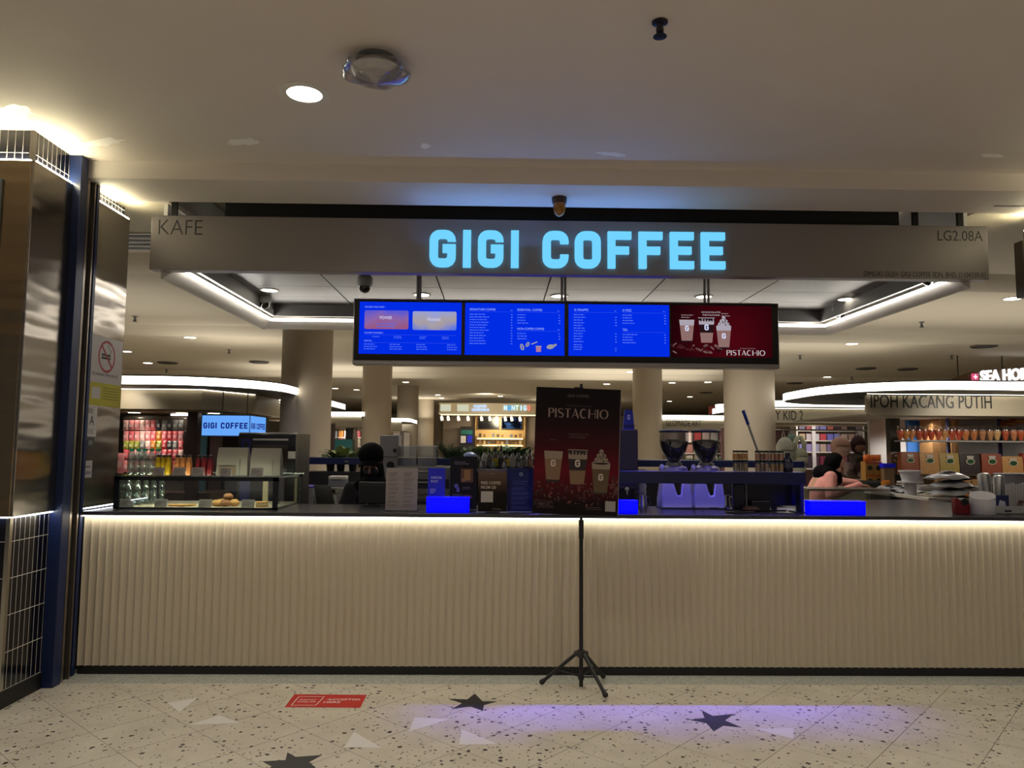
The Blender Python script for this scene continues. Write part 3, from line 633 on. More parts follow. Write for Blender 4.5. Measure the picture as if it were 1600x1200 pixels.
def cup_art(kind, cx, z, wd, h, y, K):
    """a printed cup picture: K = materials cup, cream, dark, drink, mark"""
    mb = MB(); b = wd*.34; tp = wd*.5
    ed = lambda v: b+(tp-b)*v
    def band(v0, v1, k, dy=0): mb.mat(k).poly([(cx-ed(v0), y-dy, z+v0*h), (cx+ed(v0), y-dy, z+v0*h), (cx+ed(v1), y-dy, z+v1*h), (cx-ed(v1), y-dy, z+v1*h)])
    if kind == 0: band(0, .08, 2); band(.08, .75, 3); band(.75, 1, 1)
    if kind == 1: 
        band(0, .06, 3); band(.06, .40, 3); band(.40, .73, 2); band(.73, .86, 1); band(.86, 1, 2)
        for k in range(6): x = cx-tp*.85+tp*1.7*k/5; mb.mat(1).rect(x-wd*.03, x+wd*.03, z+h*.84, z+h*(.9+.08*((k*3) % 4)/4), y-.0003)
        mb.mat(1).poly([(cx-tp*1.03, y-.0003, z+h*.985), (cx+tp*1.03, y-.0003, z+h*.985), (cx+tp*1.03, y-.0003, z+h*1.01), (cx-tp*1.03, y-.0003, z+h*1.01)])
    if kind == 2:
        hh = h; h = hh*.70; band(0, .06, 2); band(.06, .80, 3); band(.80, 1, 1)
        for j, (rw, zz) in enumerate(((.46, 1.02), (.38, 1.12), (.27, 1.24), (.13, 1.36))):
            mb.mat(1).poly([(cx+rw*wd*math.cos(2*PI*k/14)*(1+.08*math.sin(5*k)), y-.0002*j, z+h*zz+wd*.12*math.sin(2*PI*k/14)) for k in range(14)])
        for k in range(26):
            r2 = random.Random(k+5); zz = r2.uniform(.98, 1.34); rw = .44*(1.45-zz)/.47; x = cx+r2.uniform(-1, 1)*rw*wd*.9
            mb.mat(2).rect(x-wd*.035, x+wd*.03, z+h*zz, z+h*zz+wd*.035, y-.0011)
    gx, gz, gh = cx-wd*.13, z+h*(.5 if kind < 2 else .44), wd*.36
    mb.mat(4); letter_mesh(mb, 'G', gx, gz, wd*.26, gh, wd*.075, y-.0016, y-.0012)
    return mb.build('cup_picture', K, None, smooth=False)
K = [glow('sc_cup', (150, 140, 150)), glow('sc_cream', (168, 160, 172)), glow('sc_dark', (36, 18, 22)), glow('sc_drink', (140, 108, 104)), glow('sc_mark', (214, 220, 250))]
q, a, wd = SC[3]
for k, (u, v, wu, hv) in enumerate(((.155, .28, .15, .44), (.35, .28, .16, .48), (.52, .17, .15, .62))): cup_art(k, a+u*wd, zlo+v*HS, wu*wd, hv*HS, -.0145, K).parent = q
mb = MB(); q2 = random.Random(3)
for k in range(46):
    u = q2.uniform(.0, .5); v = .09+.18*q2.random()*(1-u*.6); mb.mat(k % 3).poly(el(u, v, q2.uniform(.008, .03), q2.uniform(.006, .014), q2.uniform(-1, 1), -.0143, 9))
mb.build('nut_picture', [glow('sc_nut', (74, 30, 34)), glow('sc_nut_pale', (110, 84, 80)), glow('sc_choc', (40, 8, 14))], q, smooth=False)
pistachio(MB(), a+.545*wd, zlo+.04*HS, .38*wd, .10*HS, -.0146).build('menu_text', glow('sc_title', (196, 186, 188)), q, smooth=False)
DW = glow('screen_dim_white', (176, 164, 168)); DG = glow('sc_dim', (130, 110, 112)); st(3, 'CHOCOLATE', .3, .855, .19, .03, DW); st(3, 'PISTACHIO', .315, .80, .17, .03, DW); st(3, 'INTRODUCING', .68, .165, .15, .018, DG); smalls(3, [(.10, .80, .13, 2, .045, .02), (.50, .835, .1, 2, .045, .02)], glow('sc_dim', (130, 110, 112)))
for px in (652.5, 656.5, 878, 883, 1101, 1107):
    q = at(px, 460, YM+.07)-O; MB().rod((q.x, .07, H0-.01), (q.x, .07, 3.03-O.z), .012, n=10).build('hanging_rod', ALU, t)
# ================================================================== counter
CREAM = mat('flute_cream', (196, 183, 160), .5, noise=.03, scale=2)
TOPM = mat('counter_stone', (58, 56, 60), .25, noise=.12, scale=60)
ZT = 1.075
t = thing('coffee_counter', 'long cream fluted coffee counter with dark top and lit underside of its edge', 'counter', (.5, 5.24, 0))
ox = .5
fl = MB(); x = -2.812; per = .0525; xsn = []
while x < 4.0:
    xsn += [(x, .0), (x+.002, -.001), (x+per*.14, .0075), (x+per*.32, .0115), (x+per*.52, .0125), (x+per*.72, .0115), (x+per*.88, .0065), (x+per-.002, -.001)]; x += per
n = len(xsn)
fl.add([(X-ox, y, z) for z in (.057, 1.055) for X, y in xsn], [(i, i+1, n+i+1, n+i) for i in range(n-1)])
fl.bx(-2.812-ox, 4.0-ox, .02, .06, .057, 1.06)
fl.build('fluted_front', CREAM, t, ang=20)
MB().bx(-2.812-ox, 4.0-ox, .012, .06, 0, .057).build('plinth', mat('plinth_black', (12, 12, 12), .45), t)
MB().bx(-2.812-ox, 4.0-ox, -.045, .72, 1.06, ZT+.012).bx(2.3-ox, 4.0-ox, .72, 1.66, 1.06, ZT+.012).build('countertop', TOPM, t, bevel=.002)
MB().bx(-2.81-ox, 3.99-ox, -.036, -.004, 1.053, 1.0598).build('light_strip', glow('counter_led', (1, .96, .82), 12), t)
MB().bx(-2.812-ox, 4.0-ox, .70, .72, .1, 1.06).bx(2.3-ox, 4.0-ox, 1.62, 1.65, 0, 1.06).build('back_panel', mat('counter_back', (70, 66, 62), .5), t)
ZT = 1.088
def card(px0, py0, px1, py1, Y, label, group, z=None):
    cx, zb_, wd, h = box_at(px0, py0, px1, py1, Y); z = zb_ if z is None else z
    t = thing('price_card', label, 'price card', (cx, Y, z), 0, group)
    MB().add([(-wd/2, 0, 0), (wd/2, 0, 0), (wd/2, .012, h), (-wd/2, .012, h), (-wd/2, .006, 0), (wd/2, .006, 0), (wd/2, .018, h), (-wd/2, .018, h)], [(0, 1, 2, 3), (5, 4, 7, 6), (3, 2, 6, 7), (0, 4, 5, 1), (1, 5, 6, 2), (0, 3, 7, 4)]).build('card', mat('card_paper', (150, 144, 140), .4), t)
    mb = MB()
    for i in range(3): mb.add([(-wd*.4, -.0008+.012*(.75-.2*i), h*(.75-.2*i)), (wd*(.1+.2*(i % 2)), -.0008+.012*(.75-.2*i), h*(.75-.2*i)), (wd*(.1+.2*(i % 2)), -.0008+.012*(.80-.2*i), h*(.80-.2*i)), (-wd*.4, -.0008+.012*(.80-.2*i), h*(.80-.2*i))], [(0, 1, 2, 3)])
    mb.build('print', mat('card_ink', (70, 64, 62), .5), t)
    return t
# ---- glass display case
YC = 5.40
e0 = at(176, 800, YC).x; e1 = at(433, 800, YC).x; ztop = at(300, 745, YC).z; D = .66
t = thing('display_case', 'black framed glass display case with bottles on top beside the steel pier', 'display case', ((e0+e1)/2, YC, ZT))
wd = e1-e0; h = ztop-ZT
BF = mat('case_frame', (10, 14, 20), .3); GL = glass('case_glass', (.93, .97, .95), .04)
f = MB(); k = .018
for sx in (-1, 1): f.bx(sx*wd/2-(k*2 if sx > 0 else 0), sx*wd/2+(k*2 if sx < 0 else 0), 0, .02, 0, h)
f.bx(-wd/2, wd/2, 0, .02, h-.028, h); f.bx(-wd/2, wd/2, 0, .02, 0, .012); f.bx(-wd/2, wd/2, D-.02, D, h-.028, h); f.bx(-wd/2, -wd/2+.02, D-.02, D, 0, h); f.bx(wd/2-.02, wd/2, D-.02, D, 0, h)
f.build('frame', BF, t)
MB().bx(-wd/2+.036, wd/2-.036, .004, .008, .012, h-.028).build('glass_pane', GL, t)
MB().bx(wd/2-.006, wd/2-.002, .02, D-.02, .012, h-.01).build('glass_pane', GL, t)
MB().bx(-wd/2+.002, -wd/2+.006, .02, D-.02, .012, h-.01).build('glass_pane', GL, t)
MB().bx(-wd/2-.01, wd/2+.01, -.008, D+.01, h, h+.008).build('glass_top', glass('case_top_glass', (.86, .93, .90), .10), t)
MB().bx(-wd/2+.02, wd/2-.02, .02, D-.02, .002, .012).build('base_tray', mat('case_tray', (216, 206, 176), .4), t)
MB().bx(-wd/2+.03, wd/2-.03, .03, .045, h-.022, h-.012).build('light_strip', glow('case_led', (1, .93, .72), 40), t)
MB().bx(wd/2-.05, wd/2-.03, D-.03, D-.01, .012, h-.03).bx(wd/2-.30, wd/2-.26, D-.03, D-.01, .012, h-.03).build('rear_frame', mat('case_rear', (200, 190, 150), .4), t)
ztop += .008
# ---- bottles
CLEAR = glass('bottle_clear', (.80, .90, .86), .22, .12); GREEN = mat('cap_green', (24, 128, 96), .4); BLKCAP = mat('cap_black', (14, 14, 14), .35)
def water_bottle():
    t = thing('water_bottle', '', 'bottle')
    MB().lathe([(.0, .001), (.028, .001), (.031, .012), (.031, .06), (.028, .066), (.031, .072), (.032, .11), (.030, .135), (.018, .168), (.0125, .176), (.0125, .185)], n=16, caps=False).build('bottle_body', CLEAR, t)
    MB().lathe([(.0145, .183), (.0145, .202), (.012, .204), (0, .204)], n=14).build('cap', GREEN, t)
    return t
wb0 = None
def put_water(x, y, z, label, group, k=1.0):
    global wb0
    if wb0 is None:
        wb0 = water_bottle(); wb0.location = (x, y, z); wb0['label'] = label; wb0['group'] = group; wb0.scale = (k*.72, k*.72, k); return wb0
    c = dup(wb0, (x, y, z), 0, label, (k*.72, k*.72, k)); c['group'] = group; return c
WG = 'green capped water bottles on top of the display case'; WI = 'green capped water bottles inside the display case'
for r_ in range(2):
    for i in range(5):
        p = at(203+i*10.5+r_*3, 740, YC+.10+.08*r_)
        put_water(p.x, YC+.10+.08*r_, ztop, 'water bottle with green cap on the display case, %s row, place %d from the pier' % (('front', 'rear')[r_], i+1), WG, .92)
for i in range(9):
    y = YC+.14+.05*i; p = at(200+i*6.3, 795, y)
    put_water(p.x+.04*(i % 2), y, ZT+.013, 'green capped water bottle inside the display case, place %d from the front glass' % (i+1), WI, .98)
def juice(col, nm):
    t = thing('juice_bottle', '', 'bottle')
    MB().lathe([(0, .001), (.0165, .001), (.018, .006), (.018, .085), (.0145, .11), (.011, .125), (.011, .133)], n=16, caps=False).build('juice_body', mat('juice_'+nm, col, .2, coat=.1), t)
    MB().lathe([(.0125, .128), (.0125, .142), (0, .143)], n=16).build('cap', BLKCAP, t)
    return t
for nm, col, xs_, gl in (('yellow', (150, 120, 20), (246, 254, 262), 'yellow'), ('orange', (170, 108, 60), (276, 285, 294), 'orange'), ('red', (92, 20, 26), (309, 318, 327), 'dark red')):
    j = juice(col, nm); first = True
    for r_ in range(2):
        for i, px in enumerate(xs_):
            y = YC+.09+.07*r_; p = at(px+2*r_, 740, y); lb = 'bottle of %s juice on the display case, %s row, %s' % (gl, ('front', 'rear')[r_], ('pier side', 'middle', 'oven side')[i])
            if first: j.location = (p.x, y, ztop); j['label'] = lb; j['group'] = 'juice bottles on top of the display case'; first = False
            else: dup(j, (p.x, y, ztop), 0, lb)
CG = 'price cards of the display case'
for (a, b, lb) in ((239, 256, 'before the water bottles and the yellow juice'), (270, 289, 'before the orange juice'), (299, 318, 'before the red juice'), (343, 361, 'before the upright paper bag nearer the juice'), (391, 411, 'before the paper bag nearer the oven')):
    card(a, 727, b, 739.5, YC+.03, 'small grey price card on the display case '+lb, CG, ztop)
for (a, b, lb) in ((185, 207, 'before the caged water bottles'), (241, 260, 'beside the last caged water bottle'), (310, 330, 'between the flat pastries and the buns'), (377, 397, 'between the buns and the round biscuit pack')):
    card(a, 785, b, 797, YC+.025, 'small price card inside the display case '+lb, CG, ZT+.013)
# ---- kraft bags on the case
def paper_bag(px0, px1, py0, label, lab=True):
    y = YC+.16; cx, _, wd, _ = box_at(px0, 700, px1, 740, y); h = at(px0, py0, y).z-ztop
    t = thing('paper_bag', label, 'paper bag', (cx, y, ztop), R(4), 'paper bags on the display case')
    P = mat('paper_grey', (120, 114, 104), .7, noise=.06, scale=8)
    q = wd/2; d = .05
    MB().add([(-q, -d, 0), (q, -d, 0), (q, d, 0), (-q, d, 0), (-q*.98, -d*.9, h*.6), (q*.98, -d*.9, h*.6), (q*.98, d*.9, h*.6), (-q*.98, d*.9, h*.6), (-q*.97, -d*.35, h), (q*.97, -d*.35, h), (q*.97, d*.2, h*.99), (-q*.97, d*.2, h*.99), (q*.80, 0, h*.5), (-q*.80, 0, h*.5)],
        [(3, 2, 1, 0), (0, 1, 5, 4), (4, 5, 9, 8), (2, 3, 7, 6), (6, 7, 11, 10), (1, 2, 6, 5), (5, 6, 10, 9), (3, 0, 4, 7), (7, 4, 8, 11), (8, 9, 10, 11)]).build('bag', P, t)
    MB().bx(q*.48, q*.52, -d-.0015, -d*.8, h*.02, h*.58).build('fold', mat('paper_pale', (92, 86, 78), .6), t)
    if lab: MB().bx(-q*.85, q*.25, -d-.004, -d-.001, h*.02, h*.32).build('brown_label', mat('label_brown', (92, 74, 54), .6), t)
paper_bag(342, 389, 699, 'upright grey paper bag with brown label beside the red juice'); paper_bag(394, 440, 700, 'wider grey paper bag without label in front of the oven', False)
# ---- pastries
GOLD = mat('crust', (176, 134, 72), .6, noise=.35, scale=25, bump=.3); GOLDD = mat('crust_dark', (120, 78, 36), .6, noise=.35, scale=25, bump=.3)
def pastry(px, py, y, r, label, m, zz=0, rot=0, nm='bun'):
    p = at(px, py, y); o = MB().ell((0, 0, r[2]), r, 18, 12).build(nm, m, None, loc=(p.x, y, ZT+.0125+zz)); o.rotation_euler = (0, 0, rot)
    for v in o.data.vertices: v.co *= 1+.07*math.sin(v.co.x*160)*math.sin(v.co.y*140)
    tag(o, label, 'pastry', 'pastries in the display case'); return o
for i, (px, y, rot) in enumerate(((272, YC+.10, .3), (284, YC+.08, -.2), (297, YC+.12, .5))): pastry(px, 795, y, (.045, .03, .009), 'flat pale pastry on the case tray, %s of three' % ('one beside the water bottle card', 'middle one', 'one beside the middle card')[i], GOLD, 0, rot, 'flat_pastry')
for i, (px, y, r, zz, m) in enumerate(((338, YC+.10, .03, 0, GOLD), (352, YC+.09, .032, 0, GOLDD), (366, YC+.11, .031, 0, GOLD), (345, YC+.18, .03, 0, GOLD), (356, YC+.11, .030, .046, GOLDD), (366, YC+.17, .030, 0, GOLD))):
    pastry(px, 795, y, (r*1.2, r, r*.8), ['lumpy golden bun next to the middle price card', 'dark bun at the front of the bun heap', 'golden bun at the oven side of the heap', 'golden bun behind the bun next to the middle card', 'dark bun topping the heap', 'golden bun at the back of the heap'][i], m, zz)
p = at(409, 795, YC+.09); t = thing('biscuit_pack', 'round pack of pale biscuits beside the last price card in the case', 'pastry', (p.x, YC+.09, ZT+.0125))
for i in range(3): MB().lathe([(0, .001+.013*i), (.042, .001+.013*i), (.045, .007+.013*i), (.042, .0125+.013*i), (0, .0125+.013*i)], n=20).build('biscuit', GOLD if i % 2 == 0 else mat('cream_fill', (214, 196, 150), .5), t)
# ---- acrylic stands and blue boxes along the counter edge
PAPER = mat('sheet_paper', (150, 138, 130), .6); INK2 = mat('print_grey', (86, 76, 74), .6)
ACR = glass('acrylic', (.95, .96, 1), .015, .03, .15)
def standee(name, label, cat, x0, y0, x1, y1, Y, m, lean=.06, acrylic=True):
    """a leaning sheet in an acrylic foot; returns root, width, height and the transform for print"""
    cx, zb_, wd, h = box_at(x0, y0, x1, y1, Y); t = thing(name, label, cat, (cx, Y, ZT)); z0 = .006; h = at((x0+x1)/2, y0, Y+lean*.5).z-ZT-z0
    hold = bpy.data.objects.new('sheet', None)
    mb = MB(); mb.add([(-wd/2, 0, z0), (wd/2, 0, z0), (wd/2, lean*h, z0+h), (-wd/2, lean*h, z0+h), (-wd/2, .003, z0), (wd/2, .003, z0), (wd/2, lean*h+.003, z0+h), (-wd/2, lean*h+.003, z0+h)], [(0, 1, 2, 3), (5, 4, 7, 6), (3, 2, 6, 7), (0, 4, 5, 1), (1, 5, 6, 2), (0, 3, 7, 4)])
    s = mb.build('sheet', m, t, smooth=False); bpy.data.objects.remove(hold)
    if acrylic: MB().bx(-wd/2-.004, wd/2+.004, -.02, .10, 0, .005).add([(-wd/2-.003, -.003, .005), (wd/2+.003, -.003, .005), (wd/2+.003, lean*h-.003, z0+h), (-wd/2-.003, lean*h-.003, z0+h)], [(0, 1, 2, 3)]).build('acrylic_holder', ACR, t)
    else: MB().bx(-wd/2*.5, wd/2*.5, 0, .10, 0, .005).build('foot', BLACK, t)
    return t, s, wd, h, lambda o: lean_it(o, lean, z0)
def lean_it(o, lean, z0):
    for v in o.data.vertices: v.co.y += lean*(v.co.z-z0)
    return o
def put(s, o): o.parent = s; return o
t, s, wd, h, L = standee('menu_stand', 'upright paper price list in clear acrylic stand beside the barista', 'menu stand', 602.5, 731, 652, 797, 5.36, PAPER)
mb = MB(); lines(mb, -wd*.40, .90*h, wd*.3, 3, .035*h, .012*h, -.0012); lines(mb, .06*wd, .90*h, wd*.34, 3, .035*h, .012*h, -.0012)
for k in range(7): lines(mb, -wd*.42, (.74-.10*k)*h, wd*.34, 2, .035*h, .010*h, -.0012); lines(mb, .06*wd, (.74-.10*k)*h, wd*.34, 2, .035*h, .010*h, -.0012)
mb.rect(-wd*.42, -wd*.02, .785*h, .79*h, -.0012).rect(.06*wd, .42*wd, .785*h, .79*h, -.0012); L(put(s, mb.build('print', INK2, None, smooth=False)))
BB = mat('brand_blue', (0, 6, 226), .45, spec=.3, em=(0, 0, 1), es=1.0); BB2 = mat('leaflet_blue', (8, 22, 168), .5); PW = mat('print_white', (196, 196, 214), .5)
def blue_box(x0, y0, x1, y1, Y, d, label):
    cx, zb_, wd, h = box_at(x0, y0, x1, y1, Y); h = at(x0, y0, Y).z-ZT
    t = thing('blue_box', label, 'box', (cx, Y, ZT), 0, 'plain blue boxes on the counter')
    MB().bx(-wd/2, wd/2, 0, d, 0, h*.94).build('body', BB, t, bevel=.004); MB().bx(-wd/2-.002, wd/2+.002, -.002, d+.002, h*.9, h).build('lid', BB, t, bevel=.003)
blue_box(666, 777, 733, 800, 5.28, .10, 'bright blue box before the blue leaflet and the dark leaflet stand'); blue_box(968, 782, 997, 804, 5.28, .10, 'bright blue box half behind the pistachio poster'); blue_box(1266, 783, 1353, 807, 5.30, .10, 'wide bright blue box before the glass nut counter')
t, s, wd, h, L = standee('leaflet_stand', 'narrow blue leaflet with small white lettering behind the blue box', 'leaflet stand', 668, 731, 695, 800, 5.42, BB2, .10, False)
L(put(s, text('EXERCISE', PW, None, 'lettering', -wd*.32, .76*h, wd*.62, .055*h, -.001, .0005))); L(put(s, text('RIGHT', PW, None, 'lettering', -wd*.32, .67*h, wd*.42, .055*h, -.001, .0005)))
mb = MB(); lines(mb, -wd*.36, .50*h, wd*.34, 3, .04*h, .014*h, -.001); L(put(s, mb.build('print', PW, None, smooth=False)))
t, s, wd, h, L = standee('leaflet_stand', 'tall dark leaflet stand with golden drink picture behind the blue box', 'leaflet stand', 703, 713, 745, 800, 5.50, mat('leaflet_dark', (18, 14, 16), .5, spec=.1), .05, True)
mb = MB(); mb.mat(0).rect(-wd*.1, wd*.36, .52*h, .78*h, -.001).mat(1).poly([(-wd*.06, -.0014, .54*h), (wd*.05, -.0014, .53*h), (wd*.1, -.0014, .58*h), (-wd*.08, -.0014, .60*h)]).rect(wd*.02, wd*.26, .56*h, .76*h, -.0012)
mb.mat(2).poly([(wd*(.14+.2*math.cos(2*PI*k/16)), -.0012, h*(.24+.045*math.sin(2*PI*k/16))) for k in range(16)])
mb.mat(3).poly([(-wd*.26+.10*wd*math.cos(2*PI*k/5+1.57)*(1 if k % 2 else .8), -.0012, .45*h+.05*h*math.sin(2*PI*k/5+1.57)) for k in range(5)]).poly([(-wd*.20+.06*wd*math.cos(2*PI*k/12), -.0012, .38*h+.05*h*math.sin(2*PI*k/12)) for k in range(12)])
L(put(s, mb.build('drink_picture', [mat('pic_brown', (96, 58, 22), .5), mat('pic_gold', (156, 108, 44), .5), mat('pic_rust', (110, 56, 40), .5), mat('pic_lilac', (96, 96, 150), .5)], None, smooth=False)))
mb = MB(); lines(mb, -wd*.34, .90*h, wd*.6, 2, .035*h, .014*h, -.001); lines(mb, -wd*.4, .28*h, wd*.4, 2, .03*h, .012*h, -.001); lines(mb, -wd*.02, .42*h, wd*.4, 2, .03*h, .01*h, -.001); L(put(s, mb.build('print', mat('print_dim', (120, 112, 120), .5), None, smooth=False)))
def grad_mat(name, stops, z0, z1, rough=.45):
    m, nt, b = nodes_mat(name); tc = nt.nodes.new('ShaderNodeTexCoord').outputs['Object']; sx = nt.nodes.new('ShaderNodeSeparateXYZ'); nt.links.new(tc, sx.inputs[0])
    cr = nt.nodes.new('ShaderNodeValToRGB'); g = math_(nt, 'DIVIDE', math_(nt, 'ADD', sx.outputs[2], -z0), z1-z0); nt.links.new(g, cr.inputs[0])
    e = cr.color_ramp.elements; e[0].position, e[0].color = stops[0][0], rgb(*stops[0][1]); e[1].position, e[1].color = stops[-1][0], rgb(*stops[-1][1])
    for q, c in stops[1:-1]: k = e.new(q); k.color = rgb(*c)
    nt.links.new(cr.outputs[0], b.inputs['Base Color']); b.inputs['Roughness'].default_value = rough; b.inputs['Specular IOR Level'].default_value = .15; return m
t, s, wd, h, L = standee('counter_sign', 'brown printed counter sign offering free coffee', 'counter sign', 747, 736, 792, 803, 5.30, grad_mat('free_coffee_print', [(0, (22, 16, 15)), (.45, (30, 22, 20)), (.62, (66, 48, 38)), (1, (104, 84, 72))], 0, .3), .03, False)
PW2 = mat('print_cream', (190, 176, 160), .5)
L(put(s, text('FREE COFFEE', PW2, None, 'lettering', -wd*.40, .69*h, wd*.68, .075*h, -.001, .0005, .015))); L(put(s, text('FROM US!', PW2, None, 'lettering', -wd*.40, .58*h, wd*.52, .075*h, -.001, .0005, .015)))
L(put(s, MB().rect(-wd*.40, wd*.02, .25*h, .52*h, -.001).build('white_tag', mat('tag_white', (176, 168, 162), .5), None, smooth=False)))
mb = MB(); lines(mb, -.1*wd, .95*h, wd*.26, 1, .03*h, .012*h, -.001); lines(mb, .0*wd, .09*h, wd*.4, 2, .03*h, .01*h, -.001); L(put(s, mb.build('print', mat('print_tan', (134, 116, 100), .5), None, smooth=False)))
t, s, wd, h, L = standee('menu_stand', 'blue printed sheet in an acrylic stand between free coffee sign and poster', 'menu stand', 792.5, 731, 836, 802, 5.34, grad_mat('blue_sheet_print', [(0, (20, 24, 120)), (.4, (34, 42, 120)), (1, (24, 34, 88))], 0, .3), .05)
mb = MB(); letter_mesh(mb, 'G', -wd*.07, .83*h, wd*.13, .085*h, wd*.035, -.0012, -.0004); L(put(s, mb.build('emblem', mat('emblem_pale', (130, 136, 176), .5), None, smooth=False)))
mb = MB(); lines(mb, -.3*wd, .70*h, wd*.6, 2, .05*h, .016*h, -.001)
for k in range(5): lines(mb, -.36*wd, (.55-.11*k)*h, wd*.72, 2, .032*h, .012*h, -.001)
L(put(s, mb.build('print', mat('print_blue', (70, 78, 170), .5), None, smooth=False)))
# ---- poster on a tripod stand in front of the counter
p = atZ(908, 1075, 0); t = thing('poster_stand', 'black tripod stand holding a dark red pistachio drink poster before the counter', 'poster stand', (p.x, p.y, 0)); O = Vector((p.x, p.y, 0))
TB = mat('stand_black', (14, 13, 14), .38)
zt_ = at(905, 600, p.y).z; zj = at(908, 1021, p.y).z
MB().rod((0, 0, .01), (0, 0, .95), .0135, n=14).rod((0, 0, .95), (0, 0, 1.07), .017, n=14).rod((0, 0, 1.07), (0, 0, zt_), .010, n=12).build('pole', TB, t)
MB().rod((0, 0, zj-.02), (0, 0, zj+.02), .026, n=12).bx(-.045, .045, -.02, .02, zj-.012, zj+.012).build('collar', mat('collar_grey', (52, 48, 44), .5), t)
MB().rod((0, 0, .055), (0, 0, .085), .02, n=12).build('sliding_collar', TB, t)
for (px, py) in ((845, 1072), (947, 1093), (936, 1063)):
    q = atZ(px, py, 0)-O; d = q.normalized(); a = Vector((d.x*.03, d.y*.03, zj)); b = Vector((q.x, q.y, .02))
    if py == 1063: b = Vector((.17, .17, .02)); d = b.normalized(); a = Vector((d.x*.03, d.y*.03, zj))
    lg = MB().rod(a, b, .012, .011, n=10).build('leg', TB, t)
    MB().rod(a+(b-a)*.88, a+(b-a)*.98, .013, .018, n=12).rod(a+(b-a)*.98, b+(b-a).normalized()*.004, .018, .012, n=12).build('rubber_foot', mat('rubber', (20, 20, 20), .6), lg)
    m_ = a+(b-a)*.55; MB().rod((0, 0, .07), m_, .005, n=8).build('brace', TB, t)
PY = p.y-.035
q00 = at(838, 605.5, PY); q10 = at(970.5, 608, PY); q01 = at(832, 800.5, PY); q11 = at(966, 808.5, PY)
pw = ((q10-q00).length+(q11-q01).length)/2; ph = ((q00-q01).length+(q10-q11).length)/2; pc = (q00+q10+q01+q11)/4-O
tilt = math.atan2(q10.z-q00.z, q10.x-q00.x)*.5+math.atan2(q11.z-q01.z, q11.x-q01.x)*.5; lean = math.atan2(((q00-q01).x+(q10-q11).x)/2, ph)
pr = (tilt*.6-lean*.4)
sh = MB().bx(-pw/2, pw/2, 0, .006, -ph/2, ph/2).build('poster', grad_mat('poster_print', [(0, (16, 8, 10)), (.09, (20, 8, 10)), (.18, (62, 12, 20)), (.34, (94, 9, 26)), (.55, (58, 10, 18)), (.75, (26, 10, 15)), (1, (15, 10, 12))], -ph/2, ph/2, .5), t, loc=pc)
sh.rotation_euler = (0, -pr, 0)
MB().bx(pw/2-.004, pw/2, -.0006, .006, -ph/2, ph/2).build('board_edge', mat('board_edge', (120, 112, 108), .6), sh)
PM = mat('poster_type', (138, 116, 108), .5); PD = mat('poster_type_dim', (88, 74, 74), .5); PDD = mat('poster_type_faint', (66, 46, 50), .5)
fx = lambda u: -pw/2+u*pw
fz = lambda v: ph/2-v*ph
text('GIGI COFFEE', PD, sh, 'lettering', fx(.37), fz(.073), .25*pw, .022*ph, -.001, .0005, .01)
text('INTRODUCING', PDD, sh, 'lettering', fx(.36), fz(.148), .29*pw, .012*ph, -.001, .0005)
pistachio(MB(), fx(.15), fz(.237), .70*pw, .072*ph, -.0005).build('lettering', PM, sh, smooth=False)
text('CHOCOLATE', PD, sh, 'lettering', fx(.39), fz(.375), .24*pw, .014*ph, -.001, .0005); text('PISTACHIO', PD, sh, 'lettering', fx(.41), fz(.398), .18*pw, .014*ph, -.001, .0005)
KP = [mat('pp_cup', (140, 124, 112), .5), mat('pp_cream', (140, 122, 106), .5), mat('pp_dark', (26, 10, 14), .5), mat('pp_drink', (122, 92, 68), .5), mat('pp_mark', (196, 180, 168), .5)]
KP2 = KP[:3]+[mat('pp_matcha', (84, 66, 40), .5)]+KP[4:]
for k, (u, v0, v1, wu) in enumerate(((.225, .505, .75, .22), (.51, .49, .76, .235), (.785, .48, .835, .22))):
    cup_art(k, fx(u), fz(v1), wu*pw, (v1-v0)*ph, -.0008, KP2 if k == 2 else KP).parent = sh
mb = MB(); q2 = random.Random(9)
for k in range(150):
    u, v = (q2.uniform(.02, .98), q2.uniform(.75, .93)) if k < 120 else (q2.uniform(.92, .985), q2.uniform(.69, .85))
    c = (fx(u), fz(v)); rx, rz, ro = q2.uniform(.005, .022)*pw*1.3, q2.uniform(.004, .010)*pw*1.3, q2.uniform(-1.2, 1.2)
    mb.mat(k % 4).poly([(c[0]+rx*math.cos(2*PI*i/8)*math.cos(ro)-rz*math.sin(2*PI*i/8)*math.sin(ro), -.0006-.000001*k, c[1]+rx*math.cos(2*PI*i/8)*math.sin(ro)+rz*math.sin(2*PI*i/8)*math.cos(ro)) for i in range(8)])
mb.build('nut_picture', [mat('pn1', (64, 14, 22), .5), mat('pn2', (86, 52, 40), .5), mat('pn3', (36, 10, 14), .5), mat('pn4', (100, 34, 34), .5)], sh, smooth=False)
MB().rect(fx(.845), fx(.965), fz(.965), fz(.885), -.001).build('white_tag', mat('code_white', (150, 142, 138), .5), sh, smooth=False)
mb = MB(); lines(mb, fx(.05), fz(.90), .13*pw, 1, .012*ph, .006*ph, -.001); lines(mb, fx(.05), fz(.915), .2*pw, 4, .012*ph, .006*ph, -.001); lines(mb, fx(.62), fz(.94), .2*pw, 2, .014*ph, .006*ph, -.001); lines(mb, fx(.18), fz(.42), .1*pw, 1, .02*ph, .007*ph, -.001); mb.build('small_print', PDD, sh, smooth=False)
MB().bx(-.05, .05, .004, .02, -ph/2-.004, -ph/2+.03).bx(-.03, .03, .004, .02, ph/2-.02, ph/2+.008).build('clamp', TB, sh)
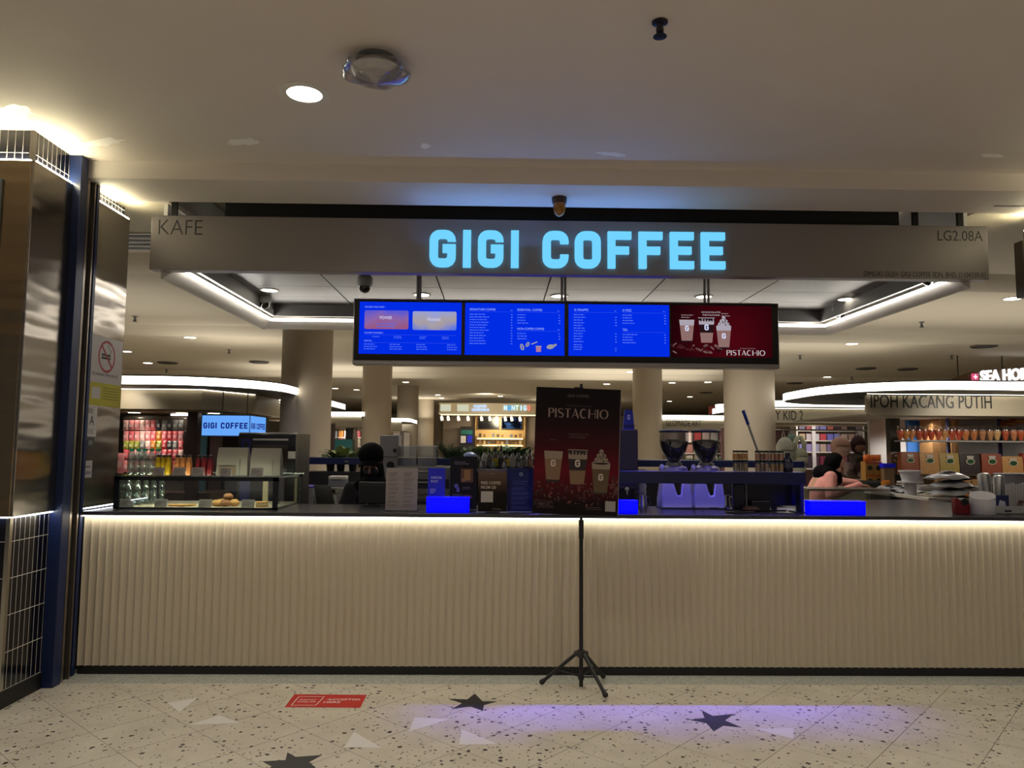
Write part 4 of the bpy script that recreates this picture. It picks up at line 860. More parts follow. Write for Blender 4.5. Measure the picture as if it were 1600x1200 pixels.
# ---- blue fascia shelf with jars
YF = 5.44; a = at(838, 735, YF); b = at(1259, 738, YF); zs0, zs1 = at(1100, 756, YF).z, at(1100, 737, YF).z; xe = b.x; xs0 = a.x
NAVY = mat('navy_shelf', (10, 18, 62), .35)
t = thing('counter_shelf', 'long navy shelf raised over the counter between poster and nut kiosk', 'shelf', ((xs0+xe)/2, YF, ZT)); o2 = (xs0+xe)/2
MB().bx(xs0-o2, xe-o2, 0, .02, zs0-ZT, zs1-ZT).bx(xs0-o2, xe-o2, .02, .16, zs1-ZT-.015, zs1-ZT).build('fascia', NAVY, t, bevel=.003)
for xx in (xe-.03, xs0+.03):
    MB().bx(xx-o2-.012, xx-o2+.012, 0, .10, .006, zs0-ZT).build('post', mat('post_blue', (26, 28, 90), .35), t, bevel=.003)
    MB().bx(xx-o2-.05, xx-o2+.03, -.03, .14, 0, .006).build('base_plate', mat('plate_dark', (24, 24, 40), .35), t)
def grinder(px0, px1, Y, label):
    cx = (at(px0, 700, Y).x+at(px1, 700, Y).x)/2; k = (at(px1, 700, Y).x-at(px0, 700, Y).x)/.19; h = at(px0, 673, Y).z-ZT
    t = thing('coffee_grinder', label, 'coffee grinder', (cx, Y, ZT), 0, 'coffee grinders on the counter')
    WG_ = mat('grinder_white', (206, 204, 210), .3)
    bd = MB(); P = [(-.108, .005), (.108, .005), (.106, .06), (.095, .16), (.085, .27), (.05, .285), (.028, .10), (.004, .10), (-.048, .285), (-.085, .27), (-.095, .16), (-.108, .06)]
    bd.slab([(x*k, z) for x, z in P], -.09, .09).bx(-.085*k, .085*k, .02, .12, .02, .30)
    bd.build('body', WG_, t, bevel=.008)
    MB().bx(-.05*k, .03*k, -.05, .02, .09, .285).build('dosing_front', mat('grinder_black', (16, 16, 20), .3), t)
    MB().bx(-.112*k, .112*k, -.10, .12, 0, .008).build('base', BLACK, t)
    MB().lathe([(.095*k, .285), (.09*k, .31), (.055*k, .325), (.052*k, .345)], n=28).build('collar', mat('grinder_metal', (120, 118, 130), .3, metal=.7), t)
    MB().ell((-.092*k, -.02, .30), (.02, .03, .035), 12, 8).build('adjust_knob', mat('knob_pale', (150, 150, 160), .3), t)
    z1 = h-.012
    pr_ = lambda u: (.035+.066*math.sin(min(1, u*1.25)*PI/2)**.85)*k
    zz = lambda u: .345+(z1-.345)*u
    MB().lathe([(pr_(i/14), zz(i/14)) for i in range(15)], n=32, caps=False).build('hopper', glass('hopper_glass', (.88, .9, .9), .10, .05), t)
    MB().lathe([(0, zz(.01))]+[(pr_(i/14*.70)-.004, zz(i/14*.70)+.001) for i in range(15)]+[(.05*k, zz(.76)), (0, zz(.77))], n=28, caps=False).build('coffee_beans', mat('beans', (20, 14, 16), .3, bump=.8, scale=140), t)
    MB().lathe([(pr_(1)*1.05, z1), (pr_(1)*1.05, z1+.012), (pr_(1)*.9, z1+.02), (0, z1+.022)], n=32).build('lid', BLACK, t)
    return t
grinder(1032, 1074, 5.79, 'white coffee grinder with bean filled hopper nearer the poster'); grinder(1082, 1124, 5.79, 'white coffee grinder with bean filled hopper nearer the broad column')
# jars: pairs stacked two high
def jar(col, h, r=.022):
    t = thing('spice_jar', '', 'jar')
    MB().lathe([(0, .001), (r, .001), (r, h*.80), (r*.8, h*.84)], n=14, caps=False).build('jar_body', glass('jar_glass', (.92, .92, .86), .10, .06), t)
    MB().lathe([(0, .003), (r*.88, .003), (r*.88, h*.66), (0, h*.67)], n=12, caps=False).build('filling', mat('fill_%d_%d' % (col[0], col[1]), col, .6, noise=.4, scale=120), t)
    MB().lathe([(r*1.02, h*.82), (r*1.02, h), (0, h)], n=14).build('lid', BLKCAP, t)
    return t
zj0 = zs1
jr = {}
for gi, (pxs, cb, ct, lb) in enumerate((((1149, 1157, 1165), (150, 132, 96), (196, 128, 40), 'nearer the grinders'), ((1184, 1191, 1198), (170, 140, 120), (176, 120, 90), 'in the middle cluster'), ((1207, 1214, 1221), (176, 136, 84), (190, 130, 104), 'beside the black bottle'))):
    for i, px in enumerate(pxs):
        for lv in range(2):
            y = YF+.06+.03*(i % 2); hq = .085 if lv == 0 else .068; key = (gi, lv); x = at(px, 730, y).x; z = zj0+(.086 if lv else 0.0005)
            l2 = '%s spice jar %s, %s' % ('upper stacked' if lv else 'lower', lb, ('grinder side', 'centre', 'nut kiosk side')[i])
            if key not in jr: j = jar(ct if lv else cb, hq, .0185); jr[key] = j; j.location = (x, y, z); j['label'] = l2; j['group'] = 'spice jars on the navy shelf'
            else: dup(jr[key], (x, y, z), 0, l2)
t = thing('black_bottle', 'squat black bottle at the end of the jar row on the navy shelf', 'bottle', (at(1231, 735, YF+.07).x, YF+.07, zj0))
MB().lathe([(0, .001), (.034, .001), (.036, .01), (.036, .085), (.02, .11), (.016, .12)], n=18).build('bottle_body', mat('bottle_black', (14, 14, 20), .25), t); MB().lathe([(.018, .118), (.018, .14), (0, .141)], n=14).build('cap', BLKCAP, t)
MB().lathe([(.0365, .03), (.0365, .07)], n=18, caps=False).build('label_band', mat('band_grey', (60, 60, 74), .5), t)
# dark dispenser tower with blue emblem sign on top
YD = 5.78; cx, _, wd, _ = box_at(940, 700, 997, 700, YD); h = at(980, 671, YD).z-ZT
t = thing('drink_dispenser', 'dark grey dispenser tower on the counter half behind the poster', 'drink dispenser', (cx, YD, ZT))
MB().bx(-wd/2, wd/2, 0, .3, .14, h).bx(-wd/2, wd/2, .14, .3, .012, .14).build('body', mat('tower_grey', (52, 48, 46), .35, metal=.4), t, bevel=.006)
MB().bx(-wd/2, wd/2, -.03, .3, 0, .012).build('drip_tray', BLACK, t)
for i in range(9): pass
MB().bx(-wd/2+.02, wd/2-.02, -.002, .001, h*.30, h*.42).build('front_panel', mat('tower_panel', (30, 30, 70), .4), t)
MB().rod((.05, -.02, h*.24), (.05, .02, h*.24), .016, n=12).rod((.05, -.02, h*.17), (.05, -.02, h*.24), .009, n=10).build('tap', CHROME, t)
x = at(982.5, 660, YD+.08).x; zb_ = ZT+h; hh = at(982, 640, YD+.08).z-zb_
t = thing('emblem_sign', 'small blue tapered sign with pale emblem on the dark dispenser tower', 'sign', (x, YD+.08, zb_)); q = .045
MB().slab([(-q, 0), (q, 0), (q*.72, hh*.94), (q*.6, hh), (-q*.6, hh), (-q*.72, hh*.94)], 0, .03).build('board', mat('sign_blue', (16, 40, 120), .4), t, bevel=.003)
MB().bx(-q*.98, q*.98, -.002, .001, hh*.16, hh*.24).build('band', mat('band_navy', (8, 16, 60), .4), t)
mb = MB(); letter_mesh(mb, 'G', -.011, hh*.5, .022, hh*.24, .006, -.0015, -.0003); mb.build('emblem', PW, t, smooth=False)
# equipment behind the shelf: knock box, scale with cable, pouch, monitor back
Y = 5.62
cx, _, wd, _ = box_at(1166, 770, 1254, 770, 5.60); z1 = at(1210, 756, 5.60).z; z0 = at(1210, 790, 5.60).z
t = thing('order_screen', 'flat black screen standing under the navy shelf', 'monitor', (cx, 5.60, ZT))
MB().bx(-wd/2, wd/2, 0, .03, z0-ZT, z1-ZT).build('screen_back', mat('screen_black', (9, 9, 14), .3), t, bevel=.004); MB().bx(-wd/2, wd/2, -.003, .0, z1-ZT-.006, z1-ZT).build('edge_trim', GREYP, t)
MB().bx(-.08, .08, -.02, .08, 0, .008).bx(-.02, .02, .01, .03, .008, z0-ZT+.02).build('foot', BLACK, t)
cx, _, wd, _ = box_at(1146, 770, 1165, 770, 5.56)
t = thing('card_terminal', 'tall dark blue terminal post beside the grinders', 'card terminal', (cx, 5.56, ZT)); h = zs0-ZT-.004
MB().bx(-wd/2, wd/2, 0, .05, .012, h).build('post', mat('post_navy', (14, 14, 34), .3), t, bevel=.008); MB().bx(-wd/2-.03, wd/2+.05, -.05, .08, 0, .012).build('base', BLACK, t, bevel=.003); MB().bx(wd/2, wd/2+.012, 0, .05, .02, h).build('side_trim', GREYP, t)
cx, _, wd, _ = box_at(1175, 790, 1203, 790, 5.52)
t = thing('black_box', 'low open black box under the shelf before the black screen', 'box', (cx, 5.52, ZT)); h = .075
MB().bx(-wd/2, wd/2, 0, .004, 0, h).bx(-wd/2, wd/2, .056, .06, 0, h).bx(-wd/2, -wd/2+.004, .004, .056, 0, h).bx(wd/2-.004, wd/2, .004, .056, 0, h).bx(-wd/2, wd/2, 0, .06, 0, .004).build('walls', BLACK, t); MB().bx(-wd/2, wd/2, -.002, .0, h-.004, h).build('rim', GREYP, t)
p = at(1173, 798, 5.42)
o = MB().ell((0, 0, .022), (.065, .035, .022), 20, 12).build('leather_pouch', mat('leather', (82, 58, 50), .5, noise=.2, scale=30), None, loc=(p.x+.02, 5.475, ZT)); tag(o, 'small brown leather pouch lying on the counter under the shelf', 'pouch')
pts = [(1096, 797), (1100, 790), (1110, 789.5), (1122, 793), (1133, 797), (1142, 799)]
o = MB().tube([(at(px, py, 5.40).x, 5.40+.02*i/5, ZT+.004+(.03*math.sin(PI*i/5) if 0 < i < 5 else 0)) for i, (px, py) in enumerate(pts)], .003, 8).build('power_cable', BLACK, None); tag(o, 'looped black cable before the grinder on the counter', 'cable')
p = at(1152, 797, 5.40); o = MB().bx(-.10, .10, -.04, .03, 0, .010).build('card_tray', BLACK, None, bevel=.003, loc=(p.x+.02, 5.40, ZT)); tag(o, 'flat black tray under the end of the black cable', 'tray')
def frother(px, Y, label):
    t = thing('milk_jug', label, 'jug', (at(px, 770, Y).x, Y, ZT), 0, 'chrome jugs by the grinders')
    MB().lathe([(0, .002), (.035, .002), (.037, .03), (.03, .07), (.032, .10)], n=20, caps=False).build('jug_body', CHROME, t); MB().tube([(.03, 0, .085), (.06, 0, .08), (.062, 0, .04), (.035, 0, .025)], .004).build('handle', CHROME, t)
frother(1134, 5.80, 'chrome milk jug beside the grinder nearer the column'); frother(1004, 5.70, 'chrome milk jug between dispenser tower and grinders')
t = thing('paper_cup_stack', 'white paper cups stacked beside the dispenser tower', 'paper cups', (at(1002, 760, 5.95).x, 5.93, ZT))
for i in range(6): MB().lathe([(.026, .001+.042*i), (.036, .075+.042*i), (.0375, .078+.042*i), (.034, .076+.042*i)], n=18, caps=False).build('paper_cup', mat('cup_white', (190, 188, 190), .5), t)
# ---- red dispenser, bin, caddies and straws at the far end
YR = 5.40
cx, _, wd, _ = box_at(1497, 785, 1517, 785, YR); t = thing('tape_dispenser', 'dark red tape dispenser beside the white canister', 'tape dispenser', (cx, YR+.02, ZT)); RED = mat('dispenser_red', (120, 18, 30), .35)
MB().slab([(-wd/2-.005, 0), (wd/2+.01, 0), (wd/2+.01, .06), (wd/2-.015, .095), (0, .085), (-wd/2, .12), (-wd/2-.01, .10)], 0, .05).build('body', RED, t, bevel=.004); MB().rod((.012, -.002, .085), (.012, .052, .085), .026, n=18).build('tape_roll', BLACK, t)
cx, _, wd, _ = box_at(1518, 790, 1553, 790, YR); h = at(1535, 768, YR).z-ZT
t = thing('white_canister', 'round white canister with slanted lid on the counter', 'canister', (cx, YR, ZT)); r = wd/2; CW = mat('canister_white', (206, 202, 206), .35)
MB().lathe([(r*.96, 0), (r, .005), (r, h*.66)], n=36).build('body', CW, t)
lid = MB(); n = 36; lid.add([(r*1.01*math.cos(2*PI*i/n), r*1.01*math.sin(2*PI*i/n), h*.665) for i in range(n)]+[(r*1.01*math.cos(2*PI*i/n), r*1.01*math.sin(2*PI*i/n), h*(.83+.17*math.sin(2*PI*i/n+.5))) for i in range(n)], [(i, (i+1) % n, n+(i+1) % n, n+i) for i in range(n)]+[tuple(range(n, 2*n))]); lid.build('lid', CW, t)
p = at(1580, 797, 5.47); CAD = mat('caddy_white', (176, 172, 166), .4); wd = at(1604, 797, 5.47).x-at(1553, 797, 5.47).x
t = thing('condiment_caddy', 'long white caddy holding sleeves and straws at the counter end', 'caddy', (at(1553, 797, 5.47).x, 5.47, ZT)); WDC = wd+.18
MB().bx(0, WDC, 0, .012, 0, .055).bx(0, WDC, .17, .18, 0, .055).bx(0, .01, .012, .17, 0, .055).bx(WDC-.01, WDC, .012, .17, 0, .055).bx(0, WDC, 0, .18, 0, .006).build('tray', CAD, t, bevel=.003)
MB().bx(.16, .17, .012, .17, .006, .055).bx(WDC*.5, WDC*.5+.01, .012, .17, .006, .055).build('divider', CAD, t); MB().bx(.08, .13, -.001, 0, .012, .026).build('slot', BLACK, t)
CX = t.location.x
t = thing('napkin_box', 'blue napkin box with wire arms in the white caddy', 'napkin box', (CX+.075, 5.53, ZT+.006))
MB().bx(-.06, .06, -.03, .03, 0, .125).build('box', mat('napkin_blue', (18, 30, 84), .45), t, bevel=.002); MB().poly([(-.03, -.0312, .02), (.04, -.0312, .02), (.03, -.0312, .08), (-.01, -.0312, .09)]).build('print', PW, t)
for xx in (-.05, .04): MB().tube([(xx-.01, .0, .125), (xx-.01, 0, .20), (xx+.01, 0, .20), (xx+.01, 0, .125)], .0025).build('wire_arm', BLACK, t)
def sleeve(px, py0, Y, r, label, lean=0):
    t = thing('cup_lid_sleeve', label, 'cup lids', (at(px, 790, Y).x, Y, ZT+.006), 0, 'clear lid sleeves'); h = at(px, py0, Y).z-ZT-.006
    MB().lathe([(r, 0), (r, h-r*.6), (r*.8, h-r*.2), (0, h)], n=18, caps=False).build('sleeve', glass('sleeve_film', (.80, .80, .82), .45, .3), t)
    mb = MB()
    for i in range(int(h/.014)-1): mb.lathe([(r*.6, .004+.014*i), (r*.92, .006+.014*i), (r*.94, .012+.014*i)], n=16, caps=False)
    mb.build('lids', mat('lid_milky', (190, 188, 190), .3), t); t.rotation_euler = (0, lean, 0)
sleeve(1545, 738, 5.72, .045, 'tall clear sleeve of domed lids nearer the white canister', -.12); sleeve(1562, 742, 5.70, .035, 'second clear sleeve of lids behind the wire arms')
cx, _, wd, _ = box_at(1566, 760, 1604, 760, 5.80); z0 = ZT; z1 = at(1585, 742, 5.80).z
t = thing('plastic_tub', 'milky plastic tub behind the straws', 'tub', (cx+.03, 5.82, ZT)); MB().bx(-wd/2, wd/2+.05, 0, .12, 0, z1-z0).build('tub_body', mat('tub_milky', (160, 158, 164), .4), t, bevel=.01); MB().bx(-wd/2-.005, wd/2+.055, -.005, .125, z1-z0, z1-z0+.01).build('tub_rim', mat('tub_rim', (200, 198, 200), .4), t)
STRAW = mat('straw_paper', (196, 190, 190), .5); st0 = None
for i in range(16):
    px = 1573+(i % 8)*3.9; Y = 5.56+.03*(i//8); x = at(px, 780, Y).x; h = at(px, 757-(i*5 % 4), Y).z-ZT-.006
    lb = 'white wrapped straw standing in the caddy by the counter end'
    if st0 is None: st0 = tag(MB().rod((0, 0, 0), (0, 0, .25), .0075, n=8).build('straw', STRAW, None, loc=(x, Y, ZT+.006)), lb, 'straw', 'wrapped straws in the caddy'); st0.scale = (1, 1, h/.25)
    else: c = st0.copy(); C.objects.link(c); c.location = (x, Y, ZT+.006); c.scale = (1, 1, h/.25)
t = thing('sugar_tray', 'small tray of brown and white sachets at the end of the caddy', 'sachet tray', (CX+.27, 5.52, ZT+.056-.05)); MB().bx(-.04, .06, -.03, .03, 0, .07).build('tray', mat('tray_clear', (150, 130, 112), .4), t)
for i in range(4): MB().bx(-.035+.022*i, -.018+.022*i, -.028, .02, .07, .085).build('sachet', [mat('sachet_brown', (110, 78, 60), .6), mat('sachet_white', (186, 178, 170), .6)][i % 2], t)
# ================================================================== floor decals
STARM = mat('star_black', (26, 25, 27), .5); TRIM = mat('triangle_pale', (226, 220, 212), .4)
def decal(name, label, cat, P, m, group=None):
    c = sum((Vector((*q, 0)) for q in P), Vector())/len(P); a = sum(P[i][0]*P[(i+1) % len(P)][1]-P[(i+1) % len(P)][0]*P[i][1] for i in range(len(P)))
    if a < 0: P = P[::-1]
    o = MB().prism([(q[0]-c.x, q[1]-c.y) for q in P], 0, .0012).build(name, m, None, smooth=False, loc=(c.x, c.y, .0002)); return tag(o, label, cat, group)
fl_ = lambda pts: [tuple(atZ(px, py, 0).xy) for px, py in pts]
def star(cx, cy, r, rot):
    return [((cx+(r if k % 2 == 0 else r*.42)*math.cos(rot+PI*k/5)), (cy+(r if k % 2 == 0 else r*.42)*math.sin(rot+PI*k/5))) for k in range(10)]
SG = 'black stars on the floor'
for P, lb in (([(742, 1084), (754, 1096), (776, 1096), (756, 1102), (755, 1111), (735, 1104), (706, 1108), (722, 1099), (701, 1092), (730, 1093)], 'black star on the floor between red sticker and tripod'), ([(1096, 1110), (1114, 1119), (1145, 1116), (1133, 1126), (1159, 1137), (1130, 1134), (1115, 1143), (1104, 1130), (1077, 1125), (1101, 1122)], 'black star on the floor lit by the blue band'), ([(449, 1176), (462, 1183), (503, 1180), (483, 1191), (500, 1206), (452, 1205), (400, 1212), (425, 1198), (410, 1190), (446, 1188)], 'black star on the floor cut by the bottom edge of the view')):
    decal('floor_star', lb, 'floor sticker', fl_(P), STARM, SG)
for P, lb in (([(262, 1099), (310, 1090), (280, 1113)], 'pale triangle nearest the steel pier, pointing away'), ([(295, 1133), (343, 1118), (375, 1130)], 'long pale triangle before the one nearest the pier'), ([(638, 1144), (648, 1121), (702, 1124)], 'pale triangle just behind two others near the middle star'), ([(538, 1168), (553, 1144), (597, 1169)], 'pale triangle between red sticker and cut off star'), ([(717, 1164), (721, 1140), (778, 1163)], 'pale triangle in front of the middle black star'), ([(1180, 1139), (1240, 1138), (1240, 1155)], 'faint triangle beside the star in the blue band')):
    decal('floor_triangle', lb, 'floor sticker', fl_(P), TRIM, 'pale triangles on the floor')
P = fl_([(460, 1085), (573, 1086), (563, 1106), (445, 1105)])
o = decal('floor_sticker', 'red parallelogram payment sticker reading accepted here on the floor', 'floor sticker', P, mat('sticker_red', (196, 40, 34), .4))
lx, ly = o.location.x, o.location.y; SWH = mat('sticker_white', (230, 214, 206), .5)
xa, xb, y0, y1 = P[3][0]-lx, P[2][0]-lx, P[3][1]-ly, P[0][1]-ly
text('ACCEPTED', SWH, o, 'lettering', xa+.22, y0+.118, .20, .030, .0016, .0003, .02, axis='floor'); text('HERE', SWH, o, 'lettering', xa+.21, y0+.070, .10, .030, .0016, .0003, .02, axis='floor')
text('SUNWAY', SWH, o, 'lettering', xa+.055, y0+.115, .10, .022, .0016, .0003, .01, axis='floor'); text('SUPER APP', SWH, o, 'lettering', xa+.05, y0+.080, .11, .020, .0016, .0003, .01, axis='floor')
mb = MB(); fr = [(xa+.03, y0+.03), (xa+.175, y0+.03), (xa+.19, y0+.185), (xa+.035, y0+.185)]
for i in range(4):
    q = Vector(fr[i]); r_ = Vector(fr[(i+1) % 4]); d = (r_-q).normalized()*.003; nn = Vector((-d.y, d.x)); mb.poly([(*(q-d-nn), .0015), (*(r_+d-nn), .0015), (*(r_+d+nn), .0015), (*(q-d+nn), .0015)])
mb.build('frame', SWH, o, smooth=False)
# ================================================================== notices on the steel pier (plane X = -2.85, facing +X)
XP = -2.849
def pier(px, py): d = ray(px, py); k = XP/d.x; return k, HC+d.z*k
def notice(name, label, cat, y0, y1, z0, z1, m):
    o = MB().bx(0, .0015, 0, y1-y0, 0, z1-z0).build(name, m, None, smooth=False, loc=(XP-.0005, y0, z0)); return tag(o, label, cat)
NW = mat('notice_white', (178, 172, 170), .4)
ya, zt0 = pier(140, 520); yb2, _ = pier(192, 540); _, zb0 = pier(133, 632); _, zm = pier(137, 595)
o = notice('notice', 'white no smoking notice with yellow lower panel on the steel pier', 'notice', ya, yb2, zb0, zt0, NW); nw, nh = yb2-ya, zt0-zb0
MB().bx(.0015, .002, 0, nw, 0, zm-zb0).build('yellow_panel', mat('notice_yellow', (170, 160, 40), .45), o, smooth=False)
cy, cz, rr = nw*.52, nh*.68+.02, nw*.25; ring = MB()
for i in range(32):
    a0, a1 = 2*PI*i/32, 2*PI*(i+1)/32; ring.poly([(.0022, cy+r_*math.cos(a_), cz+r_*math.sin(a_)) for r_, a_ in ((rr, a0), (rr, a1), (rr*.85, a1), (rr*.85, a0))])
dd = Vector((.707, -.707))*rr*.9; nn = Vector((.707, .707))*rr*.08
ring.poly([(.0026, cy+q.x, cz+q.y) for q in (-dd-nn, dd-nn, dd+nn, -dd+nn)]); ring.build('prohibition_ring', mat('ring_red', (150, 46, 48), .5), o, smooth=False)
mb = MB()
for zz in (.02, -.17): mb.poly([(.0023, cy-rr*.62, cz+rr*(zz+.14)), (.0023, cy+rr*.45, cz+rr*(zz+.14)), (.0023, cy+rr*.45, cz+rr*zz), (.0023, cy-rr*.62, cz+rr*zz)])
for i in range(7): a_ = i/6; mb.poly([(.0023, cy+rr*(.25+.2*math.sin(a_*5)), cz+rr*(.2+.5*a_)), (.0023, cy+rr*(.32+.2*math.sin(a_*5)), cz+rr*(.2+.5*a_)), (.0023, cy+rr*(.32+.2*math.sin(a_*5+.8)), cz+rr*(.28+.5*a_)), (.0023, cy+rr*(.25+.2*math.sin(a_*5+.8)), cz+rr*(.28+.5*a_))])
mb.build('cigarette', INK, o, smooth=False)
text('DILARANG MEROKOK', mat('notice_ink', (60, 58, 58), .5), o, 'lettering', nw*.12, zm-zb0+.05, nw*.76, .022, .0022, .0004, axis='right')
mb = MB()
for i in range(5):
    l = nw*.46
    while l < nw*.9: mb.poly([(.0024, l, .13-.02*i), (.0024, l+.014, .13-.02*i), (.0024, l+.014, .137-.02*i), (.0024, l, .137-.02*i)]); l += .02
mb.build('small_print', mat('notice_print', (96, 90, 30), .5), o, smooth=False)
MB().poly([(.0024, nw*.14, .05), (.0024, nw*.38, .05), (.0024, nw*.38, .13), (.0024, nw*.14, .13)]).build('white_tag', NW, o, smooth=False)
ya, zt0 = pier(136, 634); yb2, _ = pier(152, 640); _, zb0 = pier(132, 682)
o = notice('grade_notice', 'white grade sheet with a large letter A on the steel pier', 'notice', ya, yb2, zb0, zt0, NW); nw, nh = yb2-ya, zt0-zb0
text('A', INK, o, 'lettering', nw*.3, nh*.38, nw*.42, nh*.32, .0022, .0004, axis='right')
mb = MB()
for i in range(6): mb.poly([(.002, nw*.1, nh*(.92-.03*i)), (.002, nw*(.5+.1*(i % 3)), nh*(.92-.03*i)), (.002, nw*(.5+.1*(i % 3)), nh*(.935-.03*i)), (.002, nw*.1, nh*(.935-.03*i))]).poly([(.002, nw*.2, nh*(.24-.03*i)), (.002, nw*(.7+.1*(i % 2)), nh*(.24-.03*i)), (.002, nw*(.7+.1*(i % 2)), nh*(.25-.03*i)), (.002, nw*.2, nh*(.25-.03*i))])
mb.build('small_print', INK2, o, smooth=False)
ya, zt0 = pier(133.5, 683); yb2, _ = pier(147, 686); _, zb0 = pier(132, 702)
o = notice('switch_plate', 'small dark switch plate under the grade sheet', 'switch', ya, yb2, zb0, zt0, mat('plate_grey', (66, 62, 60), .4)); MB().bx(.0015, .012, .02, .07, .03, .06).build('button', GREYP, o)
ya, zt0 = pier(130.5, 720); yb2, _ = pier(144, 722); _, zb0 = pier(129.5, 747)
o = notice('payment_notice', 'small white card payment sticker low on the steel pier', 'notice', ya, yb2, zb0, zt0, NW); nw, nh = yb2-ya, zt0-zb0
text('VISA', mat('visa_blue', (30, 40, 110), .5), o, 'lettering', nw*.15, nh*.2, nw*.7, nh*.18, .0022, .0004, .02, axis='right', shear=.2)
MB().poly([(.002, nw*.15, nh*.6), (.002, nw*.8, nh*.6), (.002, nw*.8, nh*.68), (.002, nw*.15, nh*.68)]).build('small_print', INK2, o, smooth=False)
# framed panel on the pier front, cut by the edge of the view
p0 = at(4.5, 288, 4.53)
o = MB().bx(-.45, 0, -.02, 0, 0, .42).build('framed_panel', mat('pale_frame', (150, 160, 165), .3), None, bevel=.003, loc=(p0.x, 4.53, at(4, 385, 4.53).z)); tag(o, 'pale framed panel on the pier front at the edge of the view', 'panel')
MB().bx(-.41, -.04, -.0215, -.0195, .04, .38).build('panel_face', mat('panel_face', (120, 128, 134), .3), o)
# ================================================================== barista side: bench, machines
SS = mat('plain_steel', (150, 146, 140), .3, metal=.9, noise=.05, scale=6); DST = mat('dark_steel', (60, 58, 58), .35, metal=.7)
t = thing('work_bench', 'steel work bench behind the barista with open shelf', 'work bench', (0, 6.72, 0))
MB().bx(-1.65, 2.2, 0, .55, .91, .95).build('bench_top', SS, t, bevel=.003); MB().bx(-1.63, 2.18, .03, .53, .35, .38).build('shelf', SS, t)
for x in (-1.6, -.3, 1.0, 2.15): MB().bx(x-.02, x+.02, .04, .08, 0, .91).bx(x-.02, x+.02, .48, .52, 0, .91).build('leg', SS, t)
YP = 7.50
t = thing('planter', 'long low planter with navy rail behind the work bench', 'planter', (.25, YP, 0))
z1, z0 = at(700, 716.5, YP).z, at(700, 727, YP).z
MB().bx(-2.9, 2.82, 0, .04, z0, z1).bx(-2.9, 2.82, .30, .34, z0, z1).bx(-2.9, -2.87, .04, .30, z0, z1).bx(2.79, 2.82, .04, .30, z0, z1).build('rail', mat('navy_rail', (16, 30, 84), .4), t, bevel=.003)
MB().bx(-2.88, 2.80, .02, .32, 0, z1-.14).build('panel', mat('partition_dark', (30, 28, 36), .5), t)
ZP = z1
# oven tower
cx, _, wd, _ = box_at(372, 700, 463, 700, 6.32); h = at(420, 676, 6.32).z-.95
t = thing('oven_stand', 'steel cabinet carrying the black fronted oven', 'cabinet', (cx, 6.34, 0))
MB().bx(-wd/2, wd/2, 0, .46, .06, .949).build('body', SS, t, bevel=.004); MB().bx(-wd/2+.02, wd/2-.02, -.012, 0, .1, .92).build('door', SS, t, bevel=.003); MB().bx(wd/2-.07, wd/2-.05, -.04, -.012, .4, .7).build('handle', CHROME, t); MB().bx(-wd/2+.02, wd/2-.02, .03, .44, 0, .06).build('plinth', BLACK, t)
t = thing('oven', 'tall steel oven with black glass front behind the paper bags', 'oven', (cx, 6.33, .95))
MB().bx(-wd/2, wd/2, 0, .45, 0, h).build('body', SS, t, bevel=.006); d = MB().bx(-wd/2+.004, wd/2-.004, -.02, 0, .02, h-.012).build('door', mat('oven_black', (12, 12, 20), .2), t, bevel=.004)
MB().bx(-wd/2+.13, wd/2-.07, -.0225, -.0195, h*.34, h-.10).build('window', mat('oven_window', (50, 38, 32), .12), d); MB().bx(-wd/2+.13, wd/2-.06, -.04, -.026, h-.065, h-.050).build('handle', CHROME, d)
MB().bx(-wd/2+.03, -wd/2+.11, -.0225, -.0195, .1, h-.05).build('control_panel', mat('oven_blue', (24, 24, 96), .3), t); MB().rod((-wd/2+.07, -.035, h-.1), (-wd/2+.07, -.02, h-.1), .02, n=16).build('knob', BLACK, t)
q = at(456, 711, 6.31); MB().bx(q.x-cx-.03, q.x-cx+.03, -.026, -.0225, q.z-.95-.03, q.z-.95+.03).build('white_label', WHITE, t)
# station beside the barista
def on_bench(name, label, cat, px0, px1, py0, Y=6.85, zb_=.9505, group=None):
    cx, _, wd, _ = box_at(px0, 750, px1, 750, Y); h = at((px0+px1)/2, py0, Y).z-zb_
    return thing(name, label, cat, (cx, Y, zb_), 0, group), wd, h
t, wd, h = on_bench('steel_bin', 'grey steel box between the leaning tablet and the barista', 'box', 500, 546, 762)
MB().bx(-wd/2, wd/2, 0, .25, 0, h).build('body', mat('bin_steel', (150, 146, 142), .4, metal=.4), t, bevel=.004); MB().bx(-wd/2-.005, wd/2+.005, -.008, .25, h*.80, h*.9).build('edge', CHROME, t); MB().add([(-.03, -.004, .02), (.04, -.004, .0), (.02, -.004, h*.7), (-.05, -.004, h*.72)], [(0, 1, 2, 3)]).build('paper_slip', WHITE, t, smooth=False)
zz = t.location.z+h
t, wd, h2 = on_bench('receipt_printer', 'white receipt printer standing on the grey steel box', 'printer', 513, 540, 744, 6.92, zz+.0005)
MB().bx(-wd/2, wd/2, 0, .13, 0, h2*.7).build('body', mat('printer_grey', (130, 130, 146), .4), t, bevel=.006); MB().bx(-wd/2, wd/2, 0, .13, h2*.7, h2).build('lid', WHITE, t, bevel=.006); MB().bx(-wd*.3, wd*.3, -.002, .002, h2*.62, h2*.7).build('slot', BLACK, t)
t, wd, h = on_bench('tablet', 'dark leaning tablet on a stand beside the glass display case', 'tablet', 486, 512, 760, 6.55, ZT-.138+.0005)
t.location.y = 6.76; t.location.z = .9505
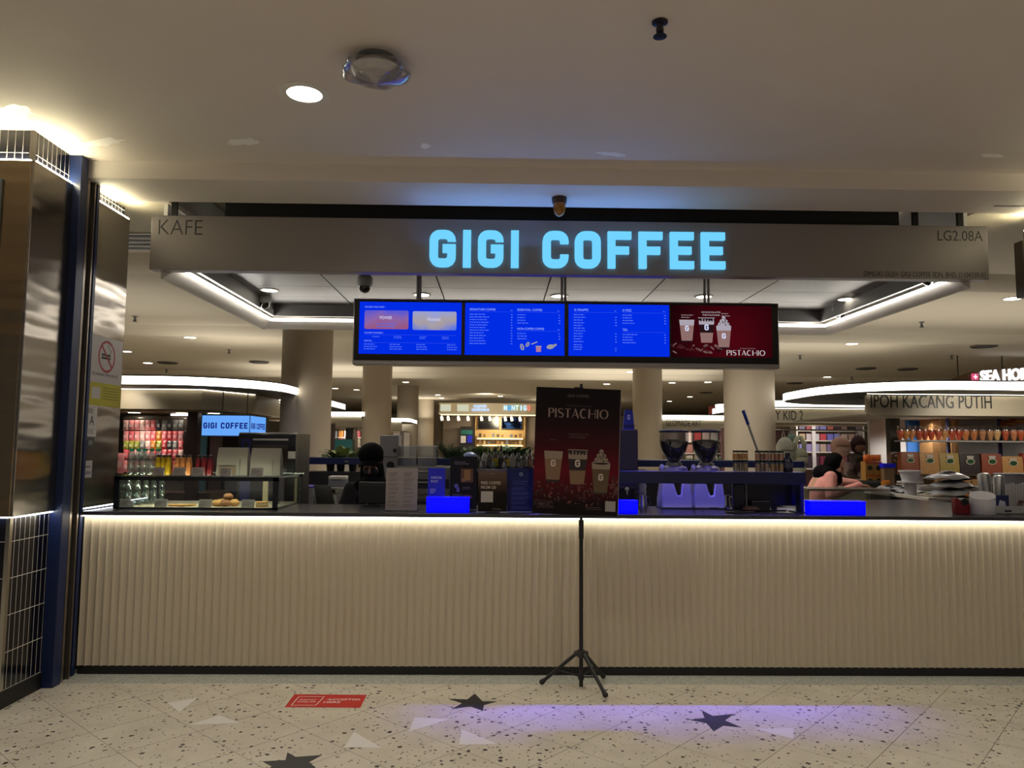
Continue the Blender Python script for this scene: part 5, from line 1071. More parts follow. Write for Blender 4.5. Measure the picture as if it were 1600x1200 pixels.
MB().slab([(-.05, .0), (.11, .0), (.05, .24), (-.10, .24)], 0, .015).build('screen_back', mat('tablet_black', (14, 14, 16), .3), t, bevel=.003); MB().rod((0, .1, .0), (0, .015, .15), .01, n=8).bx(-.06, .06, .05, .16, 0, .008).build('stand', DST, t)
t, wd, h = on_bench('purple_cloth', 'folded purple cloth on a white box beside the tablet', 'cloth', 471, 492, 757, 6.9)
MB().packet((0, .05, h-.04), wd, .035, .10).build('cloth_fold', mat('cloth_purple', (92, 76, 170), .7), t); MB().bx(-wd*.45, wd*.45, 0, .12, 0, h-.035).build('white_box', mat('white_carton', (170, 168, 170), .5), t)
# till screen before the barista
cx, _, wd, _ = box_at(560, 775, 603, 775, 5.74); h = at(581, 753, 5.74).z-ZT
t = thing('till_screen', 'black till screen turned to the barista', 'till', (cx, 5.74, ZT))
MB().bx(-wd/2, wd/2, 0, .03, .02, h).build('screen_back', mat('till_black', (7, 7, 9), .4), t, bevel=.008); MB().bx(-wd/2+.01, wd/2-.01, -.003, 0, h-.03, h-.022).build('edge_trim', DST, t); MB().bx(-.07, .07, -.01, .14, 0, .012).bx(-.03, .03, .03, .06, .012, .12).build('foot', BLACK, t)
# white dispenser, drawers, clear bins
t, wd, h = on_bench('water_boiler', 'pale grey boiler with black tap behind the head of the barista', 'boiler', 592, 622, 680, 7.02)
MB().bx(-wd/2, wd/2, 0, .2, 0, h).build('body', mat('boiler_grey', (150, 148, 152), .4), t, bevel=.006); MB().bx(-wd/2-.001, wd/2+.001, -.004, 0, h*.70, h*.72).build('seam', GREYP, t); MB().bx(wd*.22, wd*.38, -.004, 0, h*.77, h*.82).build('display', BLACK, t); MB().rod((wd*.1, -.03, h*.6), (wd*.1, .0, h*.6), .035, n=18).build('tap', BLACK, t)
t, wd, h = on_bench('drawer_unit', 'steel drawer unit behind the blue leaflet', 'drawer unit', 621, 704, 729, 6.9)
MB().bx(-wd/2, wd/2, 0, .3, 0, h).build('body', SS, t, bevel=.003); zt_ = t.location.z+h; dw = wd
for i in range(4):
    d = MB().bx(-wd/2+.012, wd/2-.012, -.014, 0, h*(.03+.245*i), h*(.03+.245*i)+h*.21).build('drawer', mat('drawer_%d' % (i % 2), ((60, 60, 66), (130, 128, 126))[i % 2], .35, metal=.5), t, bevel=.003); MB().bx(-.05, .05, -.026, -.014, h*(.03+.245*i)+h*.12, h*(.03+.245*i)+h*.15).build('handle', CHROME, d)
for i, (a_, b_) in enumerate(((621, 650), (652, 681))):
    t, wd, h = on_bench('clear_bin', '', 'bin', a_, b_, 698, 6.93, zt_+.0005, 'clear bins on the drawers')
    t['label'] = 'clear plastic bin on the steel drawers, ' + ('beside the pale boiler', 'beside the ferns')[i]
    MB().bx(-wd/2, wd/2, 0, .004, 0, h).bx(-wd/2, wd/2, .19, .194, 0, h).bx(-wd/2, -wd/2+.004, 0, .19, 0, h).bx(wd/2-.004, wd/2, 0, .19, 0, h).build('bin_walls', glass('bin_clear', (.78, .80, .80), .14, .2), t)
    MB().bx(-wd/2-.004, wd/2+.004, -.004, .198, h, h+.012).build('lid', glass('bin_lid', (.8, .82, .84), .3, .2), t); MB().bx(-wd/2+.006, wd/2-.006, .006, .188, .003, h*.42).build('contents', mat('bin_blue', (60, 70, 104), .5), t); MB().bx(-wd/2-.002, wd/2+.002, -.004, .0, h*.43, h*.47).build('rim', WHITE, t); MB().bx(-wd*.2, wd*.25, -.003, 0, h*.12, h*.28).build('label_tag', mat('bin_tag', (120, 126, 150), .5), t)
# espresso machine with bottles on it
t, wd, h = on_bench('espresso_machine', 'wide dark espresso machine with chrome groups behind the counter signs', 'espresso machine', 742, 838, 733, 6.86)
MB().bx(-wd/2, wd/2, 0, .36, .05, h).build('body', mat('espresso_dark', (40, 40, 48), .25, metal=.6), t, bevel=.01); MB().bx(-wd/2-.003, wd/2+.003, -.006, .36, h-.03, h).build('top_rail', CHROME, t, bevel=.004); MB().bx(-wd/2+.02, wd/2-.02, -.1, 0, .03, .055).build('drip_tray', SS, t)
for k in (-.28, 0, .28): g = MB().lathe([(.035, 0), (.035, .06), (.02, .075)], (k*wd, -.03, h*.55), 20).build('group_head', CHROME, t); MB().rod((k*wd, -.05, h*.57), (k*wd, -.16, h*.54), .012, n=10).build('handle', BLACK, g)
for k in (-.45, .45): MB().bx(k*wd-.03, k*wd+.03, .02, .08, 0, .05).build('foot', BLACK, t)
zt_ = .9505+h+.0005
def syrup(px, top, Y, col, lab, label, z=None, r=.028):
    z = zt_ if z is None else z; hh = max(.08, at(px, top, Y).z-z); t = thing('syrup_bottle', label, 'bottle', (at(px, 710, Y).x, Y, z), 0, 'syrup bottles on the espresso machine')
    MB().lathe([(0, .001), (r, .001), (r, hh*.55), (r*.45, hh*.72), (r*.42, hh*.8)], n=16, caps=False).build('bottle_body', mat('syr_%d_%d_%d' % col, col, .15, coat=.5), t)
    MB().lathe([(r*1.02, hh*.12), (r*1.02, hh*.46)], n=16, caps=False).build('label_band', mat('syl_%d_%d_%d' % lab, lab, .5), t)
    MB().rod((0, 0, hh*.8), (0, 0, hh*.94), r*.3, n=8).rod((0, 0, hh*.94), (0, -.05, hh*.96), r*.2, n=8).lathe([(r*.5, hh*.78), (r*.5, hh*.86)], n=12).build('pump', BLACK, t)
for i, (px, top, c_, l_, lb) in enumerate(((747, 704, (30, 26, 26), (60, 56, 56), 'dark syrup bottle at the leaflet end of the row'), (757, 700, (150, 150, 150), (180, 176, 172), 'pale syrup bottle with grey label'), (765, 700, (40, 34, 30), (90, 86, 84), 'dark syrup bottle between pale and yellow ones'), (774, 698, (30, 26, 22), (200, 176, 20), 'tall dark bottle with bright yellow label, leaflet side'), (783, 697, (24, 20, 20), (36, 30, 30), 'all black syrup bottle between the yellow labels'), (792, 702, (30, 26, 22), (206, 180, 30), 'shorter bottle with yellow label'), (801, 701, (120, 116, 112), (160, 156, 150), 'grey bottle beside the shorter yellow label'), (810, 700, (26, 30, 24), (70, 70, 66), 'dark green bottle near the poster'), (819, 702, (28, 24, 24), (110, 104, 100), 'black bottle with grey label near the poster'), (828, 700, (90, 60, 52), (150, 120, 104), 'brown bottle touching the poster edge'))):
    syrup(px, top, 6.98+.06*(i % 2), c_, l_, lb)
for i, (px, lb) in enumerate(((752, 'leaflet end'), (770, 'middle'), (788, 'middle near the poster'), (812, 'poster end'))):
    t = thing('glass_jug', 'small clear and chrome jug on the front of the espresso machine, '+lb, 'jug', (at(px, 720, 6.89).x, 6.90, zt_), 0, 'jugs on the espresso machine')
    MB().lathe([(0, .001), (.03, .001), (.034, .03), (.028, .055), (.03, .07)], n=18, caps=False).build('jug_body', (CHROME, CLEAR)[i % 2], t); MB().tube([(.028, 0, .06), (.05, 0, .05), (.045, 0, .02), (.032, 0, .015)], .003).build('handle', BLACK, t)
t, wd, h = on_bench('lidded_bowl', 'pale blue domed bowl behind the dark leaflet stand', 'bowl', 726, 742, 706, 6.95)
MB().lathe([(.05, 0), (.06, h-.07), (.062, h-.05)], n=24).build('bowl', DST, t); MB().lathe([(.062, h-.05), (.055, h-.02), (.03, h-.004), (0, h)], n=24, caps=False).build('dome_lid', mat('lid_blue', (130, 150, 200), .3), t)
# mop leaning on the partition
a_, b_ = at(1161, 641, 7.42), at(1188, 716, 7.42); dv = (b_-a_)/(b_-a_).length; foot = a_+dv*((a_.z-.08)/-dv.z)
t = thing('mop', 'mop with metal pole and blue grip leaning on the planter before the broad column', 'mop', foot)
MB().rod((0, 0, 0), a_+dv*.15-foot, .012, n=12).build('pole', mat('mop_metal', (160, 156, 150), .35, metal=.5), t); MB().rod(a_+dv*.15-foot, a_-foot, .016, .017, n=12).build('grip', mat('grip_blue', (30, 50, 140), .4), t); MB().bx(-.12, .12, -.05, .05, -.078, -.02).build('mop_head', mat('mop_cotton', (170, 166, 150), .8), t)
# ================================================================== plants on the partition
LEAF = [mat('leaf_deep', (40, 70, 30), .5, noise=.3, scale=8), mat('leaf_mid', (74, 104, 52), .5, noise=.3, scale=8), mat('leaf_pale', (128, 140, 84), .5, noise=.3, scale=8)]
def fern(px, py_top, Y, spread, kind, label, m, z=None, seed=1, n=17, pot=True):
    z = ZP-.139 if z is None else z; p = at(px, 710, Y); h = at(px, py_top, Y).z-ZP+.05; t = thing('fern' if kind else 'cycad', label, 'plant', (p.x, Y, z), 0, 'plants on the navy planter')
    q = random.Random(seed); mb = MB()
    for i in range(n):
        a_ = 2*PI*i/n+q.uniform(-.2, .2); el_ = q.uniform(.35, 1.25); L_ = h/math.sin(max(el_, .8))*q.uniform(.85, 1.05); L_ = max(L_, spread*.8)
        pts = []
        for s_ in range(9):
            u = s_/8; r_ = L_*u*math.cos(el_)*(1+.2*u); zz = .09+L_*u*math.sin(el_)-L_*.45*u*u*(1.2-math.sin(el_)); pts.append(Vector((r_*math.cos(a_), r_*math.sin(a_)*.7, max(zz, .02))))
        mb.tube(pts, .003, 4)
        side = Vector((-math.sin(a_), math.cos(a_)*.7, 0))
        if kind == 2:      # broad leaf
            for s_ in range(2, 8):
                w0, w1 = .05*math.sin(PI*(s_-1.5)/7), .05*math.sin(PI*(s_-.5)/7); mb.add([pts[s_]-side*w0, pts[s_]+side*w0, pts[s_+1]+side*w1, pts[s_+1]-side*w1], [(0, 1, 2, 3)])
        else:
            for s_ in range(1, 8):
                for fr_ in (0, .5):
                    b_ = pts[s_].lerp(pts[s_+1], fr_); d_ = (pts[s_+1]-pts[s_]).normalized(); ll = L_*(.26 if kind else .20)*math.sin(PI*(s_+fr_+.4)/9)**.7
                    for sg in (-1, 1):
                        tip = b_+(side*sg*.8+d_*.6).normalized()*ll+Vector((0, 0, .15*ll)); o_ = d_*ll*.10; mb.add([b_-o_, b_+o_, tip], [(0, 1, 2)])
    mb.build('foliage', m, t, smooth=False)
    MB().lathe([(.035, .001), (.045, .10), (.042, .10), (.04, .085), (0, .085)], n=18).build('pot', mat('pot_black', (24, 24, 26), .5), t)
fern(701, 688, 7.66, .24, 0, 'round cycad with stiff fan of fronds beside the clear bins', LEAF[0], seed=2, n=22)
for px, pt, sp, kd, lb, mi, sd in ((718, 697, .2, 1, 'low dark fern between the cycad and the bottles', 0, 3), (742, 694, .2, 1, 'pale fern above the dark leaflet stand', 1, 4), (757, 690, .25, 1, 'tall feathery fern before the lit shop shelves', 1, 5), (776, 697, .2, 1, 'fern behind the yellow labelled bottle', 0, 6), (797, 688, .25, 2, 'broad leaved plant with upright leaf near the poster', 1, 7), (812, 692, .22, 1, 'grey green fern closest to the poster', 1, 8), (826, 697, .2, 1, 'dark fern half hidden by the poster', 0, 9),
    (517, 703, .2, 2, 'dark broad leaved plant beside the big column', 0, 10), (533, 695, .25, 2, 'pale variegated plant beside the black cap', 2, 11), (552, 697, .22, 1, 'bushy yellow green plant behind the barista', 2, 12), (1078, 716, .12, 1, 'small plant between the two grinder hoppers', 1, 13), (1116, 712, .12, 1, 'small plant beside the hopper nearer the column', 0, 14)):
    fern(px, pt, 7.66, sp, kd, lb, LEAF[mi], seed=sd)
# ================================================================== kiosks and shops of the hall
BAND = glow('canopy_band', (1, .95, .82), 5.5)
FASC = mat('fascia_beige', (176, 164, 140), .5, noise=.02, scale=3); UND = mat('canopy_under', (58, 52, 46), .5)
FGLOW = glow('fascia_glow', (1, .92, .74), 6)  # glowing strip added to brighten the fascia tops under the canopies
FINK = mat('fascia_ink', (30, 28, 26), .5)
def rrect(x0, x1, y0, y1, r, n=10):
    return arc(x0+r, y0+r, r, r, 180, 270, n)+arc(x1-r, y0+r, r, r, 270, 360, n)+arc(x1-r, y1-r, r, r, 0, 90, n)+arc(x0+r, y1-r, r, r, 90, 180, n)
def canopy(t, P, z0, z1):
    """a rounded lit ring: glowing edge, dark slab inset above and below"""
    n = len(P); mb = MB()
    mb.add([(x, y, z) for z in (z0, z1) for x, y in P], [(i, (i+1) % n, n+(i+1) % n, n+i) for i in range(n)]); mb.build('light_band', BAND, t)
    c = (sum(p[0] for p in P)/n, sum(p[1] for p in P)/n); Q = [(c[0]+(x-c[0])*.995, c[1]+(y-c[1])*.995) for x, y in P]
    MB().prism(Q, z0-.004, z0).build('canopy_rim', mat('rim_dark', (70, 66, 60), .5), t); MB().prism(P, z1, z1+.015).build('canopy_top', UND, t)
def wall_strip(mb, pts, z0, z1, th=.04):
    for (xa, ya), (xb, yb) in zip(pts, pts[1:]):
        d = Vector((xb-xa, yb-ya)).normalized(); nn = Vector((-d.y, d.x))*th
        mb.prism([(xa, ya), (xb, yb), (xb+nn.x, yb+nn.y), (xa+nn.x, ya+nn.y)], z0, z1)
    return mb
# ---- candy kiosk by the pier
zf1, zf0 = 2.19, 1.955
t = thing('kiosk', 'candy kiosk with round lit canopy and beige fascia beside the big column', 'kiosk')
xr_ = at(446, 603, 9.3).x; canopy(t, rrect(-9.5, xr_, 8.3, 11.1, 1.2), 2.195, 2.285)
P0 = [(-9, 9.0), (at(316, 620, 9.0).x, 9.0), (at(400, 630, 9.86).x, 9.86), (at(400, 630, 9.86).x, 10.9)]
wall_strip(MB(), P0, zf0, zf1).build('fascia', FASC, t); pass
wall_strip(MB(), [(x, y-.035) for x, y in P0[:3]], zf1-.004, zf1+.001, .012).build('added_fascia_glow', FGLOW, t)
MB().bx(-9, P0[2][0]-.1, 9.15, 10.9, zf0-.02, zf0).build('under_ceiling', mat('kiosk_soffit', (150, 136, 110), .6), t)
MB().bx(-9, -3.3, 10.8, 10.9, 0, zf0-.02).build('back_wall', mat('kiosk_back', (54, 40, 34), .6, noise=.3, scale=3), t)
MB().bx(-9, -3.5, 9.3, 10.0, 0, .95).build('base_cabinet', mat('kiosk_wood', (58, 38, 30), .5, noise=.3, scale=5), t)
for px in (299, 335): p = at(px, 700, 9.2 if px < 320 else 9.9); MB().bx(p.x-.06, p.x+.06, p.y, p.y+.12, .0, zf0).build('post', mat('post_wood', (46, 22, 20), .45, noise=.3, scale=8), t)
MB().bx(at(313, 700, 9.6).x, at(322, 700, 9.6).x, 9.6, 9.64, .95, zf0-.02).build('glass_panel', mat('kiosk_teal', (54, 84, 92), .2), t)
for x in (-4.6, -4.0, -3.6): MB().lathe([(0, -.004), (.07, -.004)], (x, 9.6, zf0-.021), 16, caps=False).build('downlight', LAMP, t)
lamp('SPOT', (-4.4, 9.35, 1.9), 22, (1, .86, .7), spot_size=R(150), spot_blend=.6, shadow_soft_size=.06)
lamp('SPOT', (-4.4, 8.6, 2.2), 28, (1, .9, .76), tgt=(-4.4, 9.7, 1.3), spot_size=R(100), spot_blend=.6, shadow_soft_size=.1)
YK = 9.68; ra, rb_ = at(189, 690, YK).x, at(288, 690, YK).x
t = thing('candy_rack', 'wire rack hung with pink candy pouches inside the candy kiosk', 'rack', ((ra+rb_)/2, YK+.05, .9505)); o2 = (ra+rb_)/2
f = MB(); f.bx(ra-o2-.03, ra-o2, 0, .03, 0, .97).bx(rb_-o2, rb_-o2+.03, 0, .03, 0, .97); f.build('post', DST, t)
MB().bx(ra-o2, rb_-o2, .02, .03, .0, .95).build('back_panel', mat('rack_back', (70, 58, 50), .6), t)
MB().bx(rb_-o2-.20, rb_-o2+.02, -.02, .0, .955, .975).build('light_strip', glow('rack_led', (1, .95, .85), 4), t)
for zz in (.92, .76, .60, .44, .28): MB().rod((ra-o2, -.03, zz), (rb_-o2, -.03, zz), .004, n=6).build('hang_rail', CHROME, t)
PCOL = {'pink': (206, 128, 130), 'rose': (196, 84, 92), 'pale': (214, 170, 164), 'dark': (46, 46, 48), 'grey': (112, 112, 110), 'green': (134, 140, 50), 'amber': (180, 110, 30), 'red': (166, 40, 48)}
proto = {}
def pouch(kind, loc, wd, h, label, group, cat='candy pouch', name='candy_pouch', m=None, deep=.03):
    key = (name, kind)
    if key not in proto:
        t = thing(name, label, cat, loc, 0, group); MB().packet((0, 0, 0), 1, 1, deep/wd).build('pouch_body', m or mat('pouch_'+kind, PCOL[kind], .35, noise=.35, scale=6), t); MB().rect(-.28, .28, .30, .62, -deep/wd*.52).build('print', mat('pouch_print_'+kind, [min(255, int(v*.5+100)) for v in PCOL[kind]] if kind in PCOL else (190, 180, 160), .5), t, smooth=False)
        t.scale = (wd, wd, h); proto[key] = t; return t
    c = dup(proto[key], loc, 0, label); c.scale = (wd, wd, h); c['group'] = group; return c
rows = [(657, 672, ['pale', 'pink', 'pink', 'pale', 'pink', 'rose', 'dark', 'grey', 'dark', 'grey', 'grey'], 'top'), (674, 689, ['pink', 'rose', 'pink', 'pale', 'pink', 'rose', 'amber', 'rose', 'red', 'rose', 'pink'], 'second'), (689, 702, ['green', 'green', 'green', 'grey', 'pale', 'amber', 'green', 'red', 'dark', 'grey', 'rose'], 'third'), (703, 717, ['rose', 'pink', 'pale', 'grey', 'pink', 'rose', 'pink', 'rose', 'red', 'rose', 'pale'], 'fourth'), (720, 738, ['pink', 'pink', 'rose', 'pink', 'pale', 'pink', 'rose', 'pink', 'red', 'rose', 'pink'], 'lowest')]
for y0, y1, ks, nm in rows:
    for i, k_ in enumerate(ks):
        px = 195+8.6*i; p = at(px, y1, YK-.02); h = at(px, y0, YK-.02).z-p.z
        pouch(k_, (p.x, YK+.0, p.z), .066, h*1.04, '%s candy pouches hanging in the %s row of the candy rack' % (k_, nm) if ks.count(k_) > 1 else 'only %s candy pouch in the %s row of the candy rack' % (k_, nm), 'candy pouches, %s row, %s' % (nm, k_))
for o_ in [o for o in C.objects if o.name.startswith('candy_pouch')]:
    if 'pouches hanging' in o_['label']: o_['label'] = 'one of the '+o_['label'].replace('hanging', 'hanging alike')
p = at(187, 740, 9.3); pouch('pink', (p.x, 9.3, p.z), .10, .25, 'larger pink pouch hanging low against the steel pier edge', 'loose candy pouches')
# ---- blue two sided light box
t = thing('light_box', 'glowing blue two sided light box with the coffee shop name near the oven', 'light box'); YL = 9.0
c0, c1 = at(315.5, 648, YL), at(389.5, 682, YL); cxl = (c0.x+c1.x)/2; t.location = (cxl, YL, c1.z); wl, hl = c1.x-c0.x, c0.z-c1.z; dl = .62
SKY = glow('light_box_blue', (104, 168, 250), 1.0); NV = mat('name_navy', (10, 24, 130), .5, em=(.004, .012, .25), es=.6)
MB().bx(-wl/2, wl/2, .004, dl, 0, hl).build('body', mat('box_frame', (40, 60, 110), .4), t)
MB().rect(-wl/2+.006, wl/2-.004, .008, hl-.008, 0).build('lit_face', SKY, t, smooth=False); MB().poly([(wl/2+.003, .01, .008), (wl/2+.003, dl-.01, .008), (wl/2+.003, dl-.01, hl-.008), (wl/2+.003, .01, hl-.008)]).build('lit_face', SKY, t, smooth=False)
def name_letters(mb, x, z, wd, h, y, thick=.33):
    lw = wd/ (4*1.0+6*1.0+.7*3); lay = [('G', 1), ('I', .35), ('G', 1), ('I', .35), (' ', .55), ('C', 1), ('O', 1), ('F', .92), ('F', .92), ('E', .92), ('E', .92)]
    tot = sum(q for _, q in lay)+.24*(len(lay)-1); k = wd/tot; cx_ = x
    for ch, q in lay:
        if ch != ' ': letter_mesh(mb, ch, cx_, z, q*k, h, k*thick if ch != 'I' else k*.34, y-.001, y)
        cx_ += (q+.24)*k
    return mb
name_letters(MB(), -wl*.46, hl*.36, wl*.92, hl*.28, -.001).build('lettering', NV, t, smooth=False)
o = name_letters(MB(), .04, hl*.36, dl*.86, hl*.28, 0).build('lettering', NV, t, smooth=False)
for v in o.data.vertices: v.co = (wl/2+.004-v.co.y, v.co.x, v.co.z)
for x in (-.15, .15): MB().rod((x, .3, hl), (x, .3, 2.195-c1.z), .006, n=8).build('hanging_rod', DST, t)
# ---- generic further kiosks: lit band and fascia
def far_kiosk(label, px0, px1, Y, deep=3.0, txt=None, name='kiosk', wallcol=(190, 180, 168), extra=0, fa=1.955):
    a_, b_ = at(px0, 650, Y).x, at(px1, 650, Y).x; t = thing(name, label, 'kiosk', ((a_+b_)/2, Y, 0)); q = (b_-a_)/2
    canopy(t, rrect(-q-.25, q+.25+extra, -.45, deep, .4), 2.195, 2.285)
    MB().bx(-q, q, 0, .04, fa, zf1).build('fascia', FASC, t)
    MB().bx(-q, q, -.04, -.028, 2.187, 2.192).build('added_fascia_glow', FGLOW, t)
    MB().bx(-q, q, .04, deep, fa-.02, fa).build('under_ceiling', mat('kiosk_soffit', (150, 136, 110), .6), t)
    MB().bx(-q, q, deep-.05, deep, 0, fa-.02).build('back_wall', mat('kw_%d' % wallcol[0], wallcol, .6), t); MB().bx(-q, q, .3, .9, 0, .9).build('base_cabinet', mat('kiosk_white', (170, 160, 150), .5), t)
    for s_ in (-1, 1): MB().bx(s_*q-.05, s_*q+.05, .05, .15, 0, fa).build('post', mat('kiosk_post', (120, 112, 104), .5), t)
    lamp('SPOT', (t.location.x, Y+.4, fa-.06), 30, (1, .9, .78), tgt=(t.location.x, Y+deep*.8, 1.1), spot_size=R(150), spot_blend=.5, shadow_soft_size=.15)
    return t, a_, b_
far_kiosk('kiosk with lit canopy half hidden between candy kiosk and big column', 397, 470, 11.7, 2.5, wallcol=(60, 40, 34))
kt, ka, kb = far_kiosk('stationery kiosk with white band seen between the first two round columns', 505, 578, 17.4, 2.0)
far_kiosk('far kiosk with lit band between the second and third column', 600, 628, 21, 2.0); far_kiosk('farthest lit kiosk band beside the third column', 606, 622, 28, 2.0)
def goods(pxs, y0, y1, Y, cols, label, group, name='boxed_item', cat='boxed item', dz=.12, zfix=None):
    """small boxed goods standing on a shelf, each its own box"""
    for i, (x0, x1) in enumerate(pxs):
        cx, zb_, wd, h = box_at(x0, y0, x1, y1, Y); c_ = cols[i % len(cols)]
        if zfix is not None: zb_ = zfix
        o = MB().bx(-wd/2, wd/2, 0, dz, 0, h).build(name, mat('g_%d_%d_%d' % c_, c_, .5, noise=.15, scale=9), None, smooth=False, loc=(cx, Y, zb_)); tag(o, label, cat, group)
def shelf_unit(name, label, x0, x1, Y, zs, depth=.3, m=None, ztop=None, z0=0):
    t = thing(name, label, 'shelf', ((x0+x1)/2, Y, z0)); q = (x1-x0)/2; m = m or mat('shelf_white', (196, 190, 184), .5)
    for s_ in (-1, 1): MB().bx(s_*q-.015, s_*q+.015, 0, depth, 0, (ztop or zs[-1]+.3)-z0).build('upright', m, t)
    for z in zs: MB().bx(-q, q, 0, depth, z-.02-z0, z-z0).build('shelf_board', m, t)
    return t
YG = 17.9; zz = [at(530, y, YG).z for y in (715, 697, 683)]
shelf_unit('display_shelf', 'white shelves of small boxes between the first two round columns', at(508, 700, YG).x, at(566, 700, YG).x, YG, zz)
for (y0, y1, n, cols, rn, zi) in ((672, 682, 6, [(60, 54, 54), (150, 150, 156), (176, 120, 60), (190, 160, 150), (50, 44, 60), (120, 40, 50)], 'top', 2), (684, 696, 6, [(170, 170, 172), (96, 90, 84), (180, 100, 90), (190, 180, 190), (60, 50, 50), (150, 140, 120)], 'middle', 1), (699, 714, 6, [(190, 170, 160), (110, 96, 90), (180, 150, 140), (90, 80, 84), (170, 140, 150), (120, 110, 100)], 'lower', 0)):
    for i in range(n): goods([(511+9*i, 518+9*i)], y0, y1, YG+.02, [cols[i]], 'small stationery box %d from the big column on the %s shelf between columns' % (i+1, rn), 'stationery boxes', zfix=zz[zi]+.0005)
p = at(543, 688, 17.0); o = MB().bx(-.27, .27, 0, .3, 0, .42).build('display_box', mat('teal_panel', (20, 104, 108), .5), None, loc=(p.x-.15, 16.9, .0)); o.location.z = 1.25
o2_ = MB().bx(-.3, .3, 0, .32, 0, 1.249).build('pedestal', mat('pedestal_white', (170, 166, 160), .5), None, loc=(p.x-.15, 16.89, 0)); tag(o, 'teal box on a white pedestal above the plants', 'box'); tag(o2_, 'white pedestal under the teal box', 'pedestal')
p = at(545.5, 670, 17.5); o = MB().bx(-.08, .08, 0, .05, 0, 1.95).build('banner_post', mat('banner_black', (18, 18, 26), .5), None, loc=(p.x, 17.5, 0)); tag(o, 'narrow black upright panel between the first two columns', 'panel')
p = at(553, 680, 17.5); o = MB().lathe([(.07, 0), (.07, .6), (.05, .7), (.08, .9), (.06, 1.3), (.08, 1.6), (.05, 1.95)], n=16).build('mannequin_post', mat('mannequin', (206, 186, 172), .5), None, loc=(p.x, 17.6, 0)); tag(o, 'pale turned display stand beside the black upright panel', 'display stand')
# ---- cookware shop far behind
YW = 29.0
def wx(px): return at(px, 660, YW).x
def wz(py, px=760): return at(px, py, YW).z
t = thing('cookware_shop', 'far cookware shop with two lit names and wooden shelf wall', 'shop', (wx(765), YW, 0)); ox_ = wx(765)
MB().bx(wx(686)-ox_, wx(840)-ox_, 0, .3, wz(645), wz(630)).build('fascia', mat('shop_fascia', (206, 190, 156), .5), t)
MB().bx(wx(686)-ox_, wx(840)-ox_, -.3, 2.5, wz(645)-.06, wz(645)).build('under_ceiling', mat('shop_soffit', (200, 188, 160), .6), t)
MB().bx(wx(740)-ox_, wx(824)-ox_, 2.0, 2.3, 0, wz(648)).build('shelf_wall', mat('shop_wood', (186, 150, 92), .5, noise=.1, scale=2), t)
MB().bx(wx(686)-ox_, wx(740)-ox_, 2.2, 2.4, 0, wz(648)).build('side_wall', mat('shop_side', (130, 116, 104), .6), t); MB().bx(wx(824)-ox_, wx(860)-ox_, 2.2, 2.4, 0, wz(648)).build('side_wall', mat('shop_side', (130, 116, 104), .6), t)
for a_, b_ in ((688, 704), (714, 732)): MB().bx(wx(a_)-ox_, wx(b_)-ox_, -.06, 0, wz(643), wz(632.5)).build('lantern_panel', glow('lantern', (206, 206, 180), 1.0), t)
S1 = glow('shop_name_blue', (.45, .62, 1.0), 1.4); y_ = -.06
text('cosmic', S1, t, 'lettering', wx(739.5)-ox_, wz(637), wx(760)-wx(739.5), wz(631.5)-wz(637), y_, .03, .02); text('cookware', S1, t, 'lettering', wx(736.5)-ox_, wz(642.5), wx(764)-wx(736.5), wz(637)-wz(642.5), y_, .03, .02)
x0 = wx(787)-ox_; cw = (wx(829.5)-wx(787))/7
for i, (ch, c_) in enumerate(zip('MONTIGO', ((.55, .8, 1), (.05, .38, .8), (.55, .8, 1), (.6, .9, .8), (.55, .8, 1), (.55, .8, 1), (.85, .22, .16)))):
    text(ch, glow('mont_%d_%d' % (int(c_[0]*100), int(c_[1]*100)), c_, 1.3), t, 'letter', x0+cw*i+(cw*.3 if ch == 'I' else 0), wz(641), cw*(.35 if ch == 'I' else .86), wz(633)-wz(641), y_, .03, .04)
YQ = YW+1.92
def qx(px): return at(px, 660, YQ).x
def qz(py): return at(780, py, YQ).z
for a_, b_, m, lb in ((747, 780, mat('tv_off', (10, 10, 14), .2), 'dark switched off screen'), (783, 816, None, 'glowing screen with a night picture')):
    o = MB().bx(qx(a_), qx(b_), YQ, YQ+.06, qz(670.5), qz(651)).build('wall_screen', mat('tv_frame', (12, 12, 14), .3), None); tag(o, lb+' on the wooden wall of the cookware shop', 'screen')
    if m is None:
        mm = bpy.data.materials.new('tv_picture'); mm.use_nodes = True; nt = mm.node_tree; nt.nodes.clear(); tc = nt.nodes.new('ShaderNodeTexCoord'); n = nt.nodes.new('ShaderNodeTexNoise'); n.inputs['Scale'].default_value = 3; nt.links.new(tc.outputs['Object'], n.inputs['Vector']); cr = nt.nodes.new('ShaderNodeValToRGB')
        cr.color_ramp.elements[0].position = .45; cr.color_ramp.elements[0].color = rgb(14, 16, 24); cr.color_ramp.elements[1].position = .7; cr.color_ramp.elements[1].color = rgb(90, 130, 190); e = nt.nodes.new('ShaderNodeEmission'); oo = nt.nodes.new('ShaderNodeOutputMaterial'); nt.links.new(n.outputs['Fac'], cr.inputs[0]); nt.links.new(cr.outputs[0], e.inputs[0]); nt.links.new(e.outputs[0], oo.inputs[0]); m = mm
    MB().rect(qx(a_)+.03, qx(b_)-.03, qz(670.5)+.03, qz(651)-.03, YQ-.003).build('picture', m, o, smooth=False)
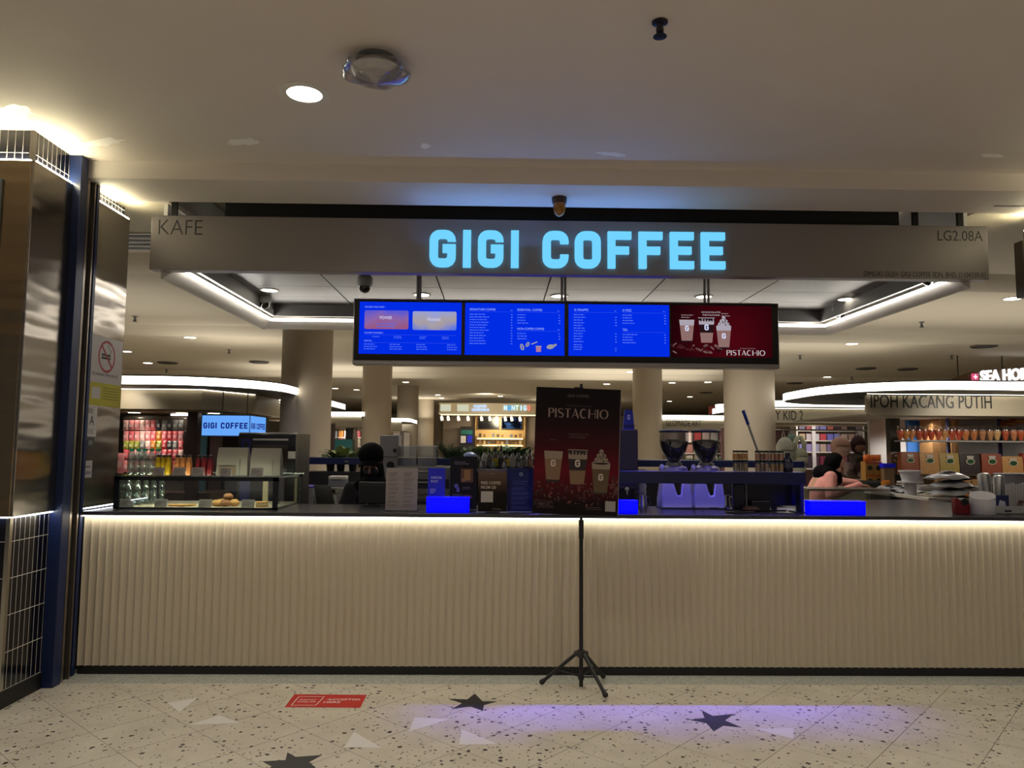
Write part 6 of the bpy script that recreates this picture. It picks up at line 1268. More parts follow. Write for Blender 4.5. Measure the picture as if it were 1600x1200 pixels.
for i, py in enumerate((683.5, 694)):
    o = MB().bx(qx(746), qx(817), YW+1.6, YW+1.99, qz(py)-.05, qz(py)).build('wall_shelf', mat('shelf_lit', (206, 176, 110), .5), None); tag(o, ('upper', 'lower')[i]+' lit wooden shelf below the screens of the cookware shop', 'shelf')
    MB().bx(qx(746), qx(817), YW+1.64, YW+1.68, qz(py)-.08, qz(py)-.05).build('light_strip', glow('shop_led', (1, .86, .55), 3), o)
    for k in range(10): goods([(748+7*k, 752+7*k)], py-6+(k % 3), py, YW+1.66, [((60, 48, 40), (120, 90, 60), (160, 140, 110), (90, 96, 110))[(k+i) % 4]], 'small cookware item %d along the %s lit shelf of the far shop' % (k+1, ('upper', 'lower')[i]), 'cookware on the lit shelves', zfix=qz(py)+.0005)
for k, px in enumerate((690, 700, 716, 731, 752, 765, 776, 789, 799, 812)):
    p = at(px, 646, YW+.6); t2 = thing('track_light', 'small track spotlight under the far shop ceiling, %s from the round columns' % ('first', 'second', 'third', 'fourth', 'fifth', 'sixth', 'seventh', 'eighth', 'ninth', 'last')[k], 'spotlight', (p.x, YW+.6, wz(645)-.06), 0, 'track spotlights of the cookware shop')
    MB().rod((0, 0, 0), (0, 0, -.10), .02, n=8).build('stem', WHITE, t2); MB().rod((0, 0, -.08), (.03, -.05, -.22), .05, .06, n=12).build('lamp_head', mat('track_white', (230, 220, 200), .4, em=(1, .9, .7), es=1.2), t2)
o = MB().bx(wx(716)-.0, wx(739), YW+1.6, YW+2.0, 0, wz(665)).build('window_display', mat('display_dark', (22, 18, 22), .5), None); tag(o, 'dark display bay with white and blue goods beside the wooden shelf wall', 'display'); 
for k, (a_, b_, y0, y1, c_) in enumerate(((720, 738, 672, 679, (20, 100, 96)), (720, 728, 681, 692, (200, 196, 200)), (730, 738, 680, 692, (20, 30, 190)))): MB().bx(at(a_, 680, YW+1.58).x, at(b_, 680, YW+1.58).x, YW+1.55, YW+1.6, at(725, y1, YW+1.58).z, at(725, y0, YW+1.58).z).build('poster_panel', mat('dp_%d' % k, c_, .5), o)
lamp('SPOT', (wx(780), YW+.9, wz(648)-.1), 160, (1, .86, .6), tgt=(wx(780), YW+2, 1.8), spot_size=R(150), spot_blend=.5, shadow_soft_size=.3); lamp('SPOT', (wx(760), YW-2.5, 3.3), 130, (1, .88, .68), tgt=(wx(760), YW, 3), spot_size=R(150), spot_blend=.8, shadow_soft_size=.2)
# ---- art shop, backpack kiosk
kt, ka, kb = far_kiosk('art shop kiosk with lettered fascia seen between the columns on the nut kiosk side', 1026, 1146, 17.6, 2.5, wallcol=(176, 150, 140))
q0, q1 = at(1041, 666, 17.59), at(1096, 656.5, 17.59); text('GLOMADE ART', FINK, kt, 'lettering', q0.x-kt.location.x, q0.z, q1.x-q0.x, q1.z-q0.z, -.003, .004)
YA = 18.6; zz = [at(1100, y, YA).z for y in (722, 708, 690)]
shelf_unit('display_shelf', 'white art shop shelves behind the grinder hoppers', at(1030, 700, YA).x, at(1134, 700, YA).x, YA, zz)
for (y0, y1, cols, zi, rn) in ((675, 689, [(196, 176, 168), (190, 60, 56), (180, 150, 140), (200, 190, 180), (176, 48, 48)], 2, 'top'), (694, 707, [(150, 100, 90), (190, 170, 160), (110, 70, 66), (190, 110, 90), (90, 60, 60)], 1, 'middle'), (711, 721, [(176, 166, 150), (130, 120, 104), (60, 60, 60), (170, 160, 150), (120, 140, 110)], 0, 'lower')):
    for i in range(5): goods([(1072+13*i, 1082+13*i)], y0, y1, YA+.03, [cols[i]], 'art shop box %d from the poster on the %s shelf behind the hoppers' % (i+1, rn), 'art shop boxes', zfix=zz[zi]+.0005)
p = at(1128, 642, 21); o = MB().bx(-.25, .8, 0, .1, 0, .22).build('red_sign', mat('red_sign', (150, 50, 40), .5), None, loc=(p.x-.1, 21, at(1128, 647, 21).z)); tag(o, 'small red sign above the art shop beside the broad column', 'sign'); MB().bx(.2, .24, .04, .06, .22, ZH-o.location.z).build('hanger', DST, o)
t = thing('ring_light', 'short lit ring segment above the red sign beside the broad column', 'ceiling light', (at(1137, 635, 16).x, 16, at(1137, 635, 16).z)); MB().bx(-.18, .6, 0, .3, -.04, .05).build('light_band', BAND, t); MB().bx(-.17, .59, .01, .29, -.07, -.04).build('under_rim', UND, t); MB().rod((.3, .15, .05), (.3, .15, ZH-t.location.z), .008, n=6).build('hanging_rod', DST, t)
YB = 12.0
kt, ka, kb = far_kiosk('backpack kiosk with beige lettered fascia behind the nut kiosk', 1200, 1385, YB, 2.6, wallcol=(120, 84, 84))
q0, q1 = at(1212, 656, YB-.01), at(1255, 641.5, YB-.01); text('Y KID 2', FINK, kt, 'lettering', q0.x-kt.location.x, q0.z, q1.x-q0.x, q1.z-q0.z, -.003, .004)
YB2 = 13.0; zz = [at(1300, y, YB2).z for y in (732, 706, 688, 672.5)]
shelf_unit('grid_shelf', 'white shelves of coloured bags and cups in the backpack kiosk', at(1246, 700, YB2).x, at(1350, 700, YB2).x, YB2, zz, .28)
p = at(1271.5, 700, YB2-.02); o = MB().bx(-.03, .03, 0, .03, 0, 1.95).build('shelf_post', mat('shelf_post', (190, 186, 190), .5), None, loc=(p.x, YB2-.04, 0)); tag(o, 'white front post of the coloured bag shelves', 'post')
crow = {3: [(90, 84, 110), (150, 70, 80), (110, 110, 150), (120, 120, 190), (160, 90, 80), (60, 50, 56), (130, 110, 104), (60, 46, 50), (120, 100, 110)], 2: [(150, 130, 100), (170, 160, 170), (190, 190, 200), (180, 70, 84), (110, 110, 190), (120, 130, 200), (170, 150, 140), (160, 130, 120), (150, 130, 130)], 1: [(110, 110, 170), (130, 120, 170), (150, 150, 180), (170, 150, 140), (130, 110, 150), (150, 120, 150), (170, 150, 160), (110, 90, 100), (130, 110, 110)], 0: [(60, 40, 56), (50, 36, 50), (70, 44, 60), (110, 40, 60), (130, 60, 80), (150, 100, 110), (110, 60, 70), (60, 40, 46), (80, 60, 66)]}
for zi, (y0, y1, rn) in {3: (664, 672, 'top'), 2: (677, 687, 'second'), 1: (693, 705, 'third'), 0: (712, 731, 'lowest')}.items():
    for i in range(9): goods([(1249+11*i, 1258+11*i)], y0, y1, YB2+.02, [crow[zi][i]], 'coloured bag %d from the broad column on the %s shelf of the backpack kiosk' % (i+1, rn), 'coloured bags on the white shelves', zfix=zz[zi]+.0005, name='gift_bag', cat='bag')
YH = 11.5
t = thing('hanging_rail', 'chrome rail that carries the backpacks of the kiosk', 'rail', (0, YH, 0)); ha, hb = at(1205, 675, YH), at(1365, 675, YH); zr_ = at(1290, 672, YH).z
MB().rod((ha.x, .06, zr_), (hb.x, .06, zr_), .012, n=10).build('rail', CHROME, t)
for x in (ha.x, hb.x): MB().rod((x, .06, 0), (x, .06, zr_), .014, n=10).build('post', CHROME, t)
def backpack(px0, px1, py0, py1, label, col, pocket, straps=True, name='backpack', ears=False, dy=0, hang=True):
    cx, zb_, wd, h = box_at(px0, py0, px1, py1, YH+dy); t = thing(name, label, 'bag', (cx, YH+dy, zb_), 0, 'bags hung on the kiosk rail'); m = mat('bag_%d_%d' % (col[0], col[1]), col, .75, noise=.2, scale=14, bump=.1); mp = mat('bagp_%d_%d' % (pocket[0], pocket[1]), pocket, .7, noise=.25, scale=14)
    MB().ell((0, 0, h*.5), (wd*.5, .10, h*.5), 20, 14).ell((0, 0, h*.34), (wd*.47, .11, h*.34), 20, 12).build('bag_body', m, t); MB().ell((0, -.06, h*.30), (wd*.38, .07, h*.24), 18, 12).build('front_pocket', mp, t); MB().bx(-wd*.36, wd*.36, -.108, -.095, h*.535, h*.55).build('zip', mat('zip_dark', (70, 60, 60), .5), t)
    if hang: MB().tube([(-.03, .02, h*.96), (-.02, .05, h*1.04), (0, .06, zr_-zb_+.012), (.02, .05, h*1.04), (.03, .02, h*.96)], .006).build('top_loop', m, t)
    if ears:
        for s_ in (-1, 1): MB().tube([(s_*wd*.26, 0, h*.85), (s_*wd*.30, .01, h*1.25), (s_*wd*.12, .03, h*1.62), (0, .05, h*1.7)], [.035, .04, .03, .014], 10).build('long_handle', m, t)
    return t
backpack(1212, 1241, 683, 727, 'pale patterned backpack hanging beside the broad column', (186, 190, 180), (170, 178, 168)); backpack(1229, 1244, 678, 700, 'grey green backpack half behind the pale patterned one', (120, 146, 140), (110, 134, 128), dy=.22)
backpack(1239, 1262, 700, 727, 'cream plush bag with two long upright handles', (200, 206, 186), (214, 214, 200), ears=True, hang=False); backpack(1242, 1259, 722, 738, 'small cream plush pouch hanging under the long handled bag', (206, 208, 196), (190, 200, 190), dy=-.05, hang=False)
backpack(1298, 1329, 682, 714, 'round pink plush backpack above the woman in black headscarf', (224, 178, 164), (228, 190, 178)); backpack(1330, 1352, 680, 709, 'dark brown plush backpack beside the pink one', (62, 36, 38), (150, 110, 100)); backpack(1330, 1352, 706, 726, 'grey printed bag under the dark brown plush backpack', (110, 104, 106), (60, 52, 56), dy=.02, hang=False)
backpack(1318, 1332, 722, 745, 'pale bag with dark trim behind the hands of the seller', (160, 140, 140), (90, 70, 74), dy=-.2, hang=False); backpack(1334, 1354, 723, 748, 'maroon plush bag low beside the stacked nut boxes', (72, 40, 46), (150, 130, 124), dy=-.2, hang=False)
backpack(1366, 1382, 684, 709, 'bright blue drawstring bag beside the nut kiosk post', (24, 84, 150), (30, 96, 160), dy=.1)
# ---- backlit red shop name far behind
YS2 = 14.5
t = thing('shop_sign', 'backlit white letters with pink emblem on a dark band above the nut kiosk canopy', 'shop sign', (at(1560, 590, YS2).x, YS2, 0)); ox_ = t.location.x
bx0, bx1 = at(1450, 590, YS2).x-ox_, at(1660, 590, YS2).x-ox_
MB().slab([(bx0, at(1450, 607, YS2).z), (bx1, at(1600, 604, YS2).z), (bx1, at(1600, 572, YS2).z), (at(1519, 585, YS2).x-ox_, at(1519, 581, YS2).z)], .02, .1).build('band', mat('sign_band', (104, 84, 58), .5), t)
for px in (1500, 1570): MB().rod((at(px, 590, YS2).x-ox_, .06, at(px, 590, YS2).z), (at(px, 590, YS2).x-ox_, .06, ZH), .012, n=6).build('hanger', DST, t)
q0, q1 = at(1532, 598, YS2), at(1622, 580, YS2); WL = glow('sea_white', (1, .97, 1), 1.6)
o = text('SEA HORSE', WL, t, 'lettering', q0.x-ox_, q0.z, q1.x-q0.x, q1.z-q0.z, -.03, .04, .03)
for v in o.data.vertices: v.co.z += (v.co.x-(q0.x-ox_))*.075
q0, q1 = at(1518.5, 594, YS2), at(1527, 584, YS2); MB().bx(q0.x-ox_, q1.x-ox_, -.03, .01, q0.z, q1.z).build('emblem', glow('sea_pink', (226, 90, 130), 1.0), t); MB().bx(q0.x-ox_+.02, q1.x-ox_-.02, -.034, -.03, (q0.z+q1.z)/2-.01, (q0.z+q1.z)/2+.01).bx((q0.x+q1.x)/2-ox_-.008, (q0.x+q1.x)/2-ox_+.008, -.034, -.03, q0.z+.02, q1.z-.02).build('emblem_mark', WL, t)
# ---- nut kiosk
t = thing('kiosk', 'nut kiosk with rounded lit canopy and large lettered fascia beyond the counter end', 'kiosk'); YN = 8.9
xl_ = at(1266, 607, 9.4).x; canopy(t, rrect(xl_, 9.5, 8.2, 11.3, 1.2), 2.212, 2.305)
fx0 = at(1354, 630, YN).x
MB().slab([(fx0+.06, at(1360, 649, YN).z), (9.0, at(1500, 648, YN).z), (9.0, 2.19), (fx0, 2.19), (fx0, at(1356, 643, YN).z)], YN, YN+.05).build('fascia', FASC, t); MB().bx(fx0, 9, YN-.03, YN-.020, 2.203, 2.208).build('added_fascia_glow', FGLOW, t)
MB().bx(fx0+.02, 9, YN+.05, 11.2, 1.95, 1.97).build('under_ceiling', mat('nut_soffit', (150, 142, 124), .6), t)
q0, q1 = at(1361, 637, YN-.003), at(1549, 617.5, YN-.003); text('IPOH KACANG PUTIH', FINK, t, 'lettering', q0.x, q0.z, q1.x-q0.x, q1.z-q0.z, YN-.004, .005)
MB().bx(at(1388, 700, 9.75).x, at(1404, 700, 9.75).x, 9.7, 9.8, 0, 1.95).build('post', mat('nut_post', (40, 42, 30), .5, noise=.5, scale=3), t)
for px in (1481, 1562): p = at(px, 680, 9.62); MB().bx(p.x-.015, p.x+.015, 9.6, 9.64, .9, 1.95).build('shelf_post', mat('post_bluegrey', (66, 72, 120), .4), t)
WX0, WX1 = at(1408, 700, 9.5).x, 8.4
for i, (py, m) in enumerate(((688.5, mat('shelf_grey', (150, 146, 140), .4)), (740.5, mat('shelf_dark', (66, 52, 44), .5)), (757, mat('shelf_pale', (170, 160, 150), .5)))):
    z = at(1500, py, 9.45).z; MB().bx(WX0, WX1, 9.25, 9.66, z-.02, z).build('shelf_board', m, t)
ZN = [at(1500, py, 9.45).z for py in (688.5, 740.5, 757)]
MB().bx(WX0, WX1, 10.3, 10.36, 0, 1.95).build('back_wall', mat('nut_back', (206, 204, 204), .5), t)
MB().bx(at(1421, 670, 10.2).x, at(1455, 670, 10.2).x, 10.26, 10.3, at(1440, 708, 10.2).z, at(1440, 650, 10.2).z).build('picture_panel', mat('pic_sky', (60, 120, 200), .5, noise=.3, scale=3), t)
MB().bx(WX0, WX1, 9.3, 9.9, 0, .86).build('base_cabinet', mat('nut_base', (120, 96, 74), .5), t)
lamp('SPOT', (5.6, 9.75, 1.92), 40, (1, .92, .82), spot_size=R(155), spot_blend=.5, shadow_soft_size=.1); lamp('SPOT', (5.8, 8.0, 2.2), 40, (1, .92, .8), tgt=(5.8, 9.6, 1.3), spot_size=R(110), spot_blend=.6, shadow_soft_size=.1); lamp('SPOT', (7.2, 8.2, 2.2), 26, (1, .92, .8), tgt=(7.2, 9.5, 1.3), spot_size=R(110), spot_blend=.6, shadow_soft_size=.1)
# cartons behind the shelves
KRAFT = mat('kraft', (150, 110, 66), .7, noise=.08, scale=3)
for a_, b_, y0, y1, lb in ((1457, 1480, 652, 690, 'upper carton behind the nut shelves beside the blue picture'), (1487, 1498, 652, 690, 'narrow carton behind the nut shelves past the blue post'), (1457, 1480, 691, 730, 'lower carton behind the nut shelves under the first'), (1487, 1498, 691, 730, 'narrow lower carton behind the shelves past the blue post')):
    cx, zb_, wd, h = box_at(a_, y0, b_, y1, 9.8); o = MB().bx(-wd/2, wd/2, 0, .3, 0, h-.004).build('carton', KRAFT, None, bevel=.003, loc=(cx, 9.8, zb_)); tag(o, lb, 'carton', 'cartons behind the nut shelves'); MB().bx(-wd*.06, wd*.06, -.001, .0005, 0, h-.004).build('tape', mat('tape_tan', (170, 134, 90), .4), o)
for a_, b_, lb in ((1460, 1486, 'flat carton under the large nut packs on the pier side'), (1488, 1528, 'flat carton under the large nut packs with dark holes')):
    cx, zb_, wd, h = box_at(a_, 743, b_, 755, 9.3); o = MB().bx(-wd/2, wd/2, 0, .25, 0, ZN[1]-.025-ZN[2]).build('carton', KRAFT, None, bevel=.003, loc=(cx, 9.30, ZN[2]+.0005)); tag(o, lb, 'carton'); MB().ell((-wd*.2, 0, .05), (.012, .003, .012), 10, 6).ell((wd*.25, 0, .04), (.012, .003, .012), 10, 6).build('hand_hole', BLACK, o)
NUTC = [(186, 84, 44), (196, 130, 66), (186, 122, 70), (176, 76, 40), (160, 66, 36), (176, 70, 36), (180, 84, 50), (190, 136, 76), (170, 70, 38), (176, 66, 34), (190, 116, 60), (184, 110, 60), (176, 120, 80), (170, 124, 80), (200, 160, 104), (180, 80, 44), (190, 120, 80)]
def nutmat(c_): return mat('nut_%d_%d_%d' % c_, c_, .45, noise=.5, scale=60, bump=.5, coat=.3)
TIE = glass('pouch_film', (.9, .88, .86), .18, .12)
def nut_pouch(cx, Y, z, wd, h, c_, label, group, lean=0):
    t = thing('nut_pouch', label, 'nut pouch', (cx, Y, z), 0, group); MB().lathe([(0, 0), (wd*.20, .004), (wd*.34, h*.2), (wd*.47, h*.5), (wd*.5, h*.66), (wd*.40, h*.76), (0, h*.78)], n=14, sy=.75, caps=False).build('nut_filling', nutmat(c_), t); MB().lathe([(wd*.48, h*.62), (wd*.52, h*.75), (wd*.40, h*.88), (wd*.56, h*1.05)], n=14, sy=.75, caps=False).build('film_top', TIE, t); t.rotation_euler = (0, lean, 0); return t
for i, px in enumerate((1406, 1415, 1424, 1436, 1445, 1455, 1466, 1476, 1487, 1498, 1509, 1522, 1535, 1547, 1558, 1571, 1584, 1595)):
    cx, _, wd, _ = box_at(px-5.5, 680, px+5.5, 680, 9.40); h = at(px, 667, 9.4).z-ZN[0]
    nut_pouch(cx, 9.40, ZN[0]+.001, wd*1.02, h, NUTC[i % 17], 'nut pouch %d counted from the dark post on the top shelf of the nut kiosk' % (i+1), 'nut pouches on the top shelf', .10 if i < 3 else 0)
for i, (px, dx) in enumerate(((1580, 0), (1590, .04))):
    cx, _, wd, _ = box_at(px-12, 660, px+12, 660, 9.46); t = thing('nut_pouch', 'orange nut pouch lying %s of the pouch row' % ('on top', 'on top at the very end')[i], 'nut pouch', (cx+dx, 9.52, at(px, 668-5*i, 9.5).z), 0, 'nut pouches lying flat'); MB().packet((0, 0, 0), .22, .09, .10).build('pouch_body', nutmat((190, 90, 40)), t); MB().rect(-.05, .05, .03, .06, -.052).build('print', mat('print_yel', (200, 150, 60), .5), t, smooth=False)
LBG = mat('label_green', (30, 70, 34), .5); LBW = mat('label_cream', (206, 190, 160), .5)
def nut_pack(px0, px1, py0, Y, z, c_, label, group, d=.12):
    cx, _, wd, _ = box_at(px0, 720, px1, 720, Y); h = at((px0+px1)/2, py0, Y).z-z; t = thing('nut_pack', label, 'nut pack', (cx, Y, z), 0, group); b = d/2
    mb = MB().grid(lambda u, v: ((u-.5)*wd, -b*(1-.12*(2*u-1)**4)*(1-.25*v*v), v*h), 8, 8).grid(lambda u, v: ((.5-u)*wd, b*(1-.12*(2*u-1)**4)*(1-.25*v*v), v*h), 8, 8)
    for s_ in (-1, 1): mb.grid(lambda u, v: (s_*wd/2, (u-.5)*d*.88*s_*(1-.25*v*v), v*h), 2, 8)
    mb.add([(-wd/2, -b*.75, h), (wd/2, -b*.75, h), (wd/2, b*.75, h), (-wd/2, b*.75, h)], [(0, 1, 2, 3)]); mb.build('pack_body', nutmat(c_), t)
    o_ = MB().poly([(.0+wd*.22*math.cos(2*PI*k/20), -b-.003, h*.62+wd*.15*math.sin(2*PI*k/20)) for k in range(20)]).build('oval_label', LBW, t, smooth=False); MB().poly([(wd*.18*math.cos(2*PI*k/20), -b-.005, h*.62+wd*.115*math.sin(2*PI*k/20)) for k in range(20)]).build('green_oval', LBG, o_, smooth=False)
    MB().rect(-wd*.17, wd*.17, h*.77, h*.90, -b-.002).build('price_tag', mat('pack_tag', (186, 176, 166), .5), t, smooth=False)
for i, (a_, b_, y0, c_, lb) in enumerate(((1405, 1432.5, 706, (130, 66, 36), 'red brown'), (1434, 1464, 707, (176, 130, 76), 'tan, white tagged'), (1465, 1495, 708, (160, 136, 70), 'yellow green'), (1496, 1527, 709, (52, 40, 40), 'almost black'), (1530, 1561, 709, (140, 68, 44), 'rusty red'), (1562, 1594, 713, (190, 140, 82), 'golden'), (1595, 1625, 708, (160, 70, 44), 'cut off reddish'))):
    nut_pack(a_, b_, y0, 9.38, ZN[1]+.001, c_, lb+' large nut pack with oval label on the nut kiosk shelf', 'large nut packs on the shelf')
nut_pack(1389, 1404, 706, 9.50, ZN[1]+.001, (96, 66, 48), 'dark brown pack at the post end of the nut kiosk shelf', 'large nut packs on the shelf')
# ---- glass nut counter reaching toward the cafe
CXL = 4.02; ZK = 1.10
t = thing('glass_counter', 'glass fronted nut counter behind the wide blue box', 'counter', (CXL, 7.0, 0)); L_ = 2.05
MB().bx(0, .62, 0, L_, ZK-.03, ZK).build('counter_top', mat('nut_top', (190, 184, 176), .3), t, bevel=.003); MB().bx(0, .01, .02, L_-.02, .45, ZK-.03).bx(.02, .6, .0, .01, .45, ZK-.03).build('glass_front', glass('counter_glass', (.72, .76, .74), .16, .05), t)
MB().bx(0, .62, 0, L_, 0, .45).build('base', mat('nut_counter_base', (110, 104, 98), .5), t); MB().bx(.3, .32, .03, L_-.03, .45, ZK-.03).build('inner_panel', mat('inner_grey', (90, 88, 84), .5), t); MB().bx(.03, .6, .03, L_-.03, .74, .76).build('inner_shelf', mat('inner_shelf', (140, 136, 128), .4), t)
p0, p1 = at(1263, 770, 7.62), at(1330, 770, 7.62)
t = thing('glass_cabinet', 'low glass cabinet with white tubs below the seller', 'cabinet', (p0.x, 7.62, 0)); wq = CXL-.03-p0.x; zq = at(1290, 764, 7.62).z
MB().bx(0, wq, 0, .4, .5, .52).build('bottom_board', SS, t); MB().bx(0, wq, 0, .4, zq-.02, zq).build('top_board', SS, t); MB().bx(0, wq, 0, .006, .52, zq-.02).build('glass_front', glass('counter_glass'), t); MB().bx(0, wq, 0, .4, 0, .5).build('base', mat('nut_counter_base'  , (110, 104, 98), .5), t)
MB().bx(0, .01, .01, .4, .52, zq-.02).bx(wq-.01, wq, .01, .4, .52, zq-.02).build('side_panel', SS, t)
for i, (px, r_, c_, lb) in enumerate(((1278, .05, (190, 186, 180), 'white round tub inside the low glass cabinet'), (1305, .045, (150, 146, 140), 'grey round tub inside the low glass cabinet'))):
    o = MB().lathe([(r_*.85, 0), (r_, .22), (r_*1.06, .22), (r_*1.06, .24), (0, .24)], n=20).build('tub', mat('tub_%d' % i, c_, .4), None, loc=(at(px, 780, 7.82).x, 7.82, .7205)); tag(o, lb, 'tub')
o = MB().bx(0, wq-.03, .03, .37, .70, .72).build('cabinet_shelf', SS, None, loc=(p0.x+.012, 7.62, 0)); tag(o, 'steel shelf inside the low glass cabinet', 'shelf')
p = at(1276, 789, 7.6); o = MB().bx(-.09, .09, 0, .12, 0, .05).build('green_tray', mat('tray_green', (30, 130, 40), .4), None, bevel=.004, loc=(p.x, 7.86-.05, 1.0)); bpy.data.objects.remove(o)
# things on the glass counter
def cpos(px, Y): return at(px, 760, Y).x
t = thing('plastic_tub', 'white tub stacked upside on another beside the silver pouches', 'tub', (cpos(1408, 7.5)+.05, 7.42, ZK+.0005)); h = at(1408, 735, 7.42).z-ZK
MB().lathe([(.055, 0), (.055, h*.48), (.12, h*.50), (.12, h*.55)], n=26).build('lower_tub', CW, t); MB().lathe([(.075, h*.55), (.095, h*.94), (.105, h*.94), (.105, h), (0, h)], n=26).build('upper_tub', CW, t)
SIL = mat('silver_foil', (186, 186, 192), .35, metal=.35, noise=.25, scale=14, bump=.6)
def flat_pouch(name, x, Y, z, wd, d, h, rz, m, label, cat, group):
    t = thing(name, label, cat, (x, Y, z), rz, group)
    for s_, nm in ((1, 'pouch_top'), (0, 'pouch_bottom')):
        MB().grid(lambda u, v: ((u-.5)*wd, (v-.5)*d, (h*(.25+.75*s_*(math.sin(PI*u)*math.sin(PI*v))**.5)+.008*math.sin(9*u+4*v)) if s_ else .002+h*.2*(2*u-1)**2), 12, 10).build(nm, m, t)
    MB().poly([(-wd*.2, -d*.2, h*1.02+.006), (wd*.2, -d*.2, h*1.02+.006), (wd*.2, d*.1, h*1.05+.006), (-wd*.2, d*.1, h*1.05+.006)]).build('print', mat('foil_print', (120, 124, 150), .4), t, smooth=False)
for i in range(3): flat_pouch('foil_pouch', 4.32+.02*(i % 2), 7.16+.02*(i % 3), ZK+.002+.075*i, .36, .24, .085, .1*i-.2, SIL, 'silver foil pouch in the pile beside the white tubs, layer %d from the bottom' % (i+1), 'foil pouch', 'silver pouches in a pile')
for i in range(5): flat_pouch('foil_pouch', 4.26+.03*(i % 2), 7.78+.16*i, ZK+.002+.012*(i % 2), .28, .2, .035, .3*i, SIL, 'silver foil pouch spread flat on the glass counter, place %d toward the seller' % (i+1), 'foil pouch', 'silver pouches spread on the counter')
for i in range(4): flat_pouch('snack_pouch', 4.48, 6.9+.14*i+.15, ZK+.002, .2, .13, .05, .2*i, mat('pouch_orange', (196, 120, 50), .3, noise=.3, scale=12), 'orange snack pouch near the counter end by the red dispenser, place %d' % (i+1), 'snack pouch', 'orange snack pouches')
YX = 8.86; BXM = mat('box_gold', (150, 108, 48), .45, noise=.2, scale=10)
for i, (px, lv) in enumerate(((1359, 0), (1372, 0), (1359, 1), (1372, 1))):
    cx, _, wd, _ = box_at(px-6.3, 740, px+6.3, 740, YX-.02); h = .15; t = thing('nut_box', ('lower', 'upper')[lv]+' golden nut box with round dark mark, '+('seller', 'post')[i % 2]+' side of the stack', 'box', (cx, YX-.02, ZK+.0005+lv*(h+.001)), 0, 'golden nut boxes in a stack')
    MB().bx(-wd/2, wd/2, 0, .12, 0, h).build('carton', BXM, t, bevel=.002); MB().poly([(wd*.05+.030*math.cos(2*PI*k/18), -.001, h*.5+.030*math.sin(2*PI*k/18)) for k in range(18)]).build('round_mark', mat('mark_dark', (40, 36, 22), .5), t, smooth=False); MB().bx(-wd/2, wd/2, -.001, .0, h*.84, h*.95).build('red_stripe', mat('stripe_red', (170, 60, 30), .5), t)
for i, px in enumerate((1356, 1364, 1373)):
    p = at(px, 731, YX+.03); t = thing('snack_pouch', 'small orange pouch heaped on the golden boxes, %s' % ('seller side', 'middle', 'post side')[i], 'snack pouch', (p.x, YX+.04, ZK+.303), R(20*i-20), 'orange pouches on the golden boxes'); MB().packet((0, 0, 0), .09, .08, .05).build('pouch_body', mat('pouch_orange2', (206, 100, 36), .3, noise=.3, scale=20), t)
p = at(1391, 735, 8.7); t = thing('blue_box', 'small bright blue box at the foot of the dark kiosk post', 'box', (p.x, 8.72, ZK+.0005)); hb_ = at(1391, 731, 8.7).z-ZK; MB().bx(-.06, .06, 0, .08, 0, hb_).build('body', mat('stand_grey', (120, 96, 70), .5), t); MB().bx(-.07, .07, -.01, .09, hb_, hb_+.05).build('lid', mat('bright_blue', (20, 30, 230), .4, em=(.0, .0, 1), es=0), t)
for i in range(3):
    o = MB().packet((0, 0, 0), .11, .10, .06).build('snack_pouch', mat('pouch_amber', (200, 140, 60), .35, noise=.4, scale=20), None, loc=(cpos(1384+6*i, 8.3), 8.30+.09*i, ZK+.001)); tag(o, 'amber snack pouch before the dark post, %s' % ('first', 'second', 'third')[i], 'snack pouch', 'amber pouches before the post')
# ================================================================== people
SKIN = mat('skin', (150, 112, 98), .55); SKIN2 = mat('skin_shade', (190, 144, 120), .5)
def fuse(name, caps, ells, m, parent, voxel=.009, smooth=3):
    """one continuous surface out of tapered limbs and rounded masses"""
    mb = MB()
    for a, b, ra, rb in caps:
        a, b = Vector(a), Vector(b); n = max(2, int((b-a).length/max(.006, min(ra, rb)*.35)))
        for i in range(n+1): mb.ell(tuple(a.lerp(b, i/n)), ra+(rb-ra)*i/n, 12, 8)
    for e in ells: mb.ell(e[0], e[1], 20, 14, e[2] if len(e) > 2 else None)
    me = bpy.data.meshes.new('t'); me.from_pydata(mb.v, [], mb.f); o = bpy.data.objects.new('t', me); C.objects.link(o)
    r = o.modifiers.new('r', 'REMESH'); r.mode = 'VOXEL'; r.voxel_size = voxel; s = o.modifiers.new('s', 'SMOOTH'); s.iterations = smooth; s.factor = .5
    bpy.context.view_layer.update(); g = bpy.data.meshes.new_from_object(o.evaluated_get(bpy.context.evaluated_depsgraph_get())); bpy.data.objects.remove(o)
    g.name = name; g.materials.clear(); g.materials.append(m); g.polygons.foreach_set('use_smooth', [True]*len(g.polygons)); k = bpy.data.objects.new(name, g); C.objects.link(k)
    if parent: k.parent = parent
    return k
def hand(wrist, d, up, s=1):
    """palm, four unequal curled fingers and a side thumb; d points along the hand, up is the back of the hand"""
    w = Vector(wrist); d = Vector(d).normalized(); up = Vector(up).normalized(); sd = d.cross(up).normalized()*s; c = []
    for k in range(4):
        o = sd*(.030-.020*k); b = w+d*.085+o*1.05; c.append((w+o*.6+d*.01, b, .013, .011)); L = (.036, .042, .040, .031)[k]
        p1 = b+d*L*.85-up*.010; p2 = p1+d*L*.55-up*.024; p3 = p2+d*L*.12-up*.022; c += [(b, p1, .0095, .0085), (p1, p2, .0085, .008), (p2, p3, .008, .007)]
    t0 = w+d*.025+sd*.032; t1 = t0+d*.030+sd*.026-up*.008; t2 = t1+d*.030+sd*.004-up*.012; c += [(w+d*.02, t0, .014, .013), (t0, t1, .012, .010), (t1, t2, .010, .008)]
    return c
